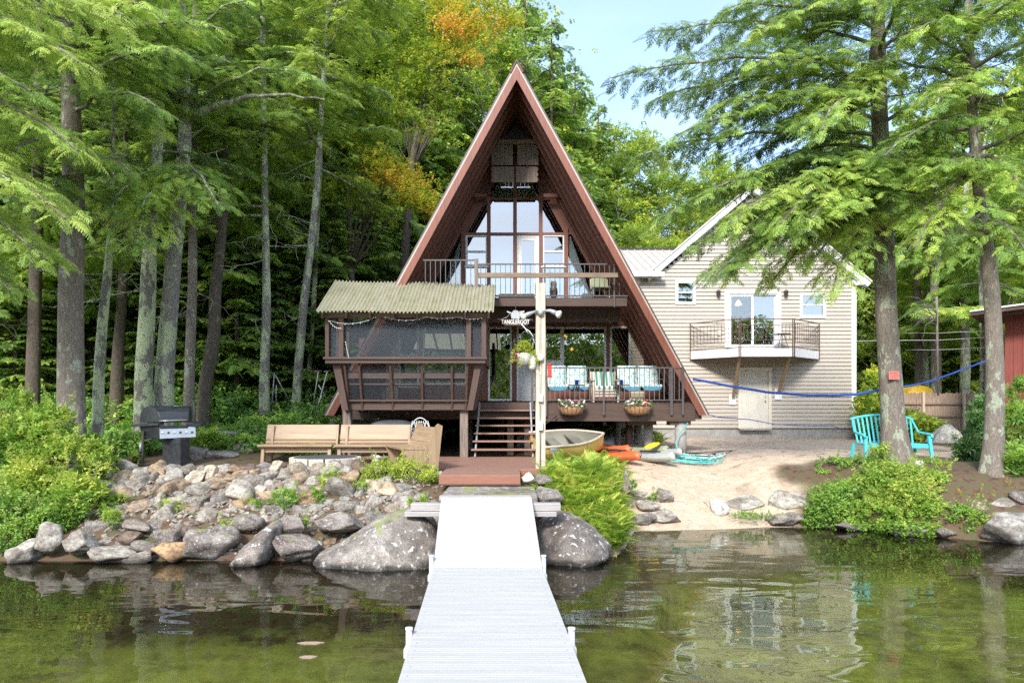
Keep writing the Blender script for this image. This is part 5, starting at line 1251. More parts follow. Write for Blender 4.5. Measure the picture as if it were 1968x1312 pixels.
# globe bottle hanging left of the pole
c = P(1023, 696, 11.9)
gb = thing('bird_feeder', 'pale rounded bird feeder hanging on the left side of the pole', 'feeder', c)
mb = MB(); mb.lathe(c, [(.02, -.14), (.055, -.10), (.075, 0), (.06, .08), (.02, .12)], 14); mb.build('jar', M['bulb'], gb)
mb = MB(); mb.tube([c + Vector((0, 0, .12)), c + Vector((0, 0, .3)), c + Vector((.07, .05, .36))], .004, 5); mb.lathe(c, [(.03, -.17), (.06, -.165), (.03, -.14)], 12); mb.build('hanger', M['metal_dark'], gb)
# red canister on the pole side
c = P(1056.5, 712, 12.0)
rc = thing('candle_lantern', 'small red canister lantern hung on the right side of the pole', 'lantern', c)
mb = MB(); mb.box(c.x - .035, c.x + .035, c.y - .03, c.y + .03, c.z - .10, c.z + .10); mb.build('body', M['red'], rc, bevel=.012)
mb = MB(); mb.lathe(c, [(.045, .10), (.03, .125), (.01, .13)], 12); mb.build('lid', M['red'], rc); mb = MB(); mb.lathe(c, [(.05, -.12), (.05, -.10), (.02, -.098)], 12); mb.build('base', M['red'], rc)
mb = MB(); mb.tube([c + Vector((0, 0, .13)), c + Vector((-.03, 0, .17)), c + Vector((-.08, 0, .18))], .005, 5); mb.build('hanger', M['metal_dark'], rc)

# ------------------------------------------------------------------ leaf helpers used by plants (numpy)
rng = np.random.default_rng(11)
def unit(v): return v / np.maximum(np.linalg.norm(v, axis=-1, keepdims=True), 1e-9)
def place(tv, tq, org, fwd, up, scale, val=None, vjit=.15, curl=0.0):
    """stamp template (tv: (V,3) verts with x forward, z up; tq quads) at each origin"""
    n = len(org); fwd = unit(fwd); side = unit(np.cross(up, fwd)); up = np.cross(fwd, side)
    s = np.asarray(scale).reshape(-1, 1, 1)
    t = tv[None] * s
    if curl: t = t.copy(); t[..., 2] -= curl * t[..., 0] ** 2 / np.maximum(s[..., 0], .01)
    v = org[:, None, :] + t[..., 0:1] * fwd[:, None] + t[..., 1:2] * side[:, None] + t[..., 2:3] * up[:, None]
    V = len(tv); q = tq[None] + (np.arange(n) * V)[:, None, None]
    val = np.zeros(n) + .5 if val is None else val
    f = np.repeat(val, len(tq)) + rng.normal(0, vjit, n * len(tq)) * .5
    return v.reshape(-1, 3), q.reshape(-1, 4), f
def diamond(a, b, w_, dz=0.0, up=(0, 0, 1), fold=.0):
    a = np.array(a, float); b = np.array(b, float); d = b - a; s = np.cross(np.array(up, float), d); s = s / max(np.linalg.norm(s), 1e-9) * w_ / 2
    m = a + d * .5 + np.array([0, 0, dz])
    return [a, m - s, b, m + s]
def tmpl(ds):
    v = np.array([p for d in ds for p in d]); q = np.arange(len(v)).reshape(-1, 4); return v, q
def spray_template(nt=8, sub=2, seed=0, wl=.085):
    r = random.Random(seed); ds = []
    for i in range(nt):
        t = .08 + .9 * i / nt
        for s in (-1, 1):
            L_ = (.40 * (1 - t) ** .8 + .08) * r.uniform(.8, 1.15); an = R(r.uniform(42, 60)) * s
            b = np.array([t, 0, -.12 * t * t]); d = np.array([math.cos(an), math.sin(an), -.22 - .2 * t])
            for k in range(sub):
                u0 = k / sub; u1 = (k + 1.15) / sub
                ds.append(diamond(b + d * L_ * u0, b + d * L_ * min(u1, 1.05), wl * (1 - .3 * u0) * r.uniform(.8, 1.2), .006))
    ds.append(diamond((.0, 0, 0), (.55, 0, -.04), wl * .5)); ds.append(diamond((.5, 0, -.03), (1.08, 0, -.15), wl * .9))
    return tmpl(ds)
SPRAY = [spray_template(8, 2, k) for k in range(3)]
SPRAY_FAR = [spray_template(5, 1, k + 9, .16) for k in range(2)]
def cluster_template(n=9, seed=0, ls=.35, flat=.5):
    """a handful of broad leaves around a twig tip"""
    r = random.Random(seed); ds = []
    for i in range(n):
        a = 2 * PI * i / n + r.uniform(-.4, .4); el = r.uniform(-.5, .5) * flat * 2; c = np.array([r.uniform(-.25, .3), r.uniform(-.3, .3), r.uniform(-.25, .25)]) * 1.1
        d = np.array([math.cos(a) * math.cos(el), math.sin(a) * math.cos(el), math.sin(el) - .15]); L_ = ls * r.uniform(.8, 1.25)
        up = np.array([r.gauss(0, .5), r.gauss(0, .5), 1]); ds.append(diamond(c, c + d * L_, L_ * .62, -.02, up))
    return tmpl(ds)
CLUS = [cluster_template(9, k) for k in range(4)]
def whorl_template(n=8, ls=.5, wd=.28, droop=-.25, seed=0):
    r = random.Random(seed); ds = []
    for i in range(n):
        a = 2 * PI * i / n + r.uniform(-.2, .2); d = np.array([math.cos(a), math.sin(a), r.uniform(-.2, .5) + droop])
        d /= np.linalg.norm(d); b = d * .05; m = b + d * ls * .5; ds.append(diamond(b, b + d * ls * r.uniform(.85, 1.15), ls * wd, .04))
    return tmpl(ds)
WHORL = [whorl_template(8, .5, .3, -.1, k) for k in range(3)]
def frond_template(n=13, seed=0, droop=.35):
    r = random.Random(seed); ds = []
    def c(t): return np.array([t * (1 - .12 * t), 0, .25 * t - droop * t * t * 1.3])
    for i in range(n):
        t = .08 + .9 * i / n; L_ = .24 * math.sin(PI * (.12 + .86 * t) ** .85) + .02
        for s in (-1, 1):
            an = R(68) * s; b = c(t); d = np.array([math.cos(an), math.sin(an), -.12]); ds.append(diamond(b, b + d * L_, .075 * (1.1 - .5 * t), .004))
    for i in range(4): ds.append(diamond(c(i / 4), c((i + 1) / 4), .014))
    ds.append(diamond(c(.93), c(1.04), .04)); return tmpl(ds)
FROND = [frond_template(13, k, .30 + .12 * k) for k in range(3)]
def stamp(tmpls, org, fwd, up, scale, val=None, vjit=.15, curl=0.0):
    V, Q, A = [], [], []; n = len(org); k = len(tmpls); base = 0
    for i, (tv, tq) in enumerate(tmpls):
        sl = slice(i, n, k)
        if len(org[sl]) == 0: continue
        v, q, a = place(tv, tq, org[sl], fwd[sl], up[sl], np.asarray(scale)[sl], None if val is None else val[sl], vjit, curl)
        V.append(v); Q.append(q + base); A.append(a); base += len(v)
    return np.concatenate(V), np.concatenate(Q), np.concatenate(A)
def merge(parts):
    V, Q, A = [], [], []; b = 0
    for v, q, a in parts: V.append(v); Q.append(q + b); A.append(a); b += len(v)
    return np.concatenate(V), np.concatenate(Q), np.concatenate(A)
def dirs(n, elmin=-.3, elmax=.9):
    a = rng.uniform(0, 2 * PI, n); e = rng.uniform(elmin, elmax, n)
    return np.stack([np.cos(a) * np.cos(e), np.sin(a) * np.cos(e), np.sin(e)], 1)
def ups(n, j=.35): return unit(np.stack([rng.normal(0, j, n), rng.normal(0, j, n), np.ones(n)], 1))

# ------------------------------------------------------------------ flower baskets and the hanging pot
def flowers(parent, c, ax_, az_, n, mats, size=.02):
    for m_, k in mats:
        pp = []; org = np.array(c) + np.stack([rng.uniform(-ax_, ax_, k), rng.uniform(-ax_ * .4, ax_ * .25, k) - .04, rng.uniform(0, az_, k)], 1)
        v, q, a = stamp([whorl_template(5, 1.0, .7, -.2, 3)], org, dirs(k), ups(k, .6), np.full(k, size), None)
        np_object('blossom', v, q, M[m_], parent, attr=a)
def foliage_part(parent, name, org, scale, mat, tmpls, val=None, elmin=-.3, elmax=.9, vjit=.15, curl=0, origin=None, upj=.4):
    n = len(org); v, q, a = stamp(tmpls, org, dirs(n, elmin, elmax), ups(n, upj), scale, val if val is not None else rng.uniform(.1, .9, n), vjit, curl)
    return np_object(name, v, q, M[mat], parent, attr=a, origin=origin or (0, 0, 0))
for (px, py, lab, mats) in ((1098, 786, 'wall basket of white and magenta flowers on the deck edge, nearer the pole', [('petal_white', 60), ('petal_pink', 26)]),
                            (1226, 785, 'wall basket of white and red flowers on the deck edge, nearer the roof', [('petal_white', 55), ('petal_red', 12)])):
    YB_ = 15.82; c = P(px, py, YB_); b = thing('flower_basket', lab, 'basket', c, 'coir lined flower baskets on the deck edge')
    mb = MB(); rings = []
    for z, r in ((-.15, .12), (-.10, .24), (0, .30), (.06, .31)): rings.append([c + Vector((math.cos(a) * r, -abs(math.sin(a)) * r * .55 if math.sin(a) > 0 else .1, z)) for a in [2 * PI * k / 20 for k in range(20)]])
    mb.loft(rings); mb.build('liner', M['liner'], b)
    mb = MB()
    for k in range(9):
        a = PI * (k + .5) / 9; mb.tube([c + Vector((math.cos(a) * r * 1.03, -math.sin(a) * r * .58, z)) for z, r in ((-.155, .10), (-.10, .245), (0, .305), (.065, .315))], .005, 5)
    mb.tube([c + Vector((math.cos(PI * k / 16) * .318, -math.sin(PI * k / 16) * .18, .066)) for k in range(17)], .006, 5)
    mb.build('wire_frame', M['metal_dark'], b)
    n = 170; org = np.array(c) + np.stack([rng.uniform(-.31, .31, n), rng.uniform(-.17, .06, n), rng.uniform(.02, .17, n)], 1)
    foliage_part(b, 'leaves', org, rng.uniform(.05, .09, n), 'shrub_mid', CLUS); flowers(b, c + Vector((0, -.05, .06)), .30, .16, 0, mats, .035)
c = P(1009, 686, 11.9)
hb = thing('hanging_planter', 'white pot of trailing yellow green leaves hanging from the pole hook', 'planter', c)
mb = MB(); mb.lathe(c, [(.0, -.13), (.10, -.13), (.135, .04), (.14, .06), (.12, .06)], 20); mb.build('pot', M['white'], hb)
mb = MB(); top = Vector((xa - .26, YPo - .02, PZ(643, YPo)))
for k in range(3): a = 2.1 * k + .4; mb.tube([c + Vector((.13 * math.cos(a), .13 * math.sin(a), .06)), top], .003, 4)
mb.build('hanger', M['metal_dark'], hb)
n = 230; a = rng.uniform(0, 2 * PI, n); r = rng.uniform(.03, .24, n); org = np.array(c) + np.stack([np.cos(a) * r * 1.15 - .02, np.sin(a) * r, .24 - r * r * 6.5 + rng.uniform(-.06, .06, n)], 1)
foliage_part(hb, 'leaves', org, rng.uniform(.06, .10, n), 'broad_yellow', CLUS, val=rng.uniform(.4, 1, n))
flowers(hb, c + Vector((-.14, -.05, -.02)), .06, .12, 0, [('petal_pink', 9)], .025)

# ------------------------------------------------------------------ deck furniture
def loveseat(px0, px1, lab):
    Y = 17.2; x0, x1 = PX(px0, Y), PX(px1, Y); zs = 2.27; o = thing('loveseat', lab, 'loveseat', ((x0 + x1) / 2, Y, zs), 'cushioned metal loveseats on the deck')
    zseat = PZ(744, Y); ztop = PZ(703, Y)
    for s in (0, 1):
        a = x0 + (x1 - x0) * s / 2 + .01; b = x0 + (x1 - x0) * (s + 1) / 2 - .01
        mb = MB(); rings = []
        for k in range(9):
            t = k / 8; z = zseat + .02 + (ztop - zseat) * t; y = Y + .18 + .12 * t; bul = .05 + .03 * math.sin(t * PI * 3.5) ** 2
            rings.append([Vector((a + .03 * (1 - math.sin(t * PI) ** .3), y - bul, z)), Vector((b - .03 * (1 - math.sin(t * PI) ** .3), y - bul, z)), Vector((b, y + .04, z)), Vector((a, y + .04, z))])
        mb.loft(rings); mb.build('back_cushion', M['cush_blue'], o, bevel=.0)
        mb = MB(); mb.box(a, b, Y - .38, Y + .16, zseat - .02, zseat + .06); mb.build('seat_cushion', M['cush_blue'], o, bevel=.03)
        mb = MB(); mb.prism([(a, zseat - .022), (b, zseat - .022), (b - .06, zseat - .08), ((a + b) / 2, zseat - .10), (a + .06, zseat - .08)], 'y', Y - .37, Y + .1); mb.build('cushion_edge', M['cush_under'], o, bevel=.01)
    for x in (x0 - .02, x1 + .02):
        mb = MB(); mb.tube([(x, Y - .36, zs), (x, Y - .38, zseat + .12), (x, Y - .30, zseat + .20), (x, Y + .2, zseat + .2), (x, Y + .34, ztop)], .014, 8); mb.tube([(x, Y + .12, zs), (x, Y + .2, zseat + .2)], .014, 8); mb.build('side_frame', M['metal_dark'], o)
    mb = MB(); mb.tube([(x0, Y - .36, zseat - .1), (x1, Y - .36, zseat - .1)], .012, 6); mb.build('front_bar', M['metal_dark'], o); mb = MB(); mb.tube([(x0, Y + .34, ztop - .02), (x1, Y + .34, ztop - .02)], .012, 6); mb.build('cross_bar', M['metal_dark'], o)
loveseat(1051, 1130, 'metal loveseat with blue floral cushions nearer the pole')
loveseat(1188, 1268, 'metal loveseat with blue floral cushions nearer the roof edge')
Y = 17.1; x0, x1 = PX(1135, Y), PX(1185, Y); zseat = PZ(748, Y); ztop = PZ(713, Y)
ac = thing('armchair', 'pale wooden armchair with green and white striped cushion between the loveseats', 'armchair', ((x0 + x1) / 2, Y, 2.27), None)
mb = MB(); mb.loft([[Vector((x0 + .06, Y + .1 + .16 * t - .05, zseat + .05 + (ztop - zseat - .05) * t)), Vector((x1 - .06, Y + .1 + .16 * t - .05, zseat + .05 + (ztop - zseat - .05) * t)), Vector((x1 - .06, Y + .1 + .16 * t + .05, zseat + .05 + (ztop - zseat - .05) * t)), Vector((x0 + .06, Y + .1 + .16 * t + .05, zseat + .05 + (ztop - zseat - .05) * t))] for t in (0, .5, 1)], smooth=False); mb.build('back_cushion', M['cush_stripe'], ac, bevel=.03)
mb = MB(); mb.box(x0 + .06, x1 - .06, Y - .4, Y + .08, zseat - .01, zseat + .07); mb.build('seat_cushion', M['cush_stripe'], ac, bevel=.03)
for x in (x0 + .025, x1 - .025):
    mb = MB(); mb.box(x - .03, x + .03, Y - .45, Y + .25, zseat + .20, zseat + .225); mb.build('armrest', M['polewood'], ac, bevel=.006)
    mb = MB(); mb.box(x - .02, x + .02, Y - .42, Y - .37, 2.27, zseat + .20); mb.build('leg', M['polewood'], ac); mb = MB(); mb.box(x - .02, x + .02, Y + .16, Y + .21, 2.27, ztop); mb.build('leg', M['polewood'], ac)
mb = MB()
for k in range(3): mb.box(x0 + .045, x1 - .045, Y - .44, Y - .42, zseat - .05 - k * .07, zseat - .01 - k * .07)
mb.build('front_slat', M['cream'], ac)
for px, lab in ((1108, 'dark side table with blue cup by the left loveseat'), (1193, 'dark side table with blue cup by the striped armchair')):
    Y = 16.55; z = PZ(740, Y); x = PX(px, Y); o = thing('side_table', lab, 'table', (x, Y, 2.27), 'small deck side tables')
    mb = MB(); mb.lathe((x, Y, z), [(0, -.008), (.21, -.008), (.21, .008), (0, .008)], 20); mb.build('tabletop', M['metal_dark'], o)
    for k in range(3): a = .5 + k * 2.1; mb = MB(); mb.tube([(x + .05 * math.cos(a), Y + .05 * math.sin(a), z), (x + .16 * math.cos(a), Y + .16 * math.sin(a), 2.27)], .01, 6); mb.build('leg', M['metal_dark'], o)
    cu = thing('cup', lab.split(' with')[0].replace('dark side', 'blue cup on the') .replace('side', '') if False else ('blue plastic cup on the side table by the left loveseat' if px < 1150 else 'blue plastic cup on the side table by the armchair'), 'cup', (x - .0, Y, z + .008))
    mb = MB(); mb.lathe((x + .0, Y - .05, z + .008), [(.0, 0), (.045, 0), (.05, .11), (.058, .115), (.05, .12), (.04, .02), (0, .02)], 16); mb.build('bowl', M['bluecup'], cu)
    mb = MB(); mb.tube([(x + .05, Y - .05, z + .1), (x + .09, Y - .05, z + .07), (x + .05, Y - .05, z + .03)], .007, 6); mb.build('handle', M['bluecup'], cu)
# balcony chair and owl
c = P(1152, 572, 17.2); o = thing('garden_chair', 'pale green metal chair on the cabin balcony', 'chair', (c.x, c.y, 4.76))
mb = MB(); mb.tube([(c.x - .2, c.y, 5.0), (c.x - .21, c.y + .1, 5.38), (c.x - .14, c.y + .1, 5.44), (c.x + .14, c.y + .1, 5.44), (c.x + .21, c.y + .1, 5.38), (c.x + .2, c.y, 5.0)], .016, 8); mb.build('back_frame', M['polewood'], o)
mb = MB(); mb.box(c.x - .19, c.x + .19, c.y + .08, c.y + .10, 5.1, 5.42); mb.build('backrest', M['oliveK'], o); mb = MB(); mb.box(c.x - .22, c.x + .22, c.y - .38, c.y + .05, 5.10, 5.13); mb.build('seat', M['oliveK'], o)
for dx in (-.2, .2):
    for dy in (-.36, .04): mb = MB(); mb.tube([(c.x + dx, c.y + dy, 4.76), (c.x + dx, c.y + dy, 5.1)], .012, 6); mb.build('leg', M['metal_grey'], o)
c = P(1064, 574, 16.45); o = thing('owl_figure', 'grey owl figure standing at the balcony rail', 'ornament', (c.x, c.y, 4.77))
mb = MB(); mb.lathe((c.x, c.y, 4.77), [(.05, 0), (.085, .04), (.10, .14), (.09, .24), (.065, .28), (.075, .33), (.07, .38), (.03, .41)], 14); mb.build('body', M['stone_grey'], o)
mb = MB(); mb.lathe((c.x - .04, c.y, 5.16), [(.022, 0), (.004, .05)], 6); mb.lathe((c.x + .04, c.y, 5.16), [(.022, 0), (.004, .05)], 6); mb.lathe((c.x, c.y - .075, 5.10), [(.012, .01), (.002, -.02)], 6); mb.build('ear', M['metal_grey'], o)
for px, lab in ((976, 'planter box with dark plants at the left of the balcony'), (1010, 'planter box with dark plants before the balcony door')):
    c = P(px, 572, 16.6); x = c.x; o = thing('planter_box', lab, 'planter', (x, 16.6, 4.76)); mb = MB(); mb.box(x - .22, x + .22, 16.52, 16.68, 4.762, 4.88); mb.build('box', M['brown_x'], o, bevel=.005)
    mb = MB(); mb.box(x - .2, x + .2, 16.535, 16.665, 4.881, 4.892); mb.build('soil', M['soil'], o)

# ------------------------------------------------------------------ grill
gr = thing('gas_grill', 'black gas grill with domed lid and steel knob panel beside the shrubs', 'grill', (PX(325, 12.5), 12.6, 1.08))
GY = 12.5
def gp(px, py, dy=0): return P(px, py, GY) + Vector((0, dy, 0))
s = GY / F
# pedestal
mb = MB(); a = gp(312, 842); b = gp(361, 893); mb.prism([(a.x, 0), (b.x - .06, -.16), (b.x, .08), (a.x + .1, .34), (a.x, .3)], 'z', b.z - .05, a.z)
for i, v in enumerate(mb.v): mb.v[i] = (v[0], v[1] + GY, v[2])
mb.build('cabinet', M['grillblack'], gr, bevel=.006)
mb = MB(); mb.beam(gp(275, 828), gp(274, 892), .035, .035); mb.build('leg', M['metal_dark'], gr); mb = MB(); mb.beam(gp(278, 846), gp(316, 836), .025, .025); mb.build('brace', M['metal_dark'], gr)
# firebox: body seen three-quarter, left end nearer
L0, L1 = gp(270, 820), gp(360, 815)
def gbox(poly_lo, poly_hi, name, mat, bev=.006):
    mb = MB(); mb.loft([poly_lo, poly_hi], smooth=False); return mb.build(name, M[mat], gr, bevel=bev)
# footprint corners at the lid line: front-left, front-right, back-right, back-left
FLc, FRc, BRc, BLc = Vector((gp(319, 0).x, GY - .22, 0)), Vector((gp(360, 0).x, GY + .05, 0)), Vector((gp(345, 0).x, GY + .50, 0)), Vector((gp(262, 0).x, GY + .10, 0))
zr = gp(0, 818).z; zb4 = gp(0, 842).z; zl = gp(0, 814).z
def quad_at(z, k=1.0):
    c = (FLc + FRc + BRc + BLc) / 4; return [Vector((c.x + (p.x - c.x) * k, c.y + (p.y - c.y) * k, z)) for p in (FLc, FRc, BRc, BLc)]
mb = MB(); mb.loft([quad_at(zb4, .9), quad_at(zr, 1.0)], smooth=False); mb.build('firebox', M['grillblack'], gr, bevel=.008)
# lid: curved from the front edge over to the back edge; ends are the left side and right side
mb = MB(); prof = [(0.0, 0.0), (.02, .10), (.10, .19), (.30, .27), (.55, .30), (.80, .27), (.95, .17), (1.0, .0)]
# front edge runs FL->FR (knob side); lid is swept along it, cross section goes front->back
rings = []
for e0, e1 in ((FLc, BLc), (FRc, BRc)):
    rings.append([Vector((e0.x + (e1.x - e0.x) * u, e0.y + (e1.y - e0.y) * u, zl + .03 + h * 1.0)) for u, h in prof])
mb.loft(rings, closed=True, smooth=False); mb.build('lid', M['grillblack'], gr, bevel=.012)
mb = MB(); ha = Vector((FLc.x + .02, FLc.y - .05, zl + .06)); hb_ = Vector((FRc.x - .01, FRc.y - .05, zl + .07)); mb.tube([ha + Vector((0, .05, 0)), ha, hb_, hb_ + Vector((0, .05, 0))], .013, 8); mb.build('lid_handle', M['stainless'], gr)
mb = MB(); mb.box((FLc.x + FRc.x) / 2 - .1, (FLc.x + FRc.x) / 2 - .02, GY + .1, GY + .15, zl + .325, zl + .33); mb.build('thermometer', M['white'], gr)
# control panel
d = (FRc - FLc).normalized(); nrm = Vector((d.y, -d.x, 0))
mb = MB(); a = FLc + nrm * .02; b = FRc + d * .12 + nrm * .02
pz0, pz1 = gp(0, 842).z, gp(0, 821).z
mb.loft([[a + Vector((0, 0, pz0)), b + Vector((0, 0, pz0 + .02)), b - nrm * .10 + Vector((0, 0, pz0 + .02)), a - nrm * .10 + Vector((0, 0, pz0))],
         [a - nrm * .03 + Vector((0, 0, pz1)), b - nrm * .03 + Vector((0, 0, pz1 + .02)), b - nrm * .10 + Vector((0, 0, pz1 + .02)), a - nrm * .10 + Vector((0, 0, pz1))]], smooth=False)
mb.build('control_panel', M['stainless'], gr, bevel=.004)
for k in range(6):
    t = .07 + k * .165; c = a.lerp(b, t) - nrm * .012 + Vector((0, 0, (pz0 + pz1) / 2 + .012)); mb = MB(); mb.tube([c, c + nrm * .035], .019, 12); mb.build('knob', M['metal_dark'] if k % 2 else M['white'], gr)
mb = MB(); mb.loft([[gp(245, 820, .1), gp(317, 817, -.25), gp(322, 815, -.12), gp(266, 817, .3)], [gp(245, 816, .1), gp(317, 812, -.25), gp(322, 811, -.12), gp(266, 813, .3)]], smooth=False); mb.build('side_shelf', M['grillblack'], gr, bevel=.005)
mb = MB(); mb.loft([[gp(358, 816, .0), gp(381, 820, .1), gp(382, 817, .3), gp(364, 814, .35)], [gp(358, 811, .0), gp(381, 814, .1), gp(382, 811, .3), gp(364, 809, .35)]], smooth=False); mb.build('side_shelf', M['grillblack'], gr, bevel=.005)
mb = MB(); mb.tube([gp(272, 850, -.02), gp(271, 868, -.03)], .024, 10); mb.build('grease_cup', M['metal_grey'], gr)
mb = MB(); mb.tube([gp(212, 846, -.2), gp(219, 868, -.2), gp(226, 897, -.25)], .010, 6); mb.tube([gp(228, 862, -.1), gp(238, 895, -.2)], .009, 6); mb.tube([gp(212, 846, -.2), gp(208, 843, -.2), gp(206, 850, -.2)], .008, 6)
o = mb.build('fire_tongs', M['metal_dark']); tag(o, 'pair of thin black fire irons leaning left of the grill', 'fire irons')

# ------------------------------------------------------------------ benches, fire pit
def bench(x0, x1, Yf, lab):
    o = thing('bench', lab, 'bench', ((x0 + x1) / 2, Yf, 1.05), 'pine plank benches around the fire pit')
    zs = 1.42; Ys = Yf
    mb = MB(); mb.box(x0, x1, Ys, Ys + .27, zs - .04, zs); mb.box(x0 + .01, x1 - .01, Ys + .275, Ys + .46, zs - .04, zs); mb.build('seat', M['pine'], o, bevel=.004)
    mb = MB(); mb.box(x0 + .04, x1 - .04, Ys + .10, Ys + .13, zs - .15, zs - .042); mb.build('apron', M['pine'], o, bevel=.003)
    mb = MB(); mb.prism([(Ys + .40, zs + .015), (Ys + .44, zs + .015), (Ys + .54, zs + .10), (Ys + .50, zs + .09)], 'x', x0 + .01, x1 - .01); mb.build('lower_back', M['pine'], o)
    mb = MB(); mb.prism([(Ys + .455, zs + .085), (Ys + .49, zs + .075), (Ys + .60, zs + .36), (Ys + .565, zs + .37)], 'x', x0, x1); mb.build('backrest', M['pine'], o, bevel=.003)
    for x in (x0 + .05, x1 - .09):
        mb = MB(); mb.prism([(Ys + .03, 1.05), (Ys + .13, 1.05), (Ys + .19, zs - .045), (Ys + .08, zs - .045)], 'x', x, x + .06); mb.build('leg', M['pine_z'], o)
        mb = MB(); mb.prism([(Ys + .30, 1.05), (Ys + .39, 1.05), (Ys + .58, zs + .33), (Ys + .50, zs + .36)][::-1], 'x', x + .065, x + .105); mb.build('leg', M['pine_z'], o)
bench(PX(494, 12.85), PX(637, 12.85), 12.85, 'pine bench facing the fire pit, the one nearer the grill')
bench(PX(641.5, 12.8), PX(780, 12.8), 12.8, 'pine bench facing the fire pit, in the middle beside the angled one')
# angled bench seen end-on: built along its own axis then turned
def bench_end():
    o = thing('bench', 'pine bench turned sideways with its back to the stairs', 'bench', (0, 0, 0), 'pine plank benches around the fire pit')
    zs = .39; Lh = .62
    parts = []
    mb = MB(); mb.box(-Lh, Lh, 0, .22, zs - .04, zs); mb.box(-Lh, Lh, .225, .45, zs - .04, zs); parts.append(mb.build('seat', M['pine'], o, bevel=.004))
    mb = MB(); mb.prism([(.455, zs + .085), (.49, zs + .075), (.62, zs + .33), (.585, zs + .34)], 'x', -Lh, Lh); mb.build('backrest', M['pine'], o, bevel=.003)
    mb = MB(); mb.prism([(.40, zs + .0), (.435, zs - .005), (.49, zs + .075), (.455, zs + .08)], 'x', -Lh, Lh); mb.build('lower_back', M['pine'], o)
    for x in (-Lh - .045, Lh + .003):
        mb = MB(); mb.prism([(.50, -.0), (.62, .0), (.70, zs + .36), (.62, zs + .40), (.58, zs + .36), (.40, zs - .05)][::-1], 'x', x, x + .042); mb.build('leg', M['pine_z'], o, bevel=.003)
        mb = MB(); mb.prism([(.0, zs - .045), (.12, 0.0), (.5, .0), (.45, zs - .045)], 'x', x, x + .04); mb.build('end_board', M['pine_z'], o, bevel=.003)
    o.location = (PX(757, 12.0), 11.95, 1.05); o.rotation_euler = (0, 0, R(-68)); return o
be = bench_end()
fp = thing('fire_pit', 'round fire pit ring of pale blocks with a dark lid on the terrace', 'fire pit', (PX(625, 12.3), 12.3, 1.05))
cx, cy = PX(626, 12.3), 12.3
for k in range(14):
    a0 = 2 * PI * k / 14 + .02; a1 = 2 * PI * (k + 1) / 14 - .02; mb = MB()
    for z0_, z1_ in ((1.052, 1.225),):
        n = 5; r0_, r1_ = .44, .63
        pts = [(cx + r1_ * math.cos(a0 + (a1 - a0) * i / n), cy + r1_ * math.sin(a0 + (a1 - a0) * i / n)) for i in range(n + 1)] + [(cx + r0_ * math.cos(a1 - (a1 - a0) * i / n), cy + r0_ * math.sin(a1 - (a1 - a0) * i / n)) for i in range(n + 1)]
        mb.prism(pts, 'z', z0_, z1_)
    mb.build('block', M['paver'], fp, bevel=.008)
mb = MB(); mb.lathe((cx, cy, 1.228), [(.0, .012), (.50, .008), (.56, .0), (.56, -.002), (0, -.002)], 36); mb.build('lid', M['tarp'], fp)
# covered table and two wire chairs
ct = thing('covered_table', 'outdoor table under a charcoal fitted cover beneath the porch', 'table', (PX(757, 15.2), 15.2, 1.05))
Y = 15.2; x0, x1 = PX(716, Y), PX(800, Y); mb = MB(); z = PZ(812, Y); cxx = (x0 + x1) / 2
rings = []
for zz, k, j in ((1.25, .92, .04), (z - .12, .99, .03), (z - .02, 1.0, .012), (z, .96, .0), (z + .06, .55, .01), (z + .075, .1, 0)):
    rings.append([Vector((cxx + (x1 - x0) / 2 * k * (abs(math.cos(a)) ** .6) * (1 if math.cos(a) > 0 else -1) + U(-j, j), Y + .42 * k * (abs(math.sin(a)) ** .6) * (1 if math.sin(a) > 0 else -1) + U(-j, j), zz)) for a in [2 * PI * i / 28 for i in range(28)]])
mb.loft(rings); mb.build('cover', M['tarp'], ct)
for dx in (-.35, .35):
    mb = MB(); mb.tube([(cxx + dx, Y, 1.05), (cxx + dx, Y, 1.3)], .02, 8); mb.build('leg', M['metal_dark'], ct)
def wire_chair(px, Y, rz, lab):
    o = thing('wire_chair', lab, 'chair', (0, 0, 0), 'white wrought iron chairs at the covered table')
    mb = MB(); arc = [Vector((.21 * math.cos(a), .16 + .02 * math.sin(a), .44 + .42 * math.sin(a) ** .8)) for a in [PI * i / 14 for i in range(15)]]
    mb.tube(arc, .011, 6); mb.build('back_frame', M['whitewire'], o)
    mb = MB()
    for k in range(4):
        t = -.16 + .32 * k / 3
        for s in (-1, 1):
            pts = [Vector((t * .6, .16, .45)), Vector((t + s * .06, .17, .62)), Vector((t * .9 + s * .02, .175, .80))]; mb.tube(pts, .006, 5)
    for k in range(3): mb.tube([Vector((-.2 + .02 * k, .17, .52 + .1 * k)), Vector((0, .17, .58 + .1 * k)), Vector((.2 - .02 * k, .17, .52 + .1 * k))], .005, 5)
    mb.build('lattice', M['whitewire'], o)
    mb = MB(); mb.lathe((0, -.05, .44), [(0, -.008), (.22, -.008), (.23, .0), (.22, .008), (0, .008)], 20); mb.build('seat', M['whitewire'], o)
    for a in (.8, 2.3, 3.9, 5.5): mb = MB(); mb.tube([(.18 * math.cos(a), -.05 + .18 * math.sin(a), .44), (.2 * math.cos(a), -.05 + .2 * math.sin(a), .22), (.25 * math.cos(a), -.05 + .25 * math.sin(a), 0)], .011, 6); mb.build('leg', M['whitewire'], o)
    for s in (-1, 1): mb = MB(); mb.tube([(s * .21, .16, .62), (s * .25, -.05, .64), (s * .22, -.16, .58), (s * .2, -.16, .44)], .009, 6); mb.build('armrest', M['whitewire'], o)
    x = PX(px, Y); o.location = (x, Y, 1.05); o.rotation_euler = (0, 0, rz); return o
wire_chair(811, 14.75, R(175), 'white wrought iron chair at the right of the covered table')
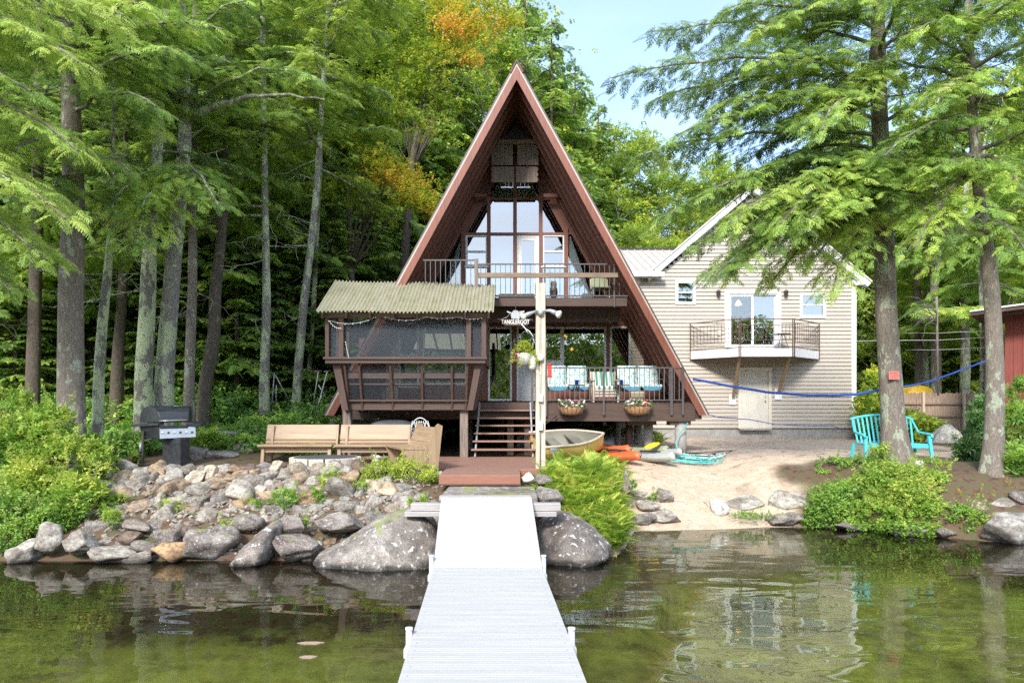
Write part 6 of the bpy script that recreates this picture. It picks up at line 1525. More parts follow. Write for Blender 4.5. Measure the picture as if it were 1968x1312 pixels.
wire_chair(712, 15.6, R(-80), 'white wrought iron chair half hidden at the left of the covered table')
c = P(803, 862, 13.0); ge_ = thing('geranium_pot', 'potted red geranium behind the angled bench', 'plant', (c.x, c.y, 1.05))
mb = MB(); mb.lathe((c.x, c.y, 1.052), [(0, 0), (.09, 0), (.12, .18), (.13, .20), (.1, .2)], 16); mb.build('pot', M['liner'], ge_)
n = 60; org = np.array(c) + np.stack([rng.normal(0, .07, n), rng.normal(0, .07, n), rng.normal(-.06, .07, n)], 1); foliage_part(ge_, 'leaves', org, rng.uniform(.07, .12, n), 'shrub', CLUS)
v, q, a = stamp(CLUS, np.array(c) + np.stack([rng.normal(-.03, .035, 14), rng.normal(-.1, .03, 14), rng.normal(-.03, .03, 14)], 1), dirs(14), ups(14), np.full(14, .06), None); np_object('blossom', v, q, M['petal_red'], ge_, attr=a)
for k, (px, py, r) in enumerate(((712, 880, 9), (724, 878, 8), (735, 881, 9), (722, 884, 6), (742, 879, 6))):
    px_stone(px - r, px + r, py - r * .55, py + r * .55, 12.7, 'small pale rock in the pile under the middle bench', mat='stone_white' if k % 2 else 'stone_mix', k=k, name='rock', cat='rock', group='rocks under the middle bench', big=False)

# ------------------------------------------------------------------ boat, kayaks, hoses
def boat():
    Yb = 15.0; o = thing('rowboat', 'yellow hulled rowboat with pale interior lying under the deck', 'boat', (PX(1090, Yb), Yb, 1.0))
    # transom towards the camera and left, bow to the right and back
    A = P(1030, 880, 14.6); W = 1.35
    x0, x1 = PX(1030, 14.7), PX(1163, 15.2); zk = PZ(884, 14.6); zg = PZ(848, 14.6)
    ax_ = Vector((1, .22, 0)).normalized(); sd = Vector((-ax_.y, ax_.x, 0)); L_ = x1 - x0
    outer, inner_ = [], []
    for i in range(13):
        t = i / 12; hwid = .62 * (1 - max(0, (t - .35) / .65) ** 2.3) + .01; sh = .05 * t * t
        c = Vector((x0, 14.95, 0)) + ax_ * L_ * t
        def sec(k): # k scale for thickness
            h = hwid * k; zz = zk + (.03 if k < 1 else 0) + max(0, t - .6) * .35
            return [c - sd * h + Vector((0, 0, zg + sh)), c - sd * h * .95 + Vector((0, 0, zk + .16 + max(0, t - .6) * .3)), c - sd * h * .6 + Vector((0, 0, zz)), c + sd * h * .6 + Vector((0, 0, zz)), c + sd * h * .95 + Vector((0, 0, zk + .16 + max(0, t - .6) * .3)), c + sd * h + Vector((0, 0, zg + sh))]
        outer.append(sec(1)); inner_.append(sec(.93))
    mb = MB(); mb.loft(outer, closed=False, cap=False); mb.add(outer[0], [(0, 1, 2, 3, 4, 5)]); mb.build('hull', M['yellowhull'], o)
    mb = MB(); mb.loft(inner_, closed=False, cap=False); mb.build('lining', M['cream_hull'], o)
    mb = MB(); mb.tube([s_[0] for s_ in outer] + [s_[5] for s_ in outer[::-1]], .028, 8); mb.build('gunwale', M['polewood'], o)
    for t in (.3, .62):
        i = int(t * 12); a = inner_[i][0]; b = inner_[i][5]; mb = MB(); mb.beam(a - Vector((0, 0, .08)), b - Vector((0, 0, .08)), .22, .03); mb.build('thwart', M['cream_hull'], o)
    mb = MB(); p = (outer[3][0] + outer[3][1]) / 2; q = outer[1][0]; mb.box(q.x + .02, q.x + .18, q.y - .045, q.y + .02, q.z - .13, q.z - .02); mb.build('oarlock_pad', M['metal_grey'], o, bevel=.01)
    o.rotation_euler = (R(13), 0, 0); o.location.z += .05
boat()
def kayak(px0, px1, pyc, Y, r, mat, lab, rz=0.0, up=0.0):
    o = thing('kayak', lab, 'kayak', (0, 0, 0), 'kayaks stored under the deck')
    L_ = 1.35; r *= .86; rings = []
    for i in range(17):
        t = i / 16; w_ = r * (math.sin(PI * min(1, .12 + .88 * t) ** .75) ** .55 if t < .97 else .12); h = r * .62 * (1 - .35 * abs(t - .45)) * (1 if t < .95 else .5)
        w_ = max(w_, .03); z = .02 + .10 * t ** 3
        pts = []
        for k in range(14):
            a = 2 * PI * k / 14; pr = .8 if math.sin(a) > 0 else 1.0
            pts.append(Vector(((math.cos(a)) * w_, -L_ / 2 + (1 - t) * L_ * 1.0 - 0, z + h + (math.sin(a) ** 3 if math.sin(a) > 0 else math.sin(a)) * h * pr)))
        rings.append(pts)
    mb = MB(); mb.loft(rings); mb.build('hull', M[mat], o)
    mb = MB(); mb.tube([Vector((r * .55 * math.cos(a), .12 + .3 * math.sin(a), r * 1.18 + .02)) for a in [2 * PI * k / 20 for k in range(21)]], .016, 6, cap=False); rm = mb.build('cockpit_rim', M['black'], o)
    mb = MB(); mb.tube([(0, -L_ / 2 - .01, .26), (0, -L_ / 2 - .05, .22), (0, -L_ / 2 - .0, .18)], .008, 6); mb.build('carry_handle', M['black'], o)
    x = PX((px0 + px1) / 2, Y); o.location = (x, Y, GZ(x, Y) - .02); o.rotation_euler = (R(up), 0, rz); return o
kayak(1158, 1222, 870, 15.1, .26, 'orange', 'bright orange kayak with its bow on the sand', R(32))
kayak(1150, 1190, 865, 15.75, .24, 'orange', 'orange kayak mostly hidden behind the first orange one', R(38))
kayak(1232, 1280, 872, 15.1, .24, 'greyk', 'grey kayak with its bow on the sand beside the orange one', R(30))
kayak(1262, 1294, 865, 15.6, .22, 'greyk', 'light grey kayak behind, nearest the concrete pier', R(20))
kayak(1222, 1256, 862, 15.9, .21, 'oliveK', 'olive kayak behind the two front kayaks', R(45))
mb = MB(); a = P(1240, 864, 15.3); b = P(1268, 855, 15.5); rings = []
for t in np.linspace(0, 1, 9): p = a.lerp(b, t); w_ = .07 * math.sin(PI * (.15 + .8 * t)) + .015; rings.append([p + Vector((math.cos(q) * .02, math.sin(q) * w_, math.sin(q) * w_ * .6 + .05)) for q in [2 * PI * k / 10 for k in range(10)]])
mb.loft(rings); o = mb.build('paddle_blade', M['yellow']); tag(o, 'yellow paddle blade lying on the kayaks', 'paddle')
def coil(cx, cy, n, r, mat, lab, seed, name='garden_hose', rad=.013, lift=None):
    rr = random.Random(seed); pts = []
    for i in range(n * 12):
        a = 2 * PI * i / 12 + rr.uniform(-.05, .05); k = r * (1 + .35 * math.sin(i * .37 + seed)) ; x = cx + math.cos(a) * k * 1.5 + i * .002; y = cy + math.sin(a) * k * .6
        pts.append(Vector((x, y, GZ(x, y) + .03 + .02 * rr.random() + .0008 * i)))
    if lift: pts += lift
    mb = MB(); mb.tube(pts, rad, 6); o = mb.build(name, M[mat]); return tag(o, lab, 'hose', 'hoses coiled on the sand by the pier')
pt = P(1322, 812, 15.9)
coil(PX(1325, 15.2), 15.2, 5, .34, 'hose', 'teal hose coiled on the sand and rising to the pier top', 1, lift=[P(1305, 872, 15.7), P(1299, 850, 15.9), P(1306, 832, 15.95), P(1316, 820, 15.9), pt])
coil(PX(1345, 15.5), 15.55, 4, .30, 'hosew', 'pale green hose coiled on the sand behind the teal one', 2)
coil(PX(1352, 15.6), 15.75, 3, .33, 'black', 'black hose coiled on the sand farthest from the pier', 5, rad=.011)
mb = MB(); mb.tube([P(1048, 815, 15.8), P(1060, 806, 15.85), P(1070, 799, 15.9)], .014, 6); o = mb.build('cable', M['black']); tag(o, 'black cable drooping below the deck edge near the pole', 'cable')
# tarp pile behind the boat
mb = MB(); rr = random.Random(5); rings = []
for i in range(9):
    t = i / 8; a = P(1060, 850, 16.6).lerp(P(1178, 856, 16.9), t); h = .12 + .18 * abs(math.sin(t * 7)) + rr.uniform(0, .08)
    rings.append([a + Vector((0, -.3, -.2)), a + Vector((0, -.18, h * .7)), a + Vector((0, 0, h)), a + Vector((0, .3, h * .4)), a + Vector((0, .4, -.2))])
mb.loft(rings, smooth=False, cap=True); o = mb.build('tarpaulin', M['tarp']); tag(o, 'dark crumpled tarpaulin behind the rowboat under the deck', 'tarpaulin')

# ------------------------------------------------------------------ right side: bench chair, sign, fence, slide, shed, ropes
def teal_bench():
    Y = 13.9; s = Y / F; x0, x1 = PX(1649, Y), PX(1779, Y); zg = PZ(884, Y); o = thing('garden_bench', 'turquoise plastic slatted bench behind the big right tree', 'bench', ((x0 + x1) / 2, Y, zg)); w_ = x1 - x0; xc = (x0 + x1) / 2
    zs = PZ(853, Y); zt = PZ(797, Y); n = 14
    def arch(x): return zt - .10 * ((abs((x - xc) / (w_ / 2))) ** 2.2)
    for k in range(n):
        x = x0 + .12 + (w_ - .24) * k / (n - 1); mb = MB(); xo = x + (x - xc) * .05
        mb.beam((x, Y + .25, zs + .02), (xo, Y + .38, arch(x) - .03), .035, .014, up=(0, 1, 0)); mb.build('slat', M['teal'], o)
    mb = MB(); pts = [Vector((x0 + .03 + (w_ - .06) * k / 16, Y + .385, arch(x0 + .03 + (w_ - .06) * k / 16))) for k in range(17)]; mb.tube(pts, .028, 8, squash=.7); mb.build('top_rail', M['teal'], o)
    mb = MB(); mb.box(x0 + .08, x1 - .08, Y - .22, Y + .28, zs - .02, zs + .015); mb.build('seat', M['teal'], o, bevel=.012)
    mb = MB(); mb.box(x0 + .08, x1 - .08, Y - .235, Y - .2, zs - .07, zs - .022); mb.build('apron', M['teal'], o, bevel=.006)
    for sg_ in (-1, 1):
        xe_ = xc + sg_ * (w_ / 2 - .05)
        mb = MB(); mb.tube([(xe_ - sg_ * .02, Y + .38, arch(xe_)), (xe_ + sg_ * .02, Y + .2, zs + .24), (xe_ + sg_ * .05, Y - .02, zs + .21), (xe_ + sg_ * .05, Y - .22, zs + .19), (xe_ + sg_ * .03, Y - .26, zs + .14)], [.03, .034, .038, .038, .03], 8, squash=.6); mb.build('armrest', M['teal'], o)
        for yy, sp in ((-.2, -.06), (.26, .08)):
            mb = MB(); top = zs + .17 if yy < 0 else zs; mb.loft([[Vector((xe_ + a_ * .032, Y + yy + b_ * .025, top)) for a_, b_ in ((-1, -1), (1, -1), (1, 1), (-1, 1))], [Vector((xe_ + sg_ * .03 + a_ * .024, Y + yy + sp + b_ * .02, zg - .02)) for a_, b_ in ((-1, -1), (1, -1), (1, 1), (-1, 1))]], smooth=False); mb.build('leg', M['teal'], o)
teal_bench()
# rope with blue sleeve from the cabin, over the beach, to the right
def rope(pts, r, mat, lab, name='rope', cat='rope'):
    mb = MB(); n = []
    for i in range(len(pts) - 1):
        for t in range(4): n.append(pts[i].lerp(pts[i + 1], t / 4) + Vector((0, 0, U(-.006, .006))))
    n.append(pts[-1]); mb.tube(n, r, 6); o = mb.build(name, M[mat]); return tag(o, lab, cat)
rope([P(a, b, c_) for a, b, c_ in ((1332, 728, 16.0), (1400, 741, 15.6), (1470, 753, 15.3), (1540, 759, 14.9), (1600, 760, 14.5), (1650, 757, 14.2), (1697, 748, 13.75))], .028, 'rope', 'thick blue rope sagging from the cabin roof corner to the big right tree')
rope([P(a, b, c_) for a, b, c_ in ((1738, 743, 13.4), (1780, 735, 14.5), (1828, 718, 15.5), (1882, 698, 17), (1925, 684, 18.5))], .02, 'rope', 'blue rope running from the big right tree towards the red shed')
rope([P(a, b, c_) for a, b, c_ in ((1366, 797, 16.0), (1380, 801, 16.3), (1440, 806, 18), (1490, 815, 19), (1550, 818, 20), (1600, 818, 21), (1625, 826, 22))], .011, 'rope', 'thin blue cord hanging slack in front of the entry door')
for k, (y0, y1, x0_) in enumerate(((655, 648, 1640), (640, 636, 1735), (672, 668, 1740))):
    rope([P(x0_, y0, 24), P(1800, (y0 + y1) / 2 + 2, 22), P(1895, y1, 20)], .006, 'white', ['thin white line crossing beside the tan house, middle one', 'thin white line crossing behind the right trees, topmost', 'thin white line crossing behind the right trees, lowest'][k], 'clothes_line', 'line')
def picket_fence():
    Y = 24.5; o = thing('fence', 'weathered brown picket fence behind the beach with blotchy boards', 'fence', (PX(1790, Y), Y, 1.4)); x = PX(1646, Y); x1 = PX(1905, Y); k = 0
    mb = MB(); mb2 = MB()
    while x < x1:
        h = PZ(755, Y) + U(-.03, .03); mb.box(x, x + .088, Y + U(-.004, .004), Y + .02, 1.25, h); x += .094
    mb.build('pickets', M['fencewood'], o)
    mb = MB(); 
    for py in (776, 800): z = PZ(py, Y); mb.box(PX(1646, Y), x1, Y - .05, Y - .008, z - .03, z + .03)
    mb.build('rail', M['weathered_x'], o)
    for px in (1697, 1772, 1850): mb = MB(); a = PX(px, Y); mb.box(a - .04, a + .04, Y - .12, Y - .052, 1.25, PZ(752, Y)); mb.build('post', M['polewood'], o)
picket_fence()
mb = MB(); c = P(1757, 757, 25.6); s = 25.6 / F
rings = []
for t in np.linspace(-.5, .5, 7): rings.append([c + Vector((x * s, t * .9, z * s * (1 - .4 * abs(t)) )) for x, z in ((-26, -24), (-22, 8), (-12, 16), (8, 18), (20, 12), (26, -6), (25, -24))])
mb.loft(rings); o = mb.build('play_slide', M['yellow']); tag(o, 'bright yellow plastic play slide top showing over the fence', 'slide')
b = MB(); 
for dx in (-4, 6): b.lathe(c + Vector((dx * s, -.48, -2 * s)), [(.05, -.05), (.07, 0), (.05, .05)], 8)
b.build('vent', M['black'], o)
def shed():
    Y = 19.0; o = thing('shed', 'dark red board shed with low roof at the right edge', 'shed', (PX(1931, Y), Y, 1.0)); x0 = PX(1931, Y); o.rotation_euler = (0, 0, R(-38))
    mb = MB(); x = x0
    while x < x0 + 4: mb.box(x, x + .19, Y, Y + .05, 1.0, PZ(606, Y)); x += .196
    mb.box(x0, x0 + 4, Y + .02, Y + .06, 1.0, PZ(606, Y) - .01)
    mb.box(x0, x0 + .05, Y + .061, Y + 4, 1.0, PZ(606, Y)); mb.build('wall', M['shedred'], o)
    mb = MB(); a = P(1900, 601, Y - .4); mb.add([(a.x, Y - .9, a.z), (a.x + 5, Y - .9, a.z + .35), (a.x + 5, Y + 4.4, a.z + .6), (a.x, Y + 4.4, a.z + .25)], [(0, 1, 2, 3)]); mb.build('roof', M['brown_x'], o, solid=.12)
    mb = MB(); mb.beam((a.x - .02, Y - .93, a.z + .06), (a.x + 5, Y - .93, a.z + .42), .02, .04); mb.build('drip_edge', M['white'], o)
    mb = MB(); mb.beam((PX(1900, Y), Y - .6, a.z - .06), (PX(1960, Y), Y - .6, a.z - .02), .1, .1); mb.build('rafter', M['brown_x'], o)
shed()
# thin metal frames at the forest edge
def frame_poles(lines, lab, Y):
    mb = MB()
    for a, b in lines: mb.tube([P(a[0], a[1], Y), P(b[0], b[1], Y + .3)], .016, 6)
    o = mb.build('swing_frame', M['metal_grey']); return tag(o, lab, 'frame')
frame_poles([((527, 716), (521, 812)), ((529, 720), (560, 778)), ((531, 740), (530, 806))], 'thin grey metal pole frame between the two pale forest trunks', 17.5)
frame_poles([((612, 714), (600, 790)), ((629, 714), (600, 822)), ((612, 740), (634, 775)), ((618, 760), (604, 800)), ((606, 713), (617, 713)), ((624, 714), (635, 713))], 'crossed grey metal poles leaning beside the screened porch', 16.6)
for (px, Y, lab) in ((1262, 21.5, 'd'),): pass
# ------------------------------------------------------------------ trees
def trunk_mesh(name, pts, rad, mat, parent, limbs=(), n=22, flare=0.0, seed=0):
    """one mesh: tapering trunk with uneven bark outline, plus its bare limbs"""
    pts = [Vector(p) for p in pts]; rr = random.Random(seed); q = []; r = []
    for i in range(len(pts) - 1):
        k = max(2, int((pts[i + 1] - pts[i]).length / .22))
        for j in range(k):
            t = j / k; q.append(pts[i].lerp(pts[i + 1], t)); r.append(rad[i] * (1 - t) + rad[i + 1] * t)
    q.append(pts[-1]); r.append(rad[-1])
    for _ in range(3): q = [q[0]] + [(q[i - 1] + q[i] * 2 + q[i + 1]) / 4 for i in range(1, len(q) - 1)] + [q[-1]]
    z0 = q[0].z; vs = []; fs = []
    for i, p in enumerate(q):
        for k in range(n):
            a = 2 * PI * k / n; h = p.z - z0
            root = flare * math.exp(-max(h, 0) * 3.2) * (1 + .5 * math.sin(a * 4 + seed) + .3 * math.sin(a * 7 + seed * 2))
            lump = 1 + .07 * (float(vnoise(a * 1.3 + seed, h * 1.1, seed)) - .5) + .05 * math.sin(a * 3 + h * .7 + seed)
            x = r[i] * lump + root; vs.append((p.x + math.cos(a) * x, p.y + math.sin(a) * x, p.z))
    m = len(q); fs = [(i * n + k, i * n + (k + 1) % n, (i + 1) * n + (k + 1) % n, (i + 1) * n + k) for i in range(m - 1) for k in range(n)]
    mb = MB(); mb.add(vs, fs, True)
    for lp_, lr in limbs: mb.tube(lp_, lr, 7, cap=False)
    return mb.build(name, mat, parent)
def limb_pts(a, b, sag=.0, n=7, wob=.05, seed=0):
    a = Vector(a); b = Vector(b); rr = random.Random(seed); out = []
    for i in range(n + 1):
        t = i / n; p = a.lerp(b, t); p.z += sag * 4 * t * (1 - t); 
        if 0 < i < n: p += Vector((rr.uniform(-1, 1), rr.uniform(-1, 1), rr.uniform(-1, 1))) * wob
        out.append(p)
    return out
def hemlock_sprays(pts, dens=1.0, bare=.12, sub_len=.34, droop=.2, lv=.5, s0=.28):
    """positions and directions of the flat sprays carried by one limb"""
    P_ = np.array([tuple(p) for p in pts]); seg = np.linalg.norm(np.diff(P_, axis=0), axis=1); Ltot = seg.sum(); cum = np.concatenate([[0], np.cumsum(seg)]) / Ltot
    org, fwd, sc_, tw = [], [], [], []
    step = .15 / dens; ts = np.arange(bare, 1.0, step / Ltot); base = 1
    for i, t in enumerate(ts):
        p = np.array([np.interp(t, cum, P_[:, k]) for k in range(3)]); p2 = np.array([np.interp(min(t + .04, 1.), cum, P_[:, k]) for k in range(3)]); p1 = np.array([np.interp(max(t - .04, 0.), cum, P_[:, k]) for k in range(3)])
        d = p2 - p1; d /= np.linalg.norm(d) + 1e-9
        for s in (-1, 1):
            if rng.random() < .12: continue
            an = R(rng.uniform(40, 75)) * s; h = np.array([d[0], d[1], 0]); h /= np.linalg.norm(h) + 1e-9
            b = np.array([h[0] * math.cos(an) - h[1] * math.sin(an), h[0] * math.sin(an) + h[1] * math.cos(an), d[2] * .5 + rng.uniform(-.15, .1)])
            Lb = min(.18 + sub_len * Ltot * (1 - t) ** .7, 1.5) * rng.uniform(.55, 1.15); nb = max(1, int(Lb / (.115 / dens ** .5)))
            tw.append((p, p + b * Lb * .8 + np.array([0, 0, -droop * Lb * .5])))
            for j in range(nb):
                u = (j + .5) / nb; q = p + b * Lb * u + np.array([0, 0, -droop * Lb * u * u])
                a2 = R(rng.uniform(10, 75)) * (1 if j % 2 else -1); c = np.array([b[0] * math.cos(a2) - b[1] * math.sin(a2), b[0] * math.sin(a2) + b[1] * math.cos(a2), b[2] - droop * (.2 + u) + rng.uniform(-.3, .25)])
                org.append(q); fwd.append(c); sc_.append(s0 * rng.uniform(.6, 1.15))
        org.append(p); fwd.append(d + np.array([rng.uniform(-.3, .3), rng.uniform(-.3, .3), -.25])); sc_.append(s0 * rng.uniform(.6, 1.))
    org.append(P_[-1]); fwd.append(P_[-1] - P_[-2] + np.array([0, 0, -.1])); sc_.append(s0)
    return np.array(org), unit(np.array(fwd)), np.array(sc_), tw
def twig_mesh(tws, r=.006):
    V, Q = [], []; b = 0
    for a, c in tws:
        d = c - a; s = np.cross(d, [0, 0, 1.]); s = s / (np.linalg.norm(s) + 1e-9) * r; u = np.array([0, 0, r])
        V += [a - s, a + s, c + s * .3, c - s * .3, a - u, a + u, c + u * .3, c - u * .3]; Q += [[b, b + 1, b + 2, b + 3], [b + 4, b + 5, b + 6, b + 7]]; b += 8
    return np.array(V), np.array(Q)
def crown_of(parent, limbs, mat, dens=1.0, tm=None, s0=.28, lv=(.15, .85), droop=.2, bare=.12, sub_len=.34, name='crown'):
    parts = []; TW = []
    for (pts, lvb) in limbs:
        o_, f_, s_, tw = hemlock_sprays(pts, dens, bare, sub_len, droop, s0=s0); n = len(o_)
        base = rng.uniform(*lv) * .5 + .25 + lvb
        parts.append(stamp(tm or SPRAY, o_, f_, ups(n, .45), s_, np.clip(base + rng.normal(0, .16, n) + .03 * s_, 0, 1.05), .16, .12)); TW += tw
    v, q, a = merge(parts)
    o = np_object(name, v, q, M[mat], parent, attr=a)
    if TW: tv, tq = twig_mesh(TW); np_object('twigs', tv, tq, M['twig'], parent)
    return o
def ring_limbs(pts, rad, z0, z1, n, l0, l1, rise=(-.15, .25), seed=0, az=None, yb=1.0):
    """limbs growing all round a trunk between heights z0 and z1"""
    rr = random.Random(seed); out = []; P_ = np.array([tuple(p) for p in pts])
    for i in range(n):
        z = z0 + (z1 - z0) * (i + rr.random()) / n; c = Vector([float(np.interp(z, P_[:, 2], P_[:, k])) for k in (0, 1)] + [z])
        a = rr.uniform(0, 2 * PI) if az is None else R(rr.uniform(*az)); t = (z - z0) / max(z1 - z0, .1); L_ = (l0 + (l1 - l0) * t) * rr.uniform(.7, 1.15)
        e = c + Vector((math.cos(a) * L_, math.sin(a) * L_ * yb, L_ * rr.uniform(*rise) - .12 * L_)); out.append((limb_pts(c, e, L_ * .06, 6, .05, i + seed), rr.uniform(-.1, .15)))
    return out
def limb_tubes(limbs, r0=.035): return [(p, [r0 * (1 - .8 * i / (len(p) - 1)) + .006 for i in range(len(p))]) for p, _ in limbs]
def near_tree(name, label, cat, px_pts, Y, widths, bark, limbs=(), crown='hemlock', flare=.06, seed=0, dens=1.0, bare_limbs=(), top=None, group=None, Yt=None, s0=.28, droop=.2, fine=None, lv=(.15, .85), sub_len=.34):
    pts = []
    for i, (a, b) in enumerate(px_pts):
        y_ = Y + (0 if Yt is None else (Yt - Y) * i / (len(px_pts) - 1)); pts.append(P(a, b, y_))
    r = [w_ * Y / F / 2 * .84 for w_ in widths]; g0 = GZ(pts[0].x, Y); pts[0].z = min(pts[0].z, g0 + .02) - .08
    if top: d = (pts[-1] - pts[-2]).normalized(); pts.append(pts[-1] + d * (top - pts[-1].z)); r.append(.05)
    o = thing(name, label, cat, (pts[0].x, pts[0].y, pts[0].z), group)
    L_ = list(limbs(pts) if callable(limbs) else limbs)
    rr = random.Random(seed * 7 + 1); bare = []
    zmx = min(9.5, pts[-1].z); Pn = np.array([tuple(p) for p in pts])
    for k_ in range(14 if Y < 17 else 8):
        z = rr.uniform(4.2, zmx); a_ = rr.uniform(0, 2 * PI); l_ = rr.uniform(.5, 1.7); c = Vector((float(np.interp(z, Pn[:, 2], Pn[:, 0])), float(np.interp(z, Pn[:, 2], Pn[:, 1])), z))
        e_ = c + Vector((math.cos(a_) * l_, -abs(math.sin(a_)) * l_ * .8, rr.uniform(-.5, .25) * l_)); q_ = limb_pts(c, e_, -.05, 5, .05, k_); bare.append((q_, [.016, .013, .010, .008, .006, .004]))
        for m_ in (2, 3, 4): bare.append((limb_pts(q_[m_], q_[m_] + Vector((rr.uniform(-.35, .35), rr.uniform(-.25, .1), rr.uniform(-.4, .1))), 0, 3, .03, m_ + k_), [.007, .006, .004, .003]))
    trunk_mesh('trunk', pts, r, M[bark], o, limb_tubes(L_) + list(bare_limbs) + bare, flare=flare, seed=seed)
    if L_: crown_of(o, L_, crown, dens, s0=s0, droop=droop, lv=lv, sub_len=sub_len)
    return o
LP = limb_pts
# left row, from the lake edge towards the porch
near_tree('hemlock_tree', 'thick straight trunked hemlock with lichen patches at the left of the shore', 'tree', [(138, 850), (137, 700), (138, 520), (142, 400), (137, 250), (133, 100), (130, 0)], 12.6, [60, 54, 50, 45, 40, 34, 28], 'bark',
    lambda p: [(LP(P(137, 250, 12.6), P(20, 300, 10.6), .1, seed=1), .05), (LP(P(137, 215, 12.6), P(300, 205, 11.4), .3, seed=2), 0), (LP(P(137, 160, 12.6), P(350, 100, 11.2), .25, seed=3), .1), (LP(P(135, 120, 12.6), P(10, 40, 11), .1, seed=4), .0),
               (LP(P(135, 60, 12.6), P(290, 10, 11.2), .2, seed=5), .15), (LP(P(137, 330, 12.6), P(60, 420, 11.4), .1, seed=6), -.05), (LP(P(137, 290, 12.6), P(250, 330, 11.6), .15, seed=7), 0), (LP(P(135, 30, 12.6), P(60, -60, 11), .2, seed=8), .1)] + ring_limbs(p, 0, 8.3, 10.8, 12, 2.8, 2.2, seed=11), seed=1, flare=.10, top=11.5)
near_tree('lichen_tree', 'thin pale green lichen covered trunk right beside the thick hemlock', 'tree', [(188, 850), (190, 740), (197, 620), (206, 540), (214, 430), (216, 330), (219, 200)], 13.3, [26, 23, 22, 19, 13, 10, 8], 'bark_lichen',
    lambda p: ring_limbs(p, 0, 6.0, 9.8, 12, 1.5, 1.2, seed=21) , seed=2, flare=.03, top=10.5, crown='hemlock_light')
near_tree('lichen_tree', 'left one of the twin lichen mottled trunks behind the grill', 'tree', [(276, 830), (276, 720), (283, 600), (286, 500), (292, 400), (302, 300), (310, 180)], 14.6, [42, 37, 34, 31, 28, 23, 16], 'bark_lichen',
    lambda p: ring_limbs(p, 0, 7.6, 11.2, 12, 2.2, 1.6, seed=31) + [(LP(P(300, 320, 14.6), P(215, 400, 12.6), .1, seed=32), .15), (LP(P(290, 350, 14.6), P(262, 470, 12.4), .0, seed=33), .2)], seed=3, flare=.05, top=12.5, crown='hemlock')
near_tree('lichen_tree', 'right one of the twin lichen mottled trunks, leaning and forked high up', 'tree', [(314, 830), (316, 720), (325, 600), (333, 500), (343, 400), (354, 300), (358, 220), (356, 120), (352, 10)], 15.0, [48, 40, 37, 34, 32, 30, 26, 18, 14], 'bark_pale',
    lambda p: ring_limbs(p, 0, 8.5, 11.5, 11, 2.4, 1.8, seed=41) + [(LP(P(358, 215, 15), P(610, 150, 14), .5, seed=43), .0), (LP(P(350, 330, 15), P(272, 400, 12.8), .1, seed=44), .2), (LP(P(352, 300, 15), P(420, 395, 12.9), .1, seed=45), .1)], seed=4, flare=.06, top=13,
    bare_limbs=[(LP(P(358, 232, 15), P(440, 200, 14.8), .1, 6, .04, 3) + LP(P(446, 197, 14.8), P(490, 184, 14.7), .02, 3, .02, 4) + LP(P(497, 186, 14.7), P(625, 192, 14.5), .05, 6, .03, 5), [.11, .10, .09, .085, .08, .07, .065, .06, .055, .05, .045, .04, .036, .033, .03, .026, .02, .015])], crown='hemlock')
near_tree('dark_tree', 'slim dark trunk in the shade between the thin lichen trunk and the twins', 'tree', [(222, 820), (226, 680), (236, 560), (240, 400)], 17.5, [30, 25, 20, 16], 'bark_dark', lambda p: ring_limbs(p, 0, 6.0, 12.0, 13, 2.6, 2.0, seed=51), crown='hemlock_dark', seed=5, top=13)
near_tree('slender_tree', 'slender brown trunk with lichen base right of the twins', 'tree', [(362, 825), (364, 700), (370, 560), (371, 430), (372, 330)], 16.0, [26, 22, 20, 18, 16], 'bark', lambda p: ring_limbs(p, 0, 6.4, 12.0, 13, 2.5, 1.8, seed=61), crown='hemlock_dark', seed=6, top=13.5)
near_tree('bent_tree', 'dark brown trunk bending to the right beside the slender one', 'tree', [(389, 825), (392, 740), (408, 680), (414, 620), (413, 560), (424, 480), (430, 380), (432, 300)], 16.6, [30, 28, 30, 26, 26, 22, 20, 17], 'bark_dark', lambda p: ring_limbs(p, 0, 6.2, 12.2, 15, 2.8, 1.8, seed=71), crown='hemlock', seed=7, top=14)
near_tree('pale_tree', 'straight pale trunk with lichen at the forest edge behind the benches', 'tree', [(508, 835), (508, 720), (513, 600), (512, 520), (509, 380), (508, 300)], 17.2, [24, 22, 19, 17, 15, 14], 'bark_pale', lambda p: ring_limbs(p, 0, 6.8, 13.5, 20, 3.0, 2.0, seed=81), crown='hemlock', seed=8, top=14.5)
near_tree('pale_tree', 'tall leaning pale trunk left of the screened porch', 'tree', [(566, 835), (572, 730), (582, 600), (594, 500), (605, 400), (612, 300), (616, 240)], 18.2, [22, 20, 19, 17, 16, 13, 11], 'bark_pale', lambda p: ring_limbs(p, 0, 8.5, 14.5, 20, 3.0, 2.0, seed=91), crown='broad', seed=9, top=15.5)
near_tree('pale_tree', 'thin mottled trunk just behind the leaning one by the porch', 'tree', [(590, 815), (595, 700), (604, 560), (609, 450), (614, 350)], 20.0, [12, 12, 11, 10, 9], 'bark_lichen', lambda p: ring_limbs(p, 0, 8.5, 14.5, 16, 2.6, 2.0, seed=95), crown='hemlock', seed=10, top=15.5)
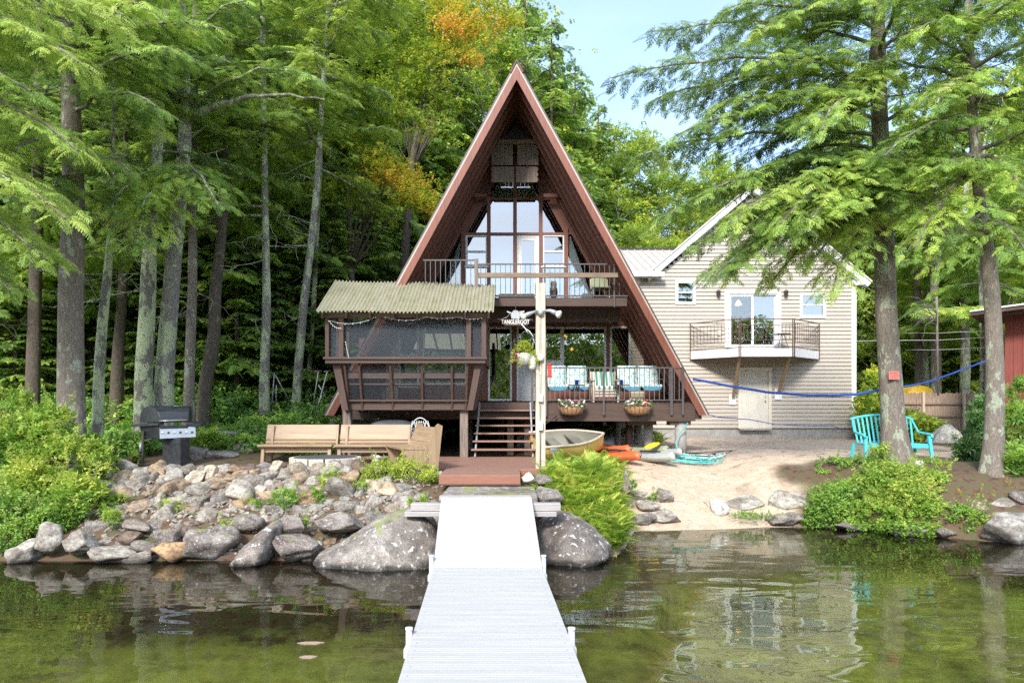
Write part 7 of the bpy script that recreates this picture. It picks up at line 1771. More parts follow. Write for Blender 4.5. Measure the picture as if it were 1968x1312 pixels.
# the tree outside the frame at the left whose boughs hang into the picture
near_tree('hemlock_tree', 'leafy hemlock standing just off the left edge with boughs reaching in', 'tree', [(-260, 880), (-255, 500), (-250, 0)], 10.6, [55, 48, 40], 'bark',
    lambda p: [(LP(P(-250, 180, 10.6), P(150, 290, 9.4), .5, seed=101), .15), (LP(P(-250, 260, 10.6), P(125, 420, 9.3), .4, seed=102), .2), (LP(P(-250, 120, 10.6), P(60, 175, 9.3), .4, seed=103), .15), (LP(P(-250, 330, 10.6), P(90, 500, 9.6), .3, seed=104), .1),
               (LP(P(-250, 60, 10.6), P(150, 120, 9.2), .5, seed=105), .2), (LP(P(-250, 0, 10.6), P(240, 30, 9.4), .4, seed=106), .2), (LP(P(-250, 400, 10.6), P(20, 560, 10), .2, seed=107), .05), (LP(P(-250, 10, 10.6), P(60, 60, 9), .3, seed=108), .1), (LP(P(-250, 220, 10.6), P(20, 350, 9), .3, seed=109), .15)]
    + ring_limbs(p, 0, 8.0, 12, 10, 3, 2, seed=110), seed=12, crown='hemlock_light', top=12.5, s0=.28)
near_tree('hemlock_tree', 'hemlock behind the thick trunk whose light boughs fill the top left', 'tree', [(60, 830), (70, 500), (75, 100)], 16, [30, 26, 20], 'bark_dark', lambda p: ring_limbs(p, 0, 4.8, 12.5, 24, 3.4, 2.6, seed=121), crown='hemlock', seed=13, top=15)
# right side
near_tree('hemlock_tree', 'tall hemlock with a red sign on its trunk on the right bank', 'tree', [(1724, 892), (1716, 800), (1709, 700), (1702, 600), (1700, 500), (1697, 400), (1694, 300), (1690, 200), (1688, 80), (1686, 0)], 13.3, [62, 50, 47, 45, 43, 40, 37, 34, 30, 27], 'bark',
    lambda p: [(LP(P(1690, 130, 13.3), P(1175, 150, 12.2), .3, 9, seed=201), .0), (LP(P(1692, 210, 13.3), P(1300, 260, 12.0), .35, 8, seed=202), .1), (LP(P(1694, 260, 13.3), P(1225, 300, 12.4), .25, 9, seed=203), -.05), (LP(P(1697, 330, 13.3), P(1270, 420, 12.2), .5, 8, seed=204), .1),
               (LP(P(1697, 400, 13.3), P(1400, 530, 12.0), .6, 8, seed=205), .15), (LP(P(1697, 380, 13.3), P(1500, 470, 11.6), .5, 7, seed=206), .2), (LP(P(1690, 60, 13.3), P(1390, 20, 12.2), .3, 8, seed=207), .1), (LP(P(1698, 430, 13.3), P(1600, 560, 11.8), .5, 6, seed=208), .1),
               (LP(P(1692, 180, 13.3), P(1450, 120, 11.6), .3, 7, seed=209), .2), (LP(P(1692, 240, 13.3), P(1960, 200, 12.0), .3, 7, seed=210), .15), (LP(P(1694, 300, 13.3), P(1900, 360, 11.8), .4, 7, seed=211), .1), (LP(P(1690, 100, 13.3), P(1900, 40, 12), .3, 7, seed=212), .15),
               (LP(P(1690, 20, 13.3), P(1560, -60, 11.8), .2, 6, seed=213), .1), (LP(P(1697, 370, 13.3), P(1820, 450, 11.5), .3, 6, seed=214), .0), (LP(P(1690, 150, 13.3), P(1580, 250, 11.2), .3, 6, seed=215), .2), (LP(P(1690, 90, 13.3), P(1250, 60, 13.4), .3, 9, seed=216), -.1),
               (LP(P(1690, 290, 13.3), P(1440, 350, 14.3), .4, 8, seed=217), -.1), (LP(P(1696, 350, 13.3), P(1560, 420, 11.1), .3, 6, seed=218), .2), (LP(P(1696, 330, 13.3), P(1440, 410, 12.4), .3, 7, seed=231), .15), (LP(P(1696, 360, 13.3), P(1345, 470, 12.6), .4, 8, seed=232), .05), (LP(P(1698, 400, 13.3), P(1560, 500, 12.0), .3, 6, seed=233), .1), (LP(P(1698, 410, 13.3), P(1480, 545, 12.6), .4, 7, seed=234), .1), (LP(P(1694, 310, 13.3), P(1380, 370, 13.2), .3, 8, seed=235), .0), (LP(P(1694, 320, 13.3), P(1480, 380, 11.6), .3, 7, seed=236), .2), (LP(P(1696, 350, 13.3), P(1420, 450, 11.8), .4, 7, seed=237), .15), (LP(P(1696, 370, 13.3), P(1540, 450, 12.4), .3, 7, seed=238), .05), (LP(P(1692, 230, 13.3), P(1380, 200, 12.2), .3, 8, seed=239), .15), (LP(P(1692, 160, 13.3), P(1260, 190, 12.8), .3, 8, seed=240), .1), (LP(P(1690, 40, 13.3), P(1450, 60, 12.0), .3, 7, seed=241), .2), (LP(P(1696, 340, 13.3), P(1400, 430, 11.2), .4, 7, seed=242), .15), (LP(P(1697, 380, 13.3), P(1370, 530, 11.6), .5, 8, seed=243), .1), (LP(P(1696, 330, 13.3), P(1500, 430, 11.0), .3, 6, seed=244), .2)] + ring_limbs(p, 0, 8.6, 11.5, 10, 2.8, 2.0, seed=220), seed=14, flare=.10, top=14.5, crown='hemlock_light', lv=(.05, .75))
near_tree('hemlock_tree', 'hemlock with flared base at the right edge before the red shed', 'tree', [(1906, 940), (1908, 860), (1912, 760), (1911, 680), (1906, 560), (1898, 480), (1885, 400), (1876, 300), (1868, 200), (1862, 60)], 12.4, [54, 42, 38, 36, 32, 30, 25, 22, 20, 17], 'bark',
    lambda p: [(LP(P(1880, 330, 12.4), P(1760, 480, 11.2), .3, 6, seed=301), .1), (LP(P(1878, 300, 12.4), P(2010, 420, 11.2), .3, 6, seed=302), .1), (LP(P(1872, 240, 12.4), P(1700, 300, 11.0), .3, 6, seed=303), .0), (LP(P(1870, 180, 12.4), P(2020, 210, 11.2), .3, 6, seed=304), .1), (LP(P(1866, 110, 12.4), P(1760, 60, 11), .3, 6, seed=305), .1),
               (LP(P(1888, 410, 12.4), P(1800, 520, 11.6), .2, 5, seed=306), -.05), (LP(P(1868, 150, 12.4), P(1800, 200, 10.8), .2, 5, seed=307), .15), (LP(P(1890, 420, 12.4), P(1980, 500, 11.6), .2, 5, seed=308), .0)] + ring_limbs(p, 0, 6.2, 10.8, 24, 2.6, 2.0, seed=320), seed=15, flare=.13, top=13, crown='hemlock')
t_ = P(1717, 722, 13.0)
sgn = thing('warning_sign', 'small faded red square sign nailed to the big right trunk', 'sign', t_)
mb = MB(); yy = 13.3 - 47 * 13.3 / F / 2 - .015; a, b = PX(1707.5, yy), PX(1728, yy); mb.box(a, b, yy - .012, yy, PZ(729, yy), PZ(713, yy)); mb.build('plate', M['signred'], sgn)
mb = MB()
for k in range(4):
    z = PZ(716.5 + k * 3.1, yy)
    for j in range(5): mb.box(a + .03 + j * .03, a + .03 + j * .03 + U(.012, .024), yy - .0145, yy - .013, z - .007, z + .004)
mb.build('faded_print', M['petal_red'], sgn)

# ------------------------------------------------------------------ background forest: prototypes copied with their parts
def far_hemlock(seed, H=19, mat='hemlock_dark'):
    o = thing('forest_hemlock', 'x', 'tree', (0, 0, 0)); rr = random.Random(seed)
    limbs = []
    for i in range(92):
        t = (i + rr.random()) / 92; z = 2.0 + (H - 2.2) * t; L_ = (3.5 * (1 - t) ** .75 + .25) * rr.uniform(.75, 1.15); a = rr.uniform(0, 2 * PI)
        limbs.append((limb_pts((0, 0, z), (math.cos(a) * L_, math.sin(a) * L_, z + L_ * rr.uniform(-.3, .12)), L_ * .05, 4, .04, i), rr.uniform(-.12, .15)))
    mb = MB(); mb.tube([(0, 0, -.6), (.05, 0, 3), (.0, .05, H * .6), (0, 0, H)], [.22, .18, .11, .02], 10)
    for l_, _ in limbs: mb.tube(l_, [.035, .03, .022, .014, .008], 5, cap=False)
    mb.build('trunk', M['bark_dark'], o)
    c = crown_of(o, limbs, mat, .62, SPRAY_FAR, s0=.44, bare=.08); return o
def far_broad(seed, H=16, Rr=3.4, mat='broad', z0=4.0):
    o = thing('forest_tree', 'x', 'tree', (0, 0, 0)); rr = random.Random(seed); mb = MB(); mb.tube([(0, 0, -.6), (.1, 0, 3), (.0, .1, H * .45), (.1, 0, H * .8)], [.20, .17, .12, .04], 10)
    parts = []; nb = 46
    for i in range(nb):
        t = (i + .5) / nb; z = z0 + (H - z0) * t; rad = Rr * (math.sin(PI * min(.97, .16 + .84 * t)) ** .6); a = rr.uniform(0, 2 * PI); k = rr.uniform(.35, 1) * rad; c = Vector((math.cos(a) * k, math.sin(a) * k, z + rr.uniform(-.4, .4)))
        mb.tube(limb_pts((0, 0, max(z - k * .8, 1.5)), c, .1, 4, .08, i), [.05, .04, .03, .02, .01], 5, cap=False)
        n = 85; s_ = rr.uniform(.75, 1.25); org = np.array(c) + np.stack([rng.normal(0, .62 * s_, n), rng.normal(0, .62 * s_, n), rng.normal(0, .30 * s_, n)], 1)
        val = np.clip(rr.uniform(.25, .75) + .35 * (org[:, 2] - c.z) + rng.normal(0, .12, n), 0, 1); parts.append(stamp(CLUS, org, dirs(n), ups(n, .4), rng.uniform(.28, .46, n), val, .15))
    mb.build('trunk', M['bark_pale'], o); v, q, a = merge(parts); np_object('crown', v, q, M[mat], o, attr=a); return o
HEM = [far_hemlock(1), far_hemlock(2), far_hemlock(3)]
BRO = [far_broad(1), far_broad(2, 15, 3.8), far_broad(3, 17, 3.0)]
for o in HEM + BRO:
    for ch in o.children:
        if ch.name.startswith('crown'): ch.material_slots[0].link = 'OBJECT'
used = set()
def forest(proto, x, y, s, mat, label, group, rz=None, sz=None):
    if proto.name in used: o = copy_tree(proto)
    else: used.add(proto.name); o = proto
    o.location = (x, y, GZ(x, y)); o.rotation_euler = (0, 0, rz if rz is not None else rnd.uniform(0, 6.28)); o.scale = (s, s, s * (sz or 1)); ORG[o.name] = Vector(o.location)
    o['label'] = label; o['group'] = group
    for ch in o.children:
        if ch.name.startswith('crown'): ch.material_slots[0].link = 'OBJECT'; ch.material_slots[0].material = M[mat]
LD = ('dark hemlock in the shaded forest left of the cabin', 'shaded hemlocks of the left forest')
LG = ('bright green hemlock rising behind the cabin roof', 'green hemlocks behind the cabin')
LB = ('green leafy tree beyond the cabin and the tan house', 'green leafy trees beyond the houses')
LY = ('yellow green leafy tree beyond the cabin and the tan house', 'yellow green trees beyond the houses')
LR = ('green tree behind the picket fence at the right', 'trees behind the picket fence')
k = 0
for (px, y, s) in ((-120, 19, 1.0), (20, 21, 1.05), (120, 24, 1.0), (180, 20.5, .95), (250, 23, 1.0), (300, 27, 1.1), (330, 20, .95), (400, 22, 1.0), (450, 26, 1.05), (470, 20.5, .9), (540, 23, 1.0), (560, 28, 1.1), (640, 25, .95), (-20, 28, 1.1), (90, 32, 1.2), (200, 34, 1.2), (370, 33, 1.2), (490, 34, 1.2), (600, 36, 1.2), (-160, 27, 1.2), (690, 30, 1.1)):
    forest(HEM[k % 3], PX(px, y), y, s, 'hemlock_dark' if k % 3 else 'hemlock', *LD); k += 1
for (px, y, s) in ((30, 18.5, .34), (90, 19.5, .40), (240, 19.2, .30), (330, 18.6, .36), (455, 18.8, .40), (535, 19.6, .36), (480, 21.5, .5), (640, 21, .42), (180, 22.5, .5), (20, 23, .5), (410, 23, .5), (700, 23, .46), (590, 24, .5)):
    forest(HEM[k % 3], PX(px, y), y, s, 'hemlock', 'young low hemlock growing in the shade under the left trees', 'young hemlocks of the left forest'); k += 1
for (px, y, s, m_) in ((700, 26, 1.0, 'hemlock'), (760, 31, 1.12, 'hemlock'), (830, 30, 1.04, 'hemlock'), (900, 34, 1.1, 'hemlock'), (1010, 33, 1.12, 'hemlock_light'), (1060, 31, .98, 'hemlock'), (1105, 33, .92, 'hemlock'), (960, 37, 1.12, 'hemlock_light'), (1150, 36, .86, 'hemlock_light'), (800, 36, 1.2, 'hemlock')):
    forest(HEM[k % 3], PX(px, y), y, s, m_, *LG); k += 1
for (px, y, s, m_) in ((680, 32, 1.05, 'broad'), (740, 38, 1.2, 'broad_yellow'), (1140, 38, .80, 'broad_yellow'), (1190, 36, .88, 'broad'), (1270, 38, .80, 'broad'), (1340, 36, .74, 'broad_yellow'), (1400, 38, .78, 'broad'), (1480, 37, .80, 'broad'), (1560, 38, .9, 'broad'), (1240, 42, .95, 'broad_yellow'), (1320, 43, .86, 'broad'), (1440, 43, .9, 'broad_yellow'), (1100, 41, 1.0, 'broad'), (1150, 39, .90, 'broad_yellow'), (1060, 37, 1.08, 'broad'), (1380, 41, .85, 'broad'), (1000, 40, 1.4, 'broad'), (1620, 40, 1.1, 'broad'), (880, 38, 1.35, 'broad'), (930, 31, 1.1, 'broad'), (640, 40, 1.3, 'broad_yellow'), (1220, 33, .55, 'broad'), (1300, 33, .55, 'broad')):
    forest(BRO[k % 3], PX(px, y), y, s, m_, *(LY if m_ == 'broad_yellow' else LB)); k += 1
for (px, y, s, m_, pr) in ((1690, 33, .85, 'broad', 1), (1780, 30, .8, 'broad', 1), (1850, 33, .95, 'hemlock', 0), (1940, 30, .95, 'broad', 1), (1730, 38, 1.0, 'hemlock', 0), (1830, 40, 1.1, 'hemlock', 0), (1980, 36, 1.1, 'hemlock', 0), (2060, 30, 1.0, 'hemlock', 0), (2080, 24, .9, 'broad', 1), (1640, 36, .9, 'hemlock', 0)):
    forest((BRO if pr else HEM)[k % 3], PX(px, y), y, s, m_, *LR); k += 1
# autumn maple whose orange boughs show left of the roof and above it
mp = thing('maple_tree', 'maple turning orange and yellow above the left side of the cabin roof', 'tree', (PX(760, 24), 24, GZ(PX(760, 24), 24)))
B = MB(); bx_ = PX(760, 24); B.tube([(bx_, 24, .8), (bx_ + .2, 24, 6), (bx_ + .6, 24, 11), (bx_ + 1.5, 24, 15)], [.2, .17, .12, .05], 10); parts = []
for (px, py, y, r_, val) in ((880, 30, 23.5, 1.0, .34), (920, 60, 23.5, .8, .46), (860, 90, 23.5, .6, .3), (940, 10, 23.6, 1.0, .34), (905, 110, 23.4, .45, .55), (800, 20, 23.8, 1.1, .1), (830, 70, 23.8, .9, .12), (760, 60, 24, 1.0, .1), (790, 120, 24, .9, .1), (850, 10, 24, 1, .35), (970, 40, 23.6, .6, .45), (870, 50, 23, .7, .6), (740, 20, 23.6, 1.2, .05), (720, 100, 23.6, 1.1, .0), (770, 170, 23.4, 1.0, .05), (820, 160, 23.4, .8, .15), (700, 180, 23.6, 1.0, 0), (850, 200, 23.6, .6, .1), (830, 110, 23.2, .8, .2)):
    c = P(px, py, y); n = int(150 * r_ * r_ + 40); org = np.array(c) + np.stack([rng.normal(0, .5 * r_, n), rng.normal(0, .4 * r_, n), rng.normal(0, .28 * r_, n)], 1); parts.append(stamp(CLUS, org, dirs(n), ups(n), rng.uniform(.2, .32, n), np.clip(val + rng.normal(0, .12, n), 0, 1), .15)); B.tube(limb_pts((bx_ + .6, 24, 10.5), c, .2, 5, .1, px), [.03, .025, .02, .015, .01, .006], 5)
B.build('trunk', M['bark_dark'], mp); v, q, a = merge(parts); np_object('crown', v, q, M['maple'], mp, attr=a)
mp = thing('maple_tree', 'small maple with a sloping orange bough left of the cabin roof', 'tree', (PX(690, 21), 21, GZ(PX(690, 21), 21)))
B = MB(); bx_ = PX(680, 21); B.tube([(bx_, 21, 1), (bx_, 21, 5), (bx_ - .2, 21, 9)], [.12, .1, .05], 10); parts = []
for i in range(26):
    t = i / 25; c = P(712 + 122 * t, 295 + 105 * t + 12 * math.sin(i * 2.1), 20 + .4 * math.sin(i)); r_ = .42 * math.sin(PI * (.2 + .7 * t)); n = 34; org = np.array(c) + np.stack([rng.normal(0, r_, n), rng.normal(0, .4, n), rng.normal(0, .10, n) - .0], 1); parts.append(stamp(CLUS, org, dirs(n, -.4, .3), ups(n, .25), rng.uniform(.16, .26, n), np.clip(.36 + .15 * math.sin(i * 1.3) + rng.normal(0, .1, n), 0, 1), .15))
for (px, py, r_) in ((735, 235, .5), (770, 215, .5), (800, 240, .45), (745, 330, .5), (790, 390, .45), (700, 270, .5)):
    c = P(px, py, 20.3); n = 110; org = np.array(c) + np.stack([rng.normal(0, r_, n), rng.normal(0, .4, n), rng.normal(0, .22, n)], 1); parts.append(stamp(CLUS, org, dirs(n), ups(n), rng.uniform(.17, .28, n), np.clip(.12 + rng.normal(0, .1, n), 0, 1), .15)); B.tube(limb_pts((bx_, 21, 6.5), c, .2, 5, .1, px), [.05, .04, .03, .02, .015, .01], 5)
B.tube(limb_pts((bx_, 21, 8.2), P(712, 290, 20), .2, 5, .05, 1), [.06, .05, .04, .04, .03, .03], 6); B.tube(limb_pts(P(712, 290, 20), P(834, 398, 20), .1, 6, .05, 2), [.03, .025, .02, .018, .015, .01, .008], 6)
B.build('trunk', M['bark_dark'], mp); v, q, a = merge(parts); np_object('crown', v, q, M['maple'], mp, attr=a)
# bare trunks seen behind the fence
for (px, y, w_, b_, lab) in ((1764, 28, 14, 'bark_dark', 'thin dark trunk behind the fence, left of three'), (1797, 27, 18, 'bark', 'brown trunk behind the fence, middle of three'), (1853, 26.5, 17, 'bark_pale', 'pale trunk behind the fence, right of three'), (1886, 22.5, 9, 'bark_pale', 'slim pale trunk just left of the flared hemlock')):
    x = PX(px, y); o = thing('tree', lab, 'tree', (x, y, GZ(x, y))); pts = [(x, y, GZ(x, y) - .1), (x + .05, y, 4), (x - .05, y, 7.5), (x + .1, y, 11)]
    L_ = ring_limbs([Vector(p) for p in pts], 0, 5.2, 10.5, 12, 2.0, 1.4, seed=px); trunk_mesh('trunk', pts, [w_ * y / F / 2 * k_ for k_ in (1.1, 1, .8, .5)], M[b_], o, limb_tubes(L_), n=12, seed=px); crown_of(o, L_, 'hemlock', .7, s0=.6)
mb = MB()
for k in range(9):
    a = P(1745 + k * 4, 590 + k * 9, 19); b = P(1660 + k * 12, 560 + (k * 37) % 80, 18.5); mb.tube(limb_pts(P(1800, 600 + k * 3, 19.5), P(1735 + (k * 23) % 40, 570 + (k * 17) % 90, 18.6), .15, 5, .06, k), [.016, .013, .011, .009, .006, .003], 5)
mb.tube([P(1800, 570, 19.5), P(1803, 760, 19.6)], .03, 8)
o = mb.build('dead_sapling', M['twig']); tag(o, 'leafless pale sapling with arching twigs behind the big right trunk', 'tree')

# ------------------------------------------------------------------ undergrowth, far wood, reflected far shore
def scatter_leaves(name, org, size, mat, tmpls, label, cat, kind='stuff', lo=.15, hi=.85):
    n = len(org); v, q, a = stamp(tmpls, org, dirs(n, -.2, .9), ups(n, .4), size, rng.uniform(lo, hi, n), .15); o = np_object(name, v, q, M[mat], None, attr=a); return tag(o, label, cat, kind=kind)
def bumps(n, x0, x1, y0, y1, h, dens_scale=1.0, hs=.5):
    x = rng.uniform(x0, x1, n); y = rng.uniform(y0, y1, n); hh = h * (.25 + .75 * vnoise(x * hs, y * hs, 5)); z = ground_z(x, y) + hh * rng.uniform(0, 1, n) ** .8; return np.stack([x, y, z], 1)
scatter_leaves('undergrowth', np.concatenate([bumps(9000, -19, -4.6, 16.5, 26, 1.3), bumps(2600, -12, -4.0, 13.8, 17, .30), bumps(6000, -30, -4, 24, 36, 2.4)]), rng.uniform(.16, .34, 17600), 'under', CLUS, 'low shaded leaves carpeting the forest floor at the left', 'undergrowth')
scatter_leaves('undergrowth', np.concatenate([bumps(3500, 11.6, 26, 25.5, 31, 2.2), bumps(900, 12.2, 12.9, 20, 24, 1.6), bumps(5000, -5, 14, 33.5, 37, 2.5)]), rng.uniform(.2, .4, 10000), 'broad', CLUS, 'green leafy brush beyond the tan house and fence', 'undergrowth')
scatter_leaves('grass', np.concatenate([bumps(1500, .8, 5.0, 22.5, 27.5, .35), bumps(700, -4, 0, 23, 28, .4)]), rng.uniform(.14, .22, 2200), 'shrub', CLUS, 'sunlit green plants seen through under the raised cabin', 'plants', lo=.3)
n = 26000; x = rng.uniform(-48, 52, n); y = rng.uniform(46, 56, n); hh = 13 + 5 * vnoise(x * .13, y * 0, 3) - np.where((x > 3) & (x < 22), 6.5, 0) - np.where(x > 22, 1, 0) + 4 * np.clip((-x - 2) / 20, 0, 1)
z = ground_z(x, y, False) + hh * rng.uniform(0, 1, n); scatter_leaves('distant_wood', np.stack([x, y, z], 1), rng.uniform(.8, 1.5, n), 'broad', CLUS, 'far wood closing the view behind all the trees', 'wood', lo=.1, hi=.9)
n = 42000; x = rng.uniform(-130, 130, n); y = rng.uniform(-128, -117, n); z = 1 + (18 + 7 * vnoise(x * .05, y * 0, 8) + 3 * vnoise(x * .3, y * 0, 2)) * rng.uniform(0, 1, n); scatter_leaves('far_shore_wood', np.stack([x, y, z], 1), rng.uniform(1.1, 2.0, n), 'broad', CLUS, 'wood on the opposite shore, mirrored in the windows', 'wood')
# ------------------------------------------------------------------ shrubs, ferns and small plants
def shrub(name, label, blobs, mat, size, tm=None, cat='shrub', dens=1.0, stems=True, lo=.2, hi=.95, group=None, vz=.5, sprigs=True):
    """blobs: (x px, y px, Y, rx px, ry px, count)"""
    c0 = P(blobs[0][0], blobs[0][1], blobs[0][2]); gz_ = max(GZ(c0.x, c0.y), 0.02); o = thing(name, label, cat, (c0.x, c0.y, gz_), group); parts = []; mb = MB(); V0 = []
    for (px, py, Y, rx, ry, n) in blobs:
        n = int(n * dens); c = P(px, py, Y); rxm, rym = rx * Y / F, ry * Y / F
        d = dirs(n, -1.2, 1.5); rad = rng.uniform(.35, 1.0, n) ** .6; org = np.array(c) + d * rad[:, None] * np.array([rxm, min(rxm, .8) * .9, rym])
        bmp = vnoise(org[:, 0] * 4 + px, org[:, 2] * 4, 3)
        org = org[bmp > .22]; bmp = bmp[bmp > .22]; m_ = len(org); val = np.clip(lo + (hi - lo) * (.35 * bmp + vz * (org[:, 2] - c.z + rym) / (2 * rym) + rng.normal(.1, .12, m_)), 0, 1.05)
        outw = unit((org - np.array(c)) * np.array([1, 1, .6]) + np.array([0, 0, .15]) + rng.normal(0, .25, (m_, 3)))
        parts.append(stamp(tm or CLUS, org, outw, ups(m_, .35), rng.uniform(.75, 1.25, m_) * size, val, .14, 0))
        for k in range(max(3, n // 40)):
            if sprigs:
                a_ = rng.uniform(0, 2 * PI); e_ = rng.uniform(.1, 1.3); d_ = np.array([math.cos(a_) * math.cos(e_), -abs(math.sin(a_) * math.cos(e_)) * .8, math.sin(e_)]); q0 = np.array(c) + d_ * np.array([rxm, min(rxm, .8), rym]) * .7; q1 = q0 + (d_ + np.array([0, 0, .35])) * rng.uniform(.12, .34) * min(1, rym * 3 + .3)
                ts = np.linspace(.1, 1, 6)[:, None]; og = q0 + (q1 - q0) * ts; parts.append(stamp(tm or CLUS, og, unit(np.tile(q1 - q0, (6, 1)) + rng.normal(0, .5, (6, 3))), ups(6, .4), np.linspace(1.1, .6, 6) * size, np.clip(rng.normal(hi - .1, .1, 6), 0, 1), .12)); mb.tube([Vector(q0.tolist()), Vector(q1.tolist())], .004, 4, cap=False)
        for k in range(4):
            e = Vector(org[rng.integers(m_)].tolist()); mb.tube(limb_pts((c.x + U(-.1, .1), c.y + .1, max(min(c.z - rym, gz_ + 0.0), .0)), e, .05, 4, .02, k), [.012, .010, .008, .006, .004], 5)
    v, q, a = merge(parts); np_object('foliage', v, q, M[mat], o, attr=a)
    if stems: mb.build('stem', M['twig'], o)
    return o
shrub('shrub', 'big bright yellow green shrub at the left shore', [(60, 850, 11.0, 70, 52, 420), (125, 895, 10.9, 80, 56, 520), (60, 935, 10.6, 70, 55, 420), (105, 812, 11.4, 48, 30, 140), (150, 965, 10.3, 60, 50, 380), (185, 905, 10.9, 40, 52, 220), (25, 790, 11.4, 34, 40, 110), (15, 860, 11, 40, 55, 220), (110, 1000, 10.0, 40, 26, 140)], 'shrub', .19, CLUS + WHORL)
shrub('shrub', 'tall leafy sprig rising above the bright left shrub', [(50, 775, 11.3, 12, 16, 26), (60, 800, 11.3, 16, 18, 40), (75, 825, 11.3, 20, 18, 50)], 'shrub', .15, WHORL)
shrub('shrub', 'dense low green shrub overhanging the water at the far left', [(30, 985, 9.9, 45, 42, 420), (80, 1005, 9.8, 34, 28, 220), (20, 1035, 9.6, 34, 28, 240), (-40, 1000, 9.9, 50, 50, 300)], 'shrub_mid', .11)
shrub('shrub', 'dark leaved shrub behind the bright one at the left edge', [(0, 900, 12.2, 60, 60, 300), (80, 840, 12.6, 50, 30, 200), (10, 960, 11, 60, 50, 260)], 'under', .2)
shrub('shrub', 'broad leaved green shrub beside the thick hemlock base', [(180, 855, 12.0, 36, 20, 130), (222, 868, 12.1, 26, 16, 90)], 'shrub_mid', .15)
def ferns(name, label, org, sizes, mat='fern', lo=.2, hi=.95, kind='stuff', cat='ferns', nf=9, parent=None, spread=(.35, 1.05)):
    O, Fw, S, Vv = [], [], [], []
    for c, s in zip(org, sizes):
        b = rng.uniform(0, 2 * PI); base = rng.uniform(lo, hi)
        for k in range(nf):
            a = b + 2 * PI * k / nf + rng.uniform(-.25, .25); e = rng.uniform(*spread); O.append(c); Fw.append((math.cos(a) * math.cos(e), math.sin(a) * math.cos(e), math.sin(e))); S.append(s * rng.uniform(.75, 1.15)); Vv.append(base + rng.normal(0, .1))
    O = np.array(O); v, q, a = stamp(FROND, O, np.array(Fw), np.tile([0, 0, 1.], (len(O), 1)), np.array(S), np.clip(Vv, 0, 1), .12); o = np_object(name, v, q, M[mat], parent, attr=a)
    return tag(o, label, cat, kind=kind) if parent is None else o
# fern bank right of the dock, sloping from the pole down to the water
pts = []
for i in range(300):
    py = rng.uniform(878, 1046); l = np.interp(py, [875, 900, 960, 1000, 1050], [1065, 1048, 1052, 1095, 1140]); r_ = np.interp(py, [875, 900, 940, 980, 1050], [1160, 1200, 1208, 1200, 1185]); px = rng.uniform(l + 4, r_ - 4)
    Y = hit(px, py + 12, 9.4); pts.append((PX(px, Y), Y, GZ(PX(px, Y), Y) - .02))
pts = np.array(pts); ferns('ferns', 'bank of bright yellow green ferns spilling down to the water right of the dock', pts, rng.uniform(.34, .5, len(pts)), nf=7, spread=(.35, 1.25), lo=.3)
shrub('shrub', 'rounded patch of yellow green groundcover beside the brown step', [(790, 905, 11.3, 55, 18, 330), (735, 905, 11.2, 40, 20, 240), (825, 915, 11.0, 24, 12, 120), (770, 890, 11.5, 40, 12, 160), (705, 920, 11.1, 18, 16, 70)], 'fern', .085, cat='plant')
for (px, py, Y, rx, ry, n, sz, mt, tm, lab) in (
    (545, 960, 10.5, 32, 20, 120, .12, 'shrub_mid', WHORL, 'leafy green plant in the middle of the rubble wall'),
    (490, 970, 10.4, 14, 10, 36, .10, 'shrub', WHORL, 'small yellow green plant left of the leafy wall plant'),
    (640, 925, 11.0, 28, 18, 90, .13, 'fern', FROND, 'yellow ferns near the top of the rubble wall'),
    (612, 958, 10.6, 14, 16, 40, .12, 'shrub_mid', WHORL, 'small green plant below the yellow wall ferns'),
    (698, 935, 10.9, 16, 10, 60, .08, 'shrub', CLUS, 'low bright cushion plant between grey wall stones'),
    (800, 965, 10.4, 24, 10, 34, .12, 'shrub', WHORL, 'broad leaved plant above the dock timber'),
    (335, 973, 10.4, 26, 9, 36, .13, 'fern', FROND, 'little yellow fern low in the rubble wall'),
    (215, 995, 9.9, 20, 12, 36, .14, 'shrub', WHORL, 'pale green plant at the foot of the rubble wall'),
    (235, 960, 10.6, 20, 10, 60, .09, 'shrub', CLUS, 'grassy tuft at the left end of the rubble wall'),
    (432, 1012, 9.7, 8, 14, 26, .08, 'shrub', CLUS, 'thin trailing plant between two waterline boulders'),
    (255, 905, 11.6, 16, 6, 50, .07, 'shrub_mid', CLUS, 'tiny creeping plant on top of the rubble wall'),
    (585, 1005, 9.8, 12, 8, 30, .07, 'shrub_mid', CLUS, 'small tuft over the speckled wall boulder')):
    shrub('wall_plant', lab, [(px, py, Y, rx, ry, n)], mt, sz, tm, cat='plant', stems=False)
for (px, py, Y, rx, ry, n, lab) in ((405, 848, 13.7, 42, 16, 110, 'broad leaved hosta right of the grill'), (262, 852, 13.6, 36, 14, 90, 'broad leaved hosta left of the grill legs'), (245, 882, 12.9, 22, 9, 50, 'low hosta on the ground under the grill shelf')):
    shrub('hosta', lab, [(px, py, Y, rx, ry, n)], 'shrub_mid' if px != 405 else 'shrub', .26, WHORL, cat='plant', stems=False, vz=.3)
shrub('shrub', 'low green plants behind the left bench at the forest edge', [(490, 812, 14.6, 36, 12, 180), (560, 806, 15, 40, 12, 180), (470, 845, 14.2, 26, 10, 90)], 'shrub_mid', .12, cat='plant')
# ferns among the shaded ground behind
org = bumps(120, -9.5, -4.6, 14.2, 19, .05); ferns('ferns', 'scattered green ferns on the forest floor behind the benches', org, rng.uniform(.3, .6, 120), 'under', nf=8)
ferns('ferns', 'green fern growing beside the concrete pier under the deck', np.array([P(1266, 838, 16.8)]) + np.array([[0, 0, -.2]]), [.42], 'shrub_mid', kind='thing', cat='fern', nf=14, spread=(.7, 1.3))
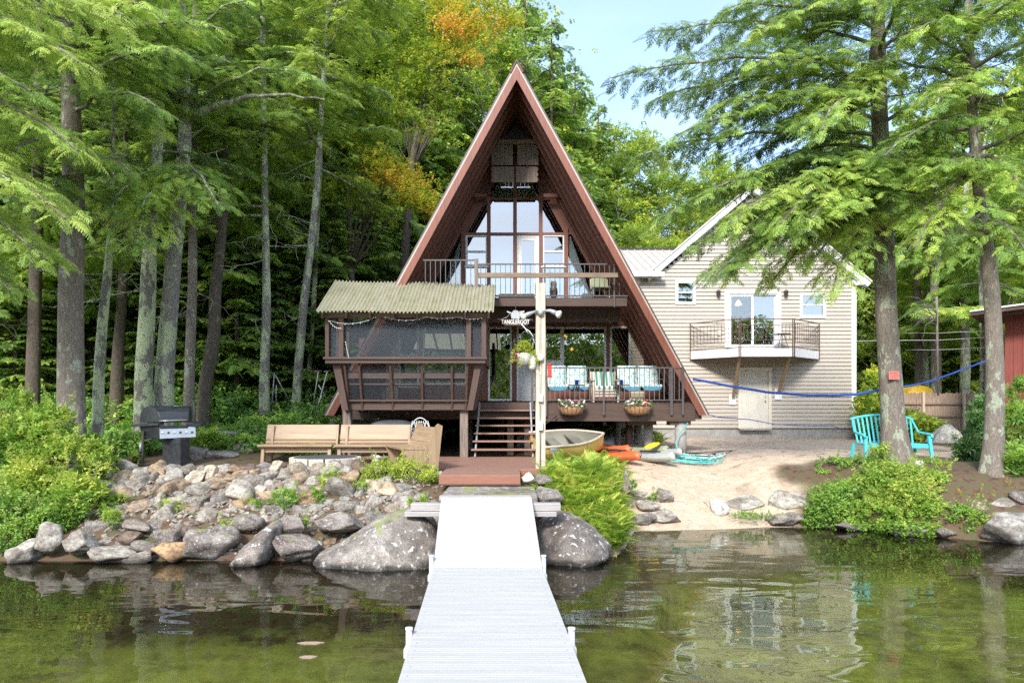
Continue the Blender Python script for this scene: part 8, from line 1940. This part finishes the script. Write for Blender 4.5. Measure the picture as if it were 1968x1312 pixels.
# right bank
shrub('shrub', 'large bright green shrub covering the right bank above the water', [(1730, 945, 12.4, 85, 52, 900), (1680, 990, 12.0, 60, 34, 460), (1780, 990, 11.7, 52, 34, 420), (1740, 1015, 11.5, 70, 16, 300), (1700, 912, 12.8, 50, 24, 300), (1800, 930, 12.3, 28, 24, 170), (1690, 880, 13.0, 22, 20, 90), (1740, 965, 12.0, 80, 44, 500), (1770, 915, 12.5, 40, 24, 200), (1650, 940, 12.6, 34, 24, 160)], 'shrub', .15)
shrub('shrub', 'darker green bushy plants left of the large bank shrub', [(1590, 985, 12.1, 44, 34, 420), (1620, 950, 12.5, 40, 24, 240), (1560, 1005, 12.1, 20, 16, 120), (1640, 1010, 11.9, 30, 14, 160), (1600, 965, 12.2, 50, 34, 300)], 'shrub_mid', .13)
shrub('shrub', 'low green plants round the stones of the planter', [(1600, 892, 13.6, 40, 12, 160), (1650, 890, 13.6, 30, 12, 120), (1580, 912, 13.4, 16, 8, 50)], 'shrub_mid', .11, cat='plant')
shrub('shrub', 'yellow green plants at the right foot of the sign tree', [(1790, 892, 13.3, 36, 12, 160), (1820, 905, 13, 20, 8, 60)], 'shrub', .09, cat='plant')
shrub('shrub', 'round green plant beside the big stained boulder', [(1860, 1000, 11.2, 36, 26, 300), (1845, 985, 11.4, 20, 14, 90)], 'shrub_mid', .11)
shrub('shrub', 'clipped green creeper under the planter edge stones', [(1440, 990, 12.25, 40, 6, 180), (1480, 988, 12.2, 30, 6, 110)], 'shrub_mid', .06, cat='plant', stems=False)
shrub('rhododendron', 'dark leathery rhododendron left of the flared hemlock', [(1875, 850, 14.2, 28, 60, 190), (1860, 880, 14.0, 24, 34, 110), (1885, 800, 14.4, 22, 34, 90)], 'rhodo', .24, WHORL)
shrub('rhododendron', 'large lighter rhododendron at the right edge before the shed', [(1955, 830, 12.8, 40, 60, 240), (1950, 890, 12.3, 36, 34, 150), (2010, 850, 12.5, 50, 70, 240), (1960, 760, 13.2, 26, 34, 70)], 'shrub_mid', .23, WHORL)
shrub('shrub', 'leafy bush at the right corner of the tan house', [(1665, 790, 23.0, 22, 42, 260), (1680, 740, 24, 22, 30, 160)], 'broad', .32)
shrub('grass_tuft', 'dry grass and small weeds on the right bank', [(1870, 950, 11.9, 60, 10, 220), (1940, 940, 12, 40, 10, 140)], 'broad_yellow', .06, cat='grass', stems=False)
shrub('shrub', 'small green plant behind the beach edge rocks', [(1255, 958, 12.9, 12, 8, 30), (1215, 930, 12.6, 10, 8, 30)], 'shrub_mid', .09, cat='plant', stems=False)
# two floating leaves
for (px, py, w_) in ((597, 1236, 26), (592, 1263, 17)):
    Y = 2.05 * F / (py - 790); c = Vector((PX(px, Y), Y, .004)); mb = MB(); wd = w_ * Y / F; mb.prism([(c.x - wd, c.y), (c.x - wd * .4, c.y - .03), (c.x + wd * .5, c.y - .03), (c.x + wd, c.y + .015), (c.x + wd * .3, c.y + .035), (c.x - wd * .5, c.y + .03)], 'z', .002, .008)
    o = mb.build('floating_leaf', M['fencewood']); tag(o, 'pale strip floating on the water left of the dock, ' + ('longer farther one' if w_ > 20 else 'shorter nearer one'), 'leaf')
# pebbles and broken stone between the fieldstones
n = 1800; px = rng.uniform(150, 850, n); t = rng.random(n); Y = 9.5 + 2.1 * t; xx = (px - 984) * Y / F; zz = ground_z(xx, Y) + .01
tv = np.array([(x, y, z) for x in (-1, 1) for y in (-1, 1) for z in (-.7, .7)], float) * np.array([1, .9, .7]); tv[[1, 3, 5, 7]] *= .65; tq = np.array([(0, 1, 3, 2), (4, 6, 7, 5), (0, 4, 5, 1), (2, 3, 7, 6), (0, 2, 6, 4), (1, 5, 7, 3)])
v, q, a = stamp([(tv, tq)], np.stack([xx, Y, zz], 1), dirs(n), ups(n, .5), rng.uniform(.015, .05, n)); o = np_object('gravel', v, q, M['stone_mix'], None, attr=a); tag(o, 'broken stone filling the gaps of the rubble wall', 'gravel', kind='stuff')

# twigs, needles and fallen leaves on the sand and the terrace
mb = MB()
for k in range(170):
    x = U(2.0, 9.5); y = U(12.6, 23)
    if x > 4.6 and y < 14.4: continue
    a = U(0, PI); l = U(.05, .22); dx, dy = math.cos(a) * l, math.sin(a) * l; mb.tube([(x, y, GZ(x, y) + .008), (x + dx * .5 + U(-.02, .02), y + dy * .5, GZ(x + dx * .5, y + dy * .5) + .012), (x + dx, y + dy, GZ(x + dx, y + dy) + .008)], .004, 4)
o = mb.build('twigs', M['bark_dark']); tag(o, 'small fallen twigs strewn over the sand', 'twigs', kind='stuff')
n = 420; x = rng.uniform(1.8, 9.5, n); y = 12.3 + 11 * rng.random(n) ** 1.3; tt_ = np.stack([x, y, ground_z(x, y) + .012], 1); v, q, a = stamp([tmpl([diamond((0, 0, 0), (1, 0, .1), .5)])], tt_, dirs(n, -.1, .2), ups(n, .2), rng.uniform(.025, .05, n), rng.uniform(.3, 1, n)); o = np_object('fallen_leaves', v, q, M['maple'], None, attr=a); tag(o, 'dry leaves scattered over the sand', 'leaves', kind='stuff')
n = 60; x = rng.uniform(-5, .8, n); y = rng.uniform(12.1, 14.9, n); v, q, a = stamp([tmpl([diamond((0, 0, 0), (1, 0, .1), .5)])], np.stack([x, y, np.full(n, 1.056)], 1), dirs(n, -.05, .1), ups(n, .1), rng.uniform(.02, .045, n), rng.uniform(.3, 1, n)); o = np_object('fallen_leaves', v, q, M['maple'], None, attr=a); tag(o, 'dry leaves scattered over the brown terrace', 'leaves', kind='stuff')
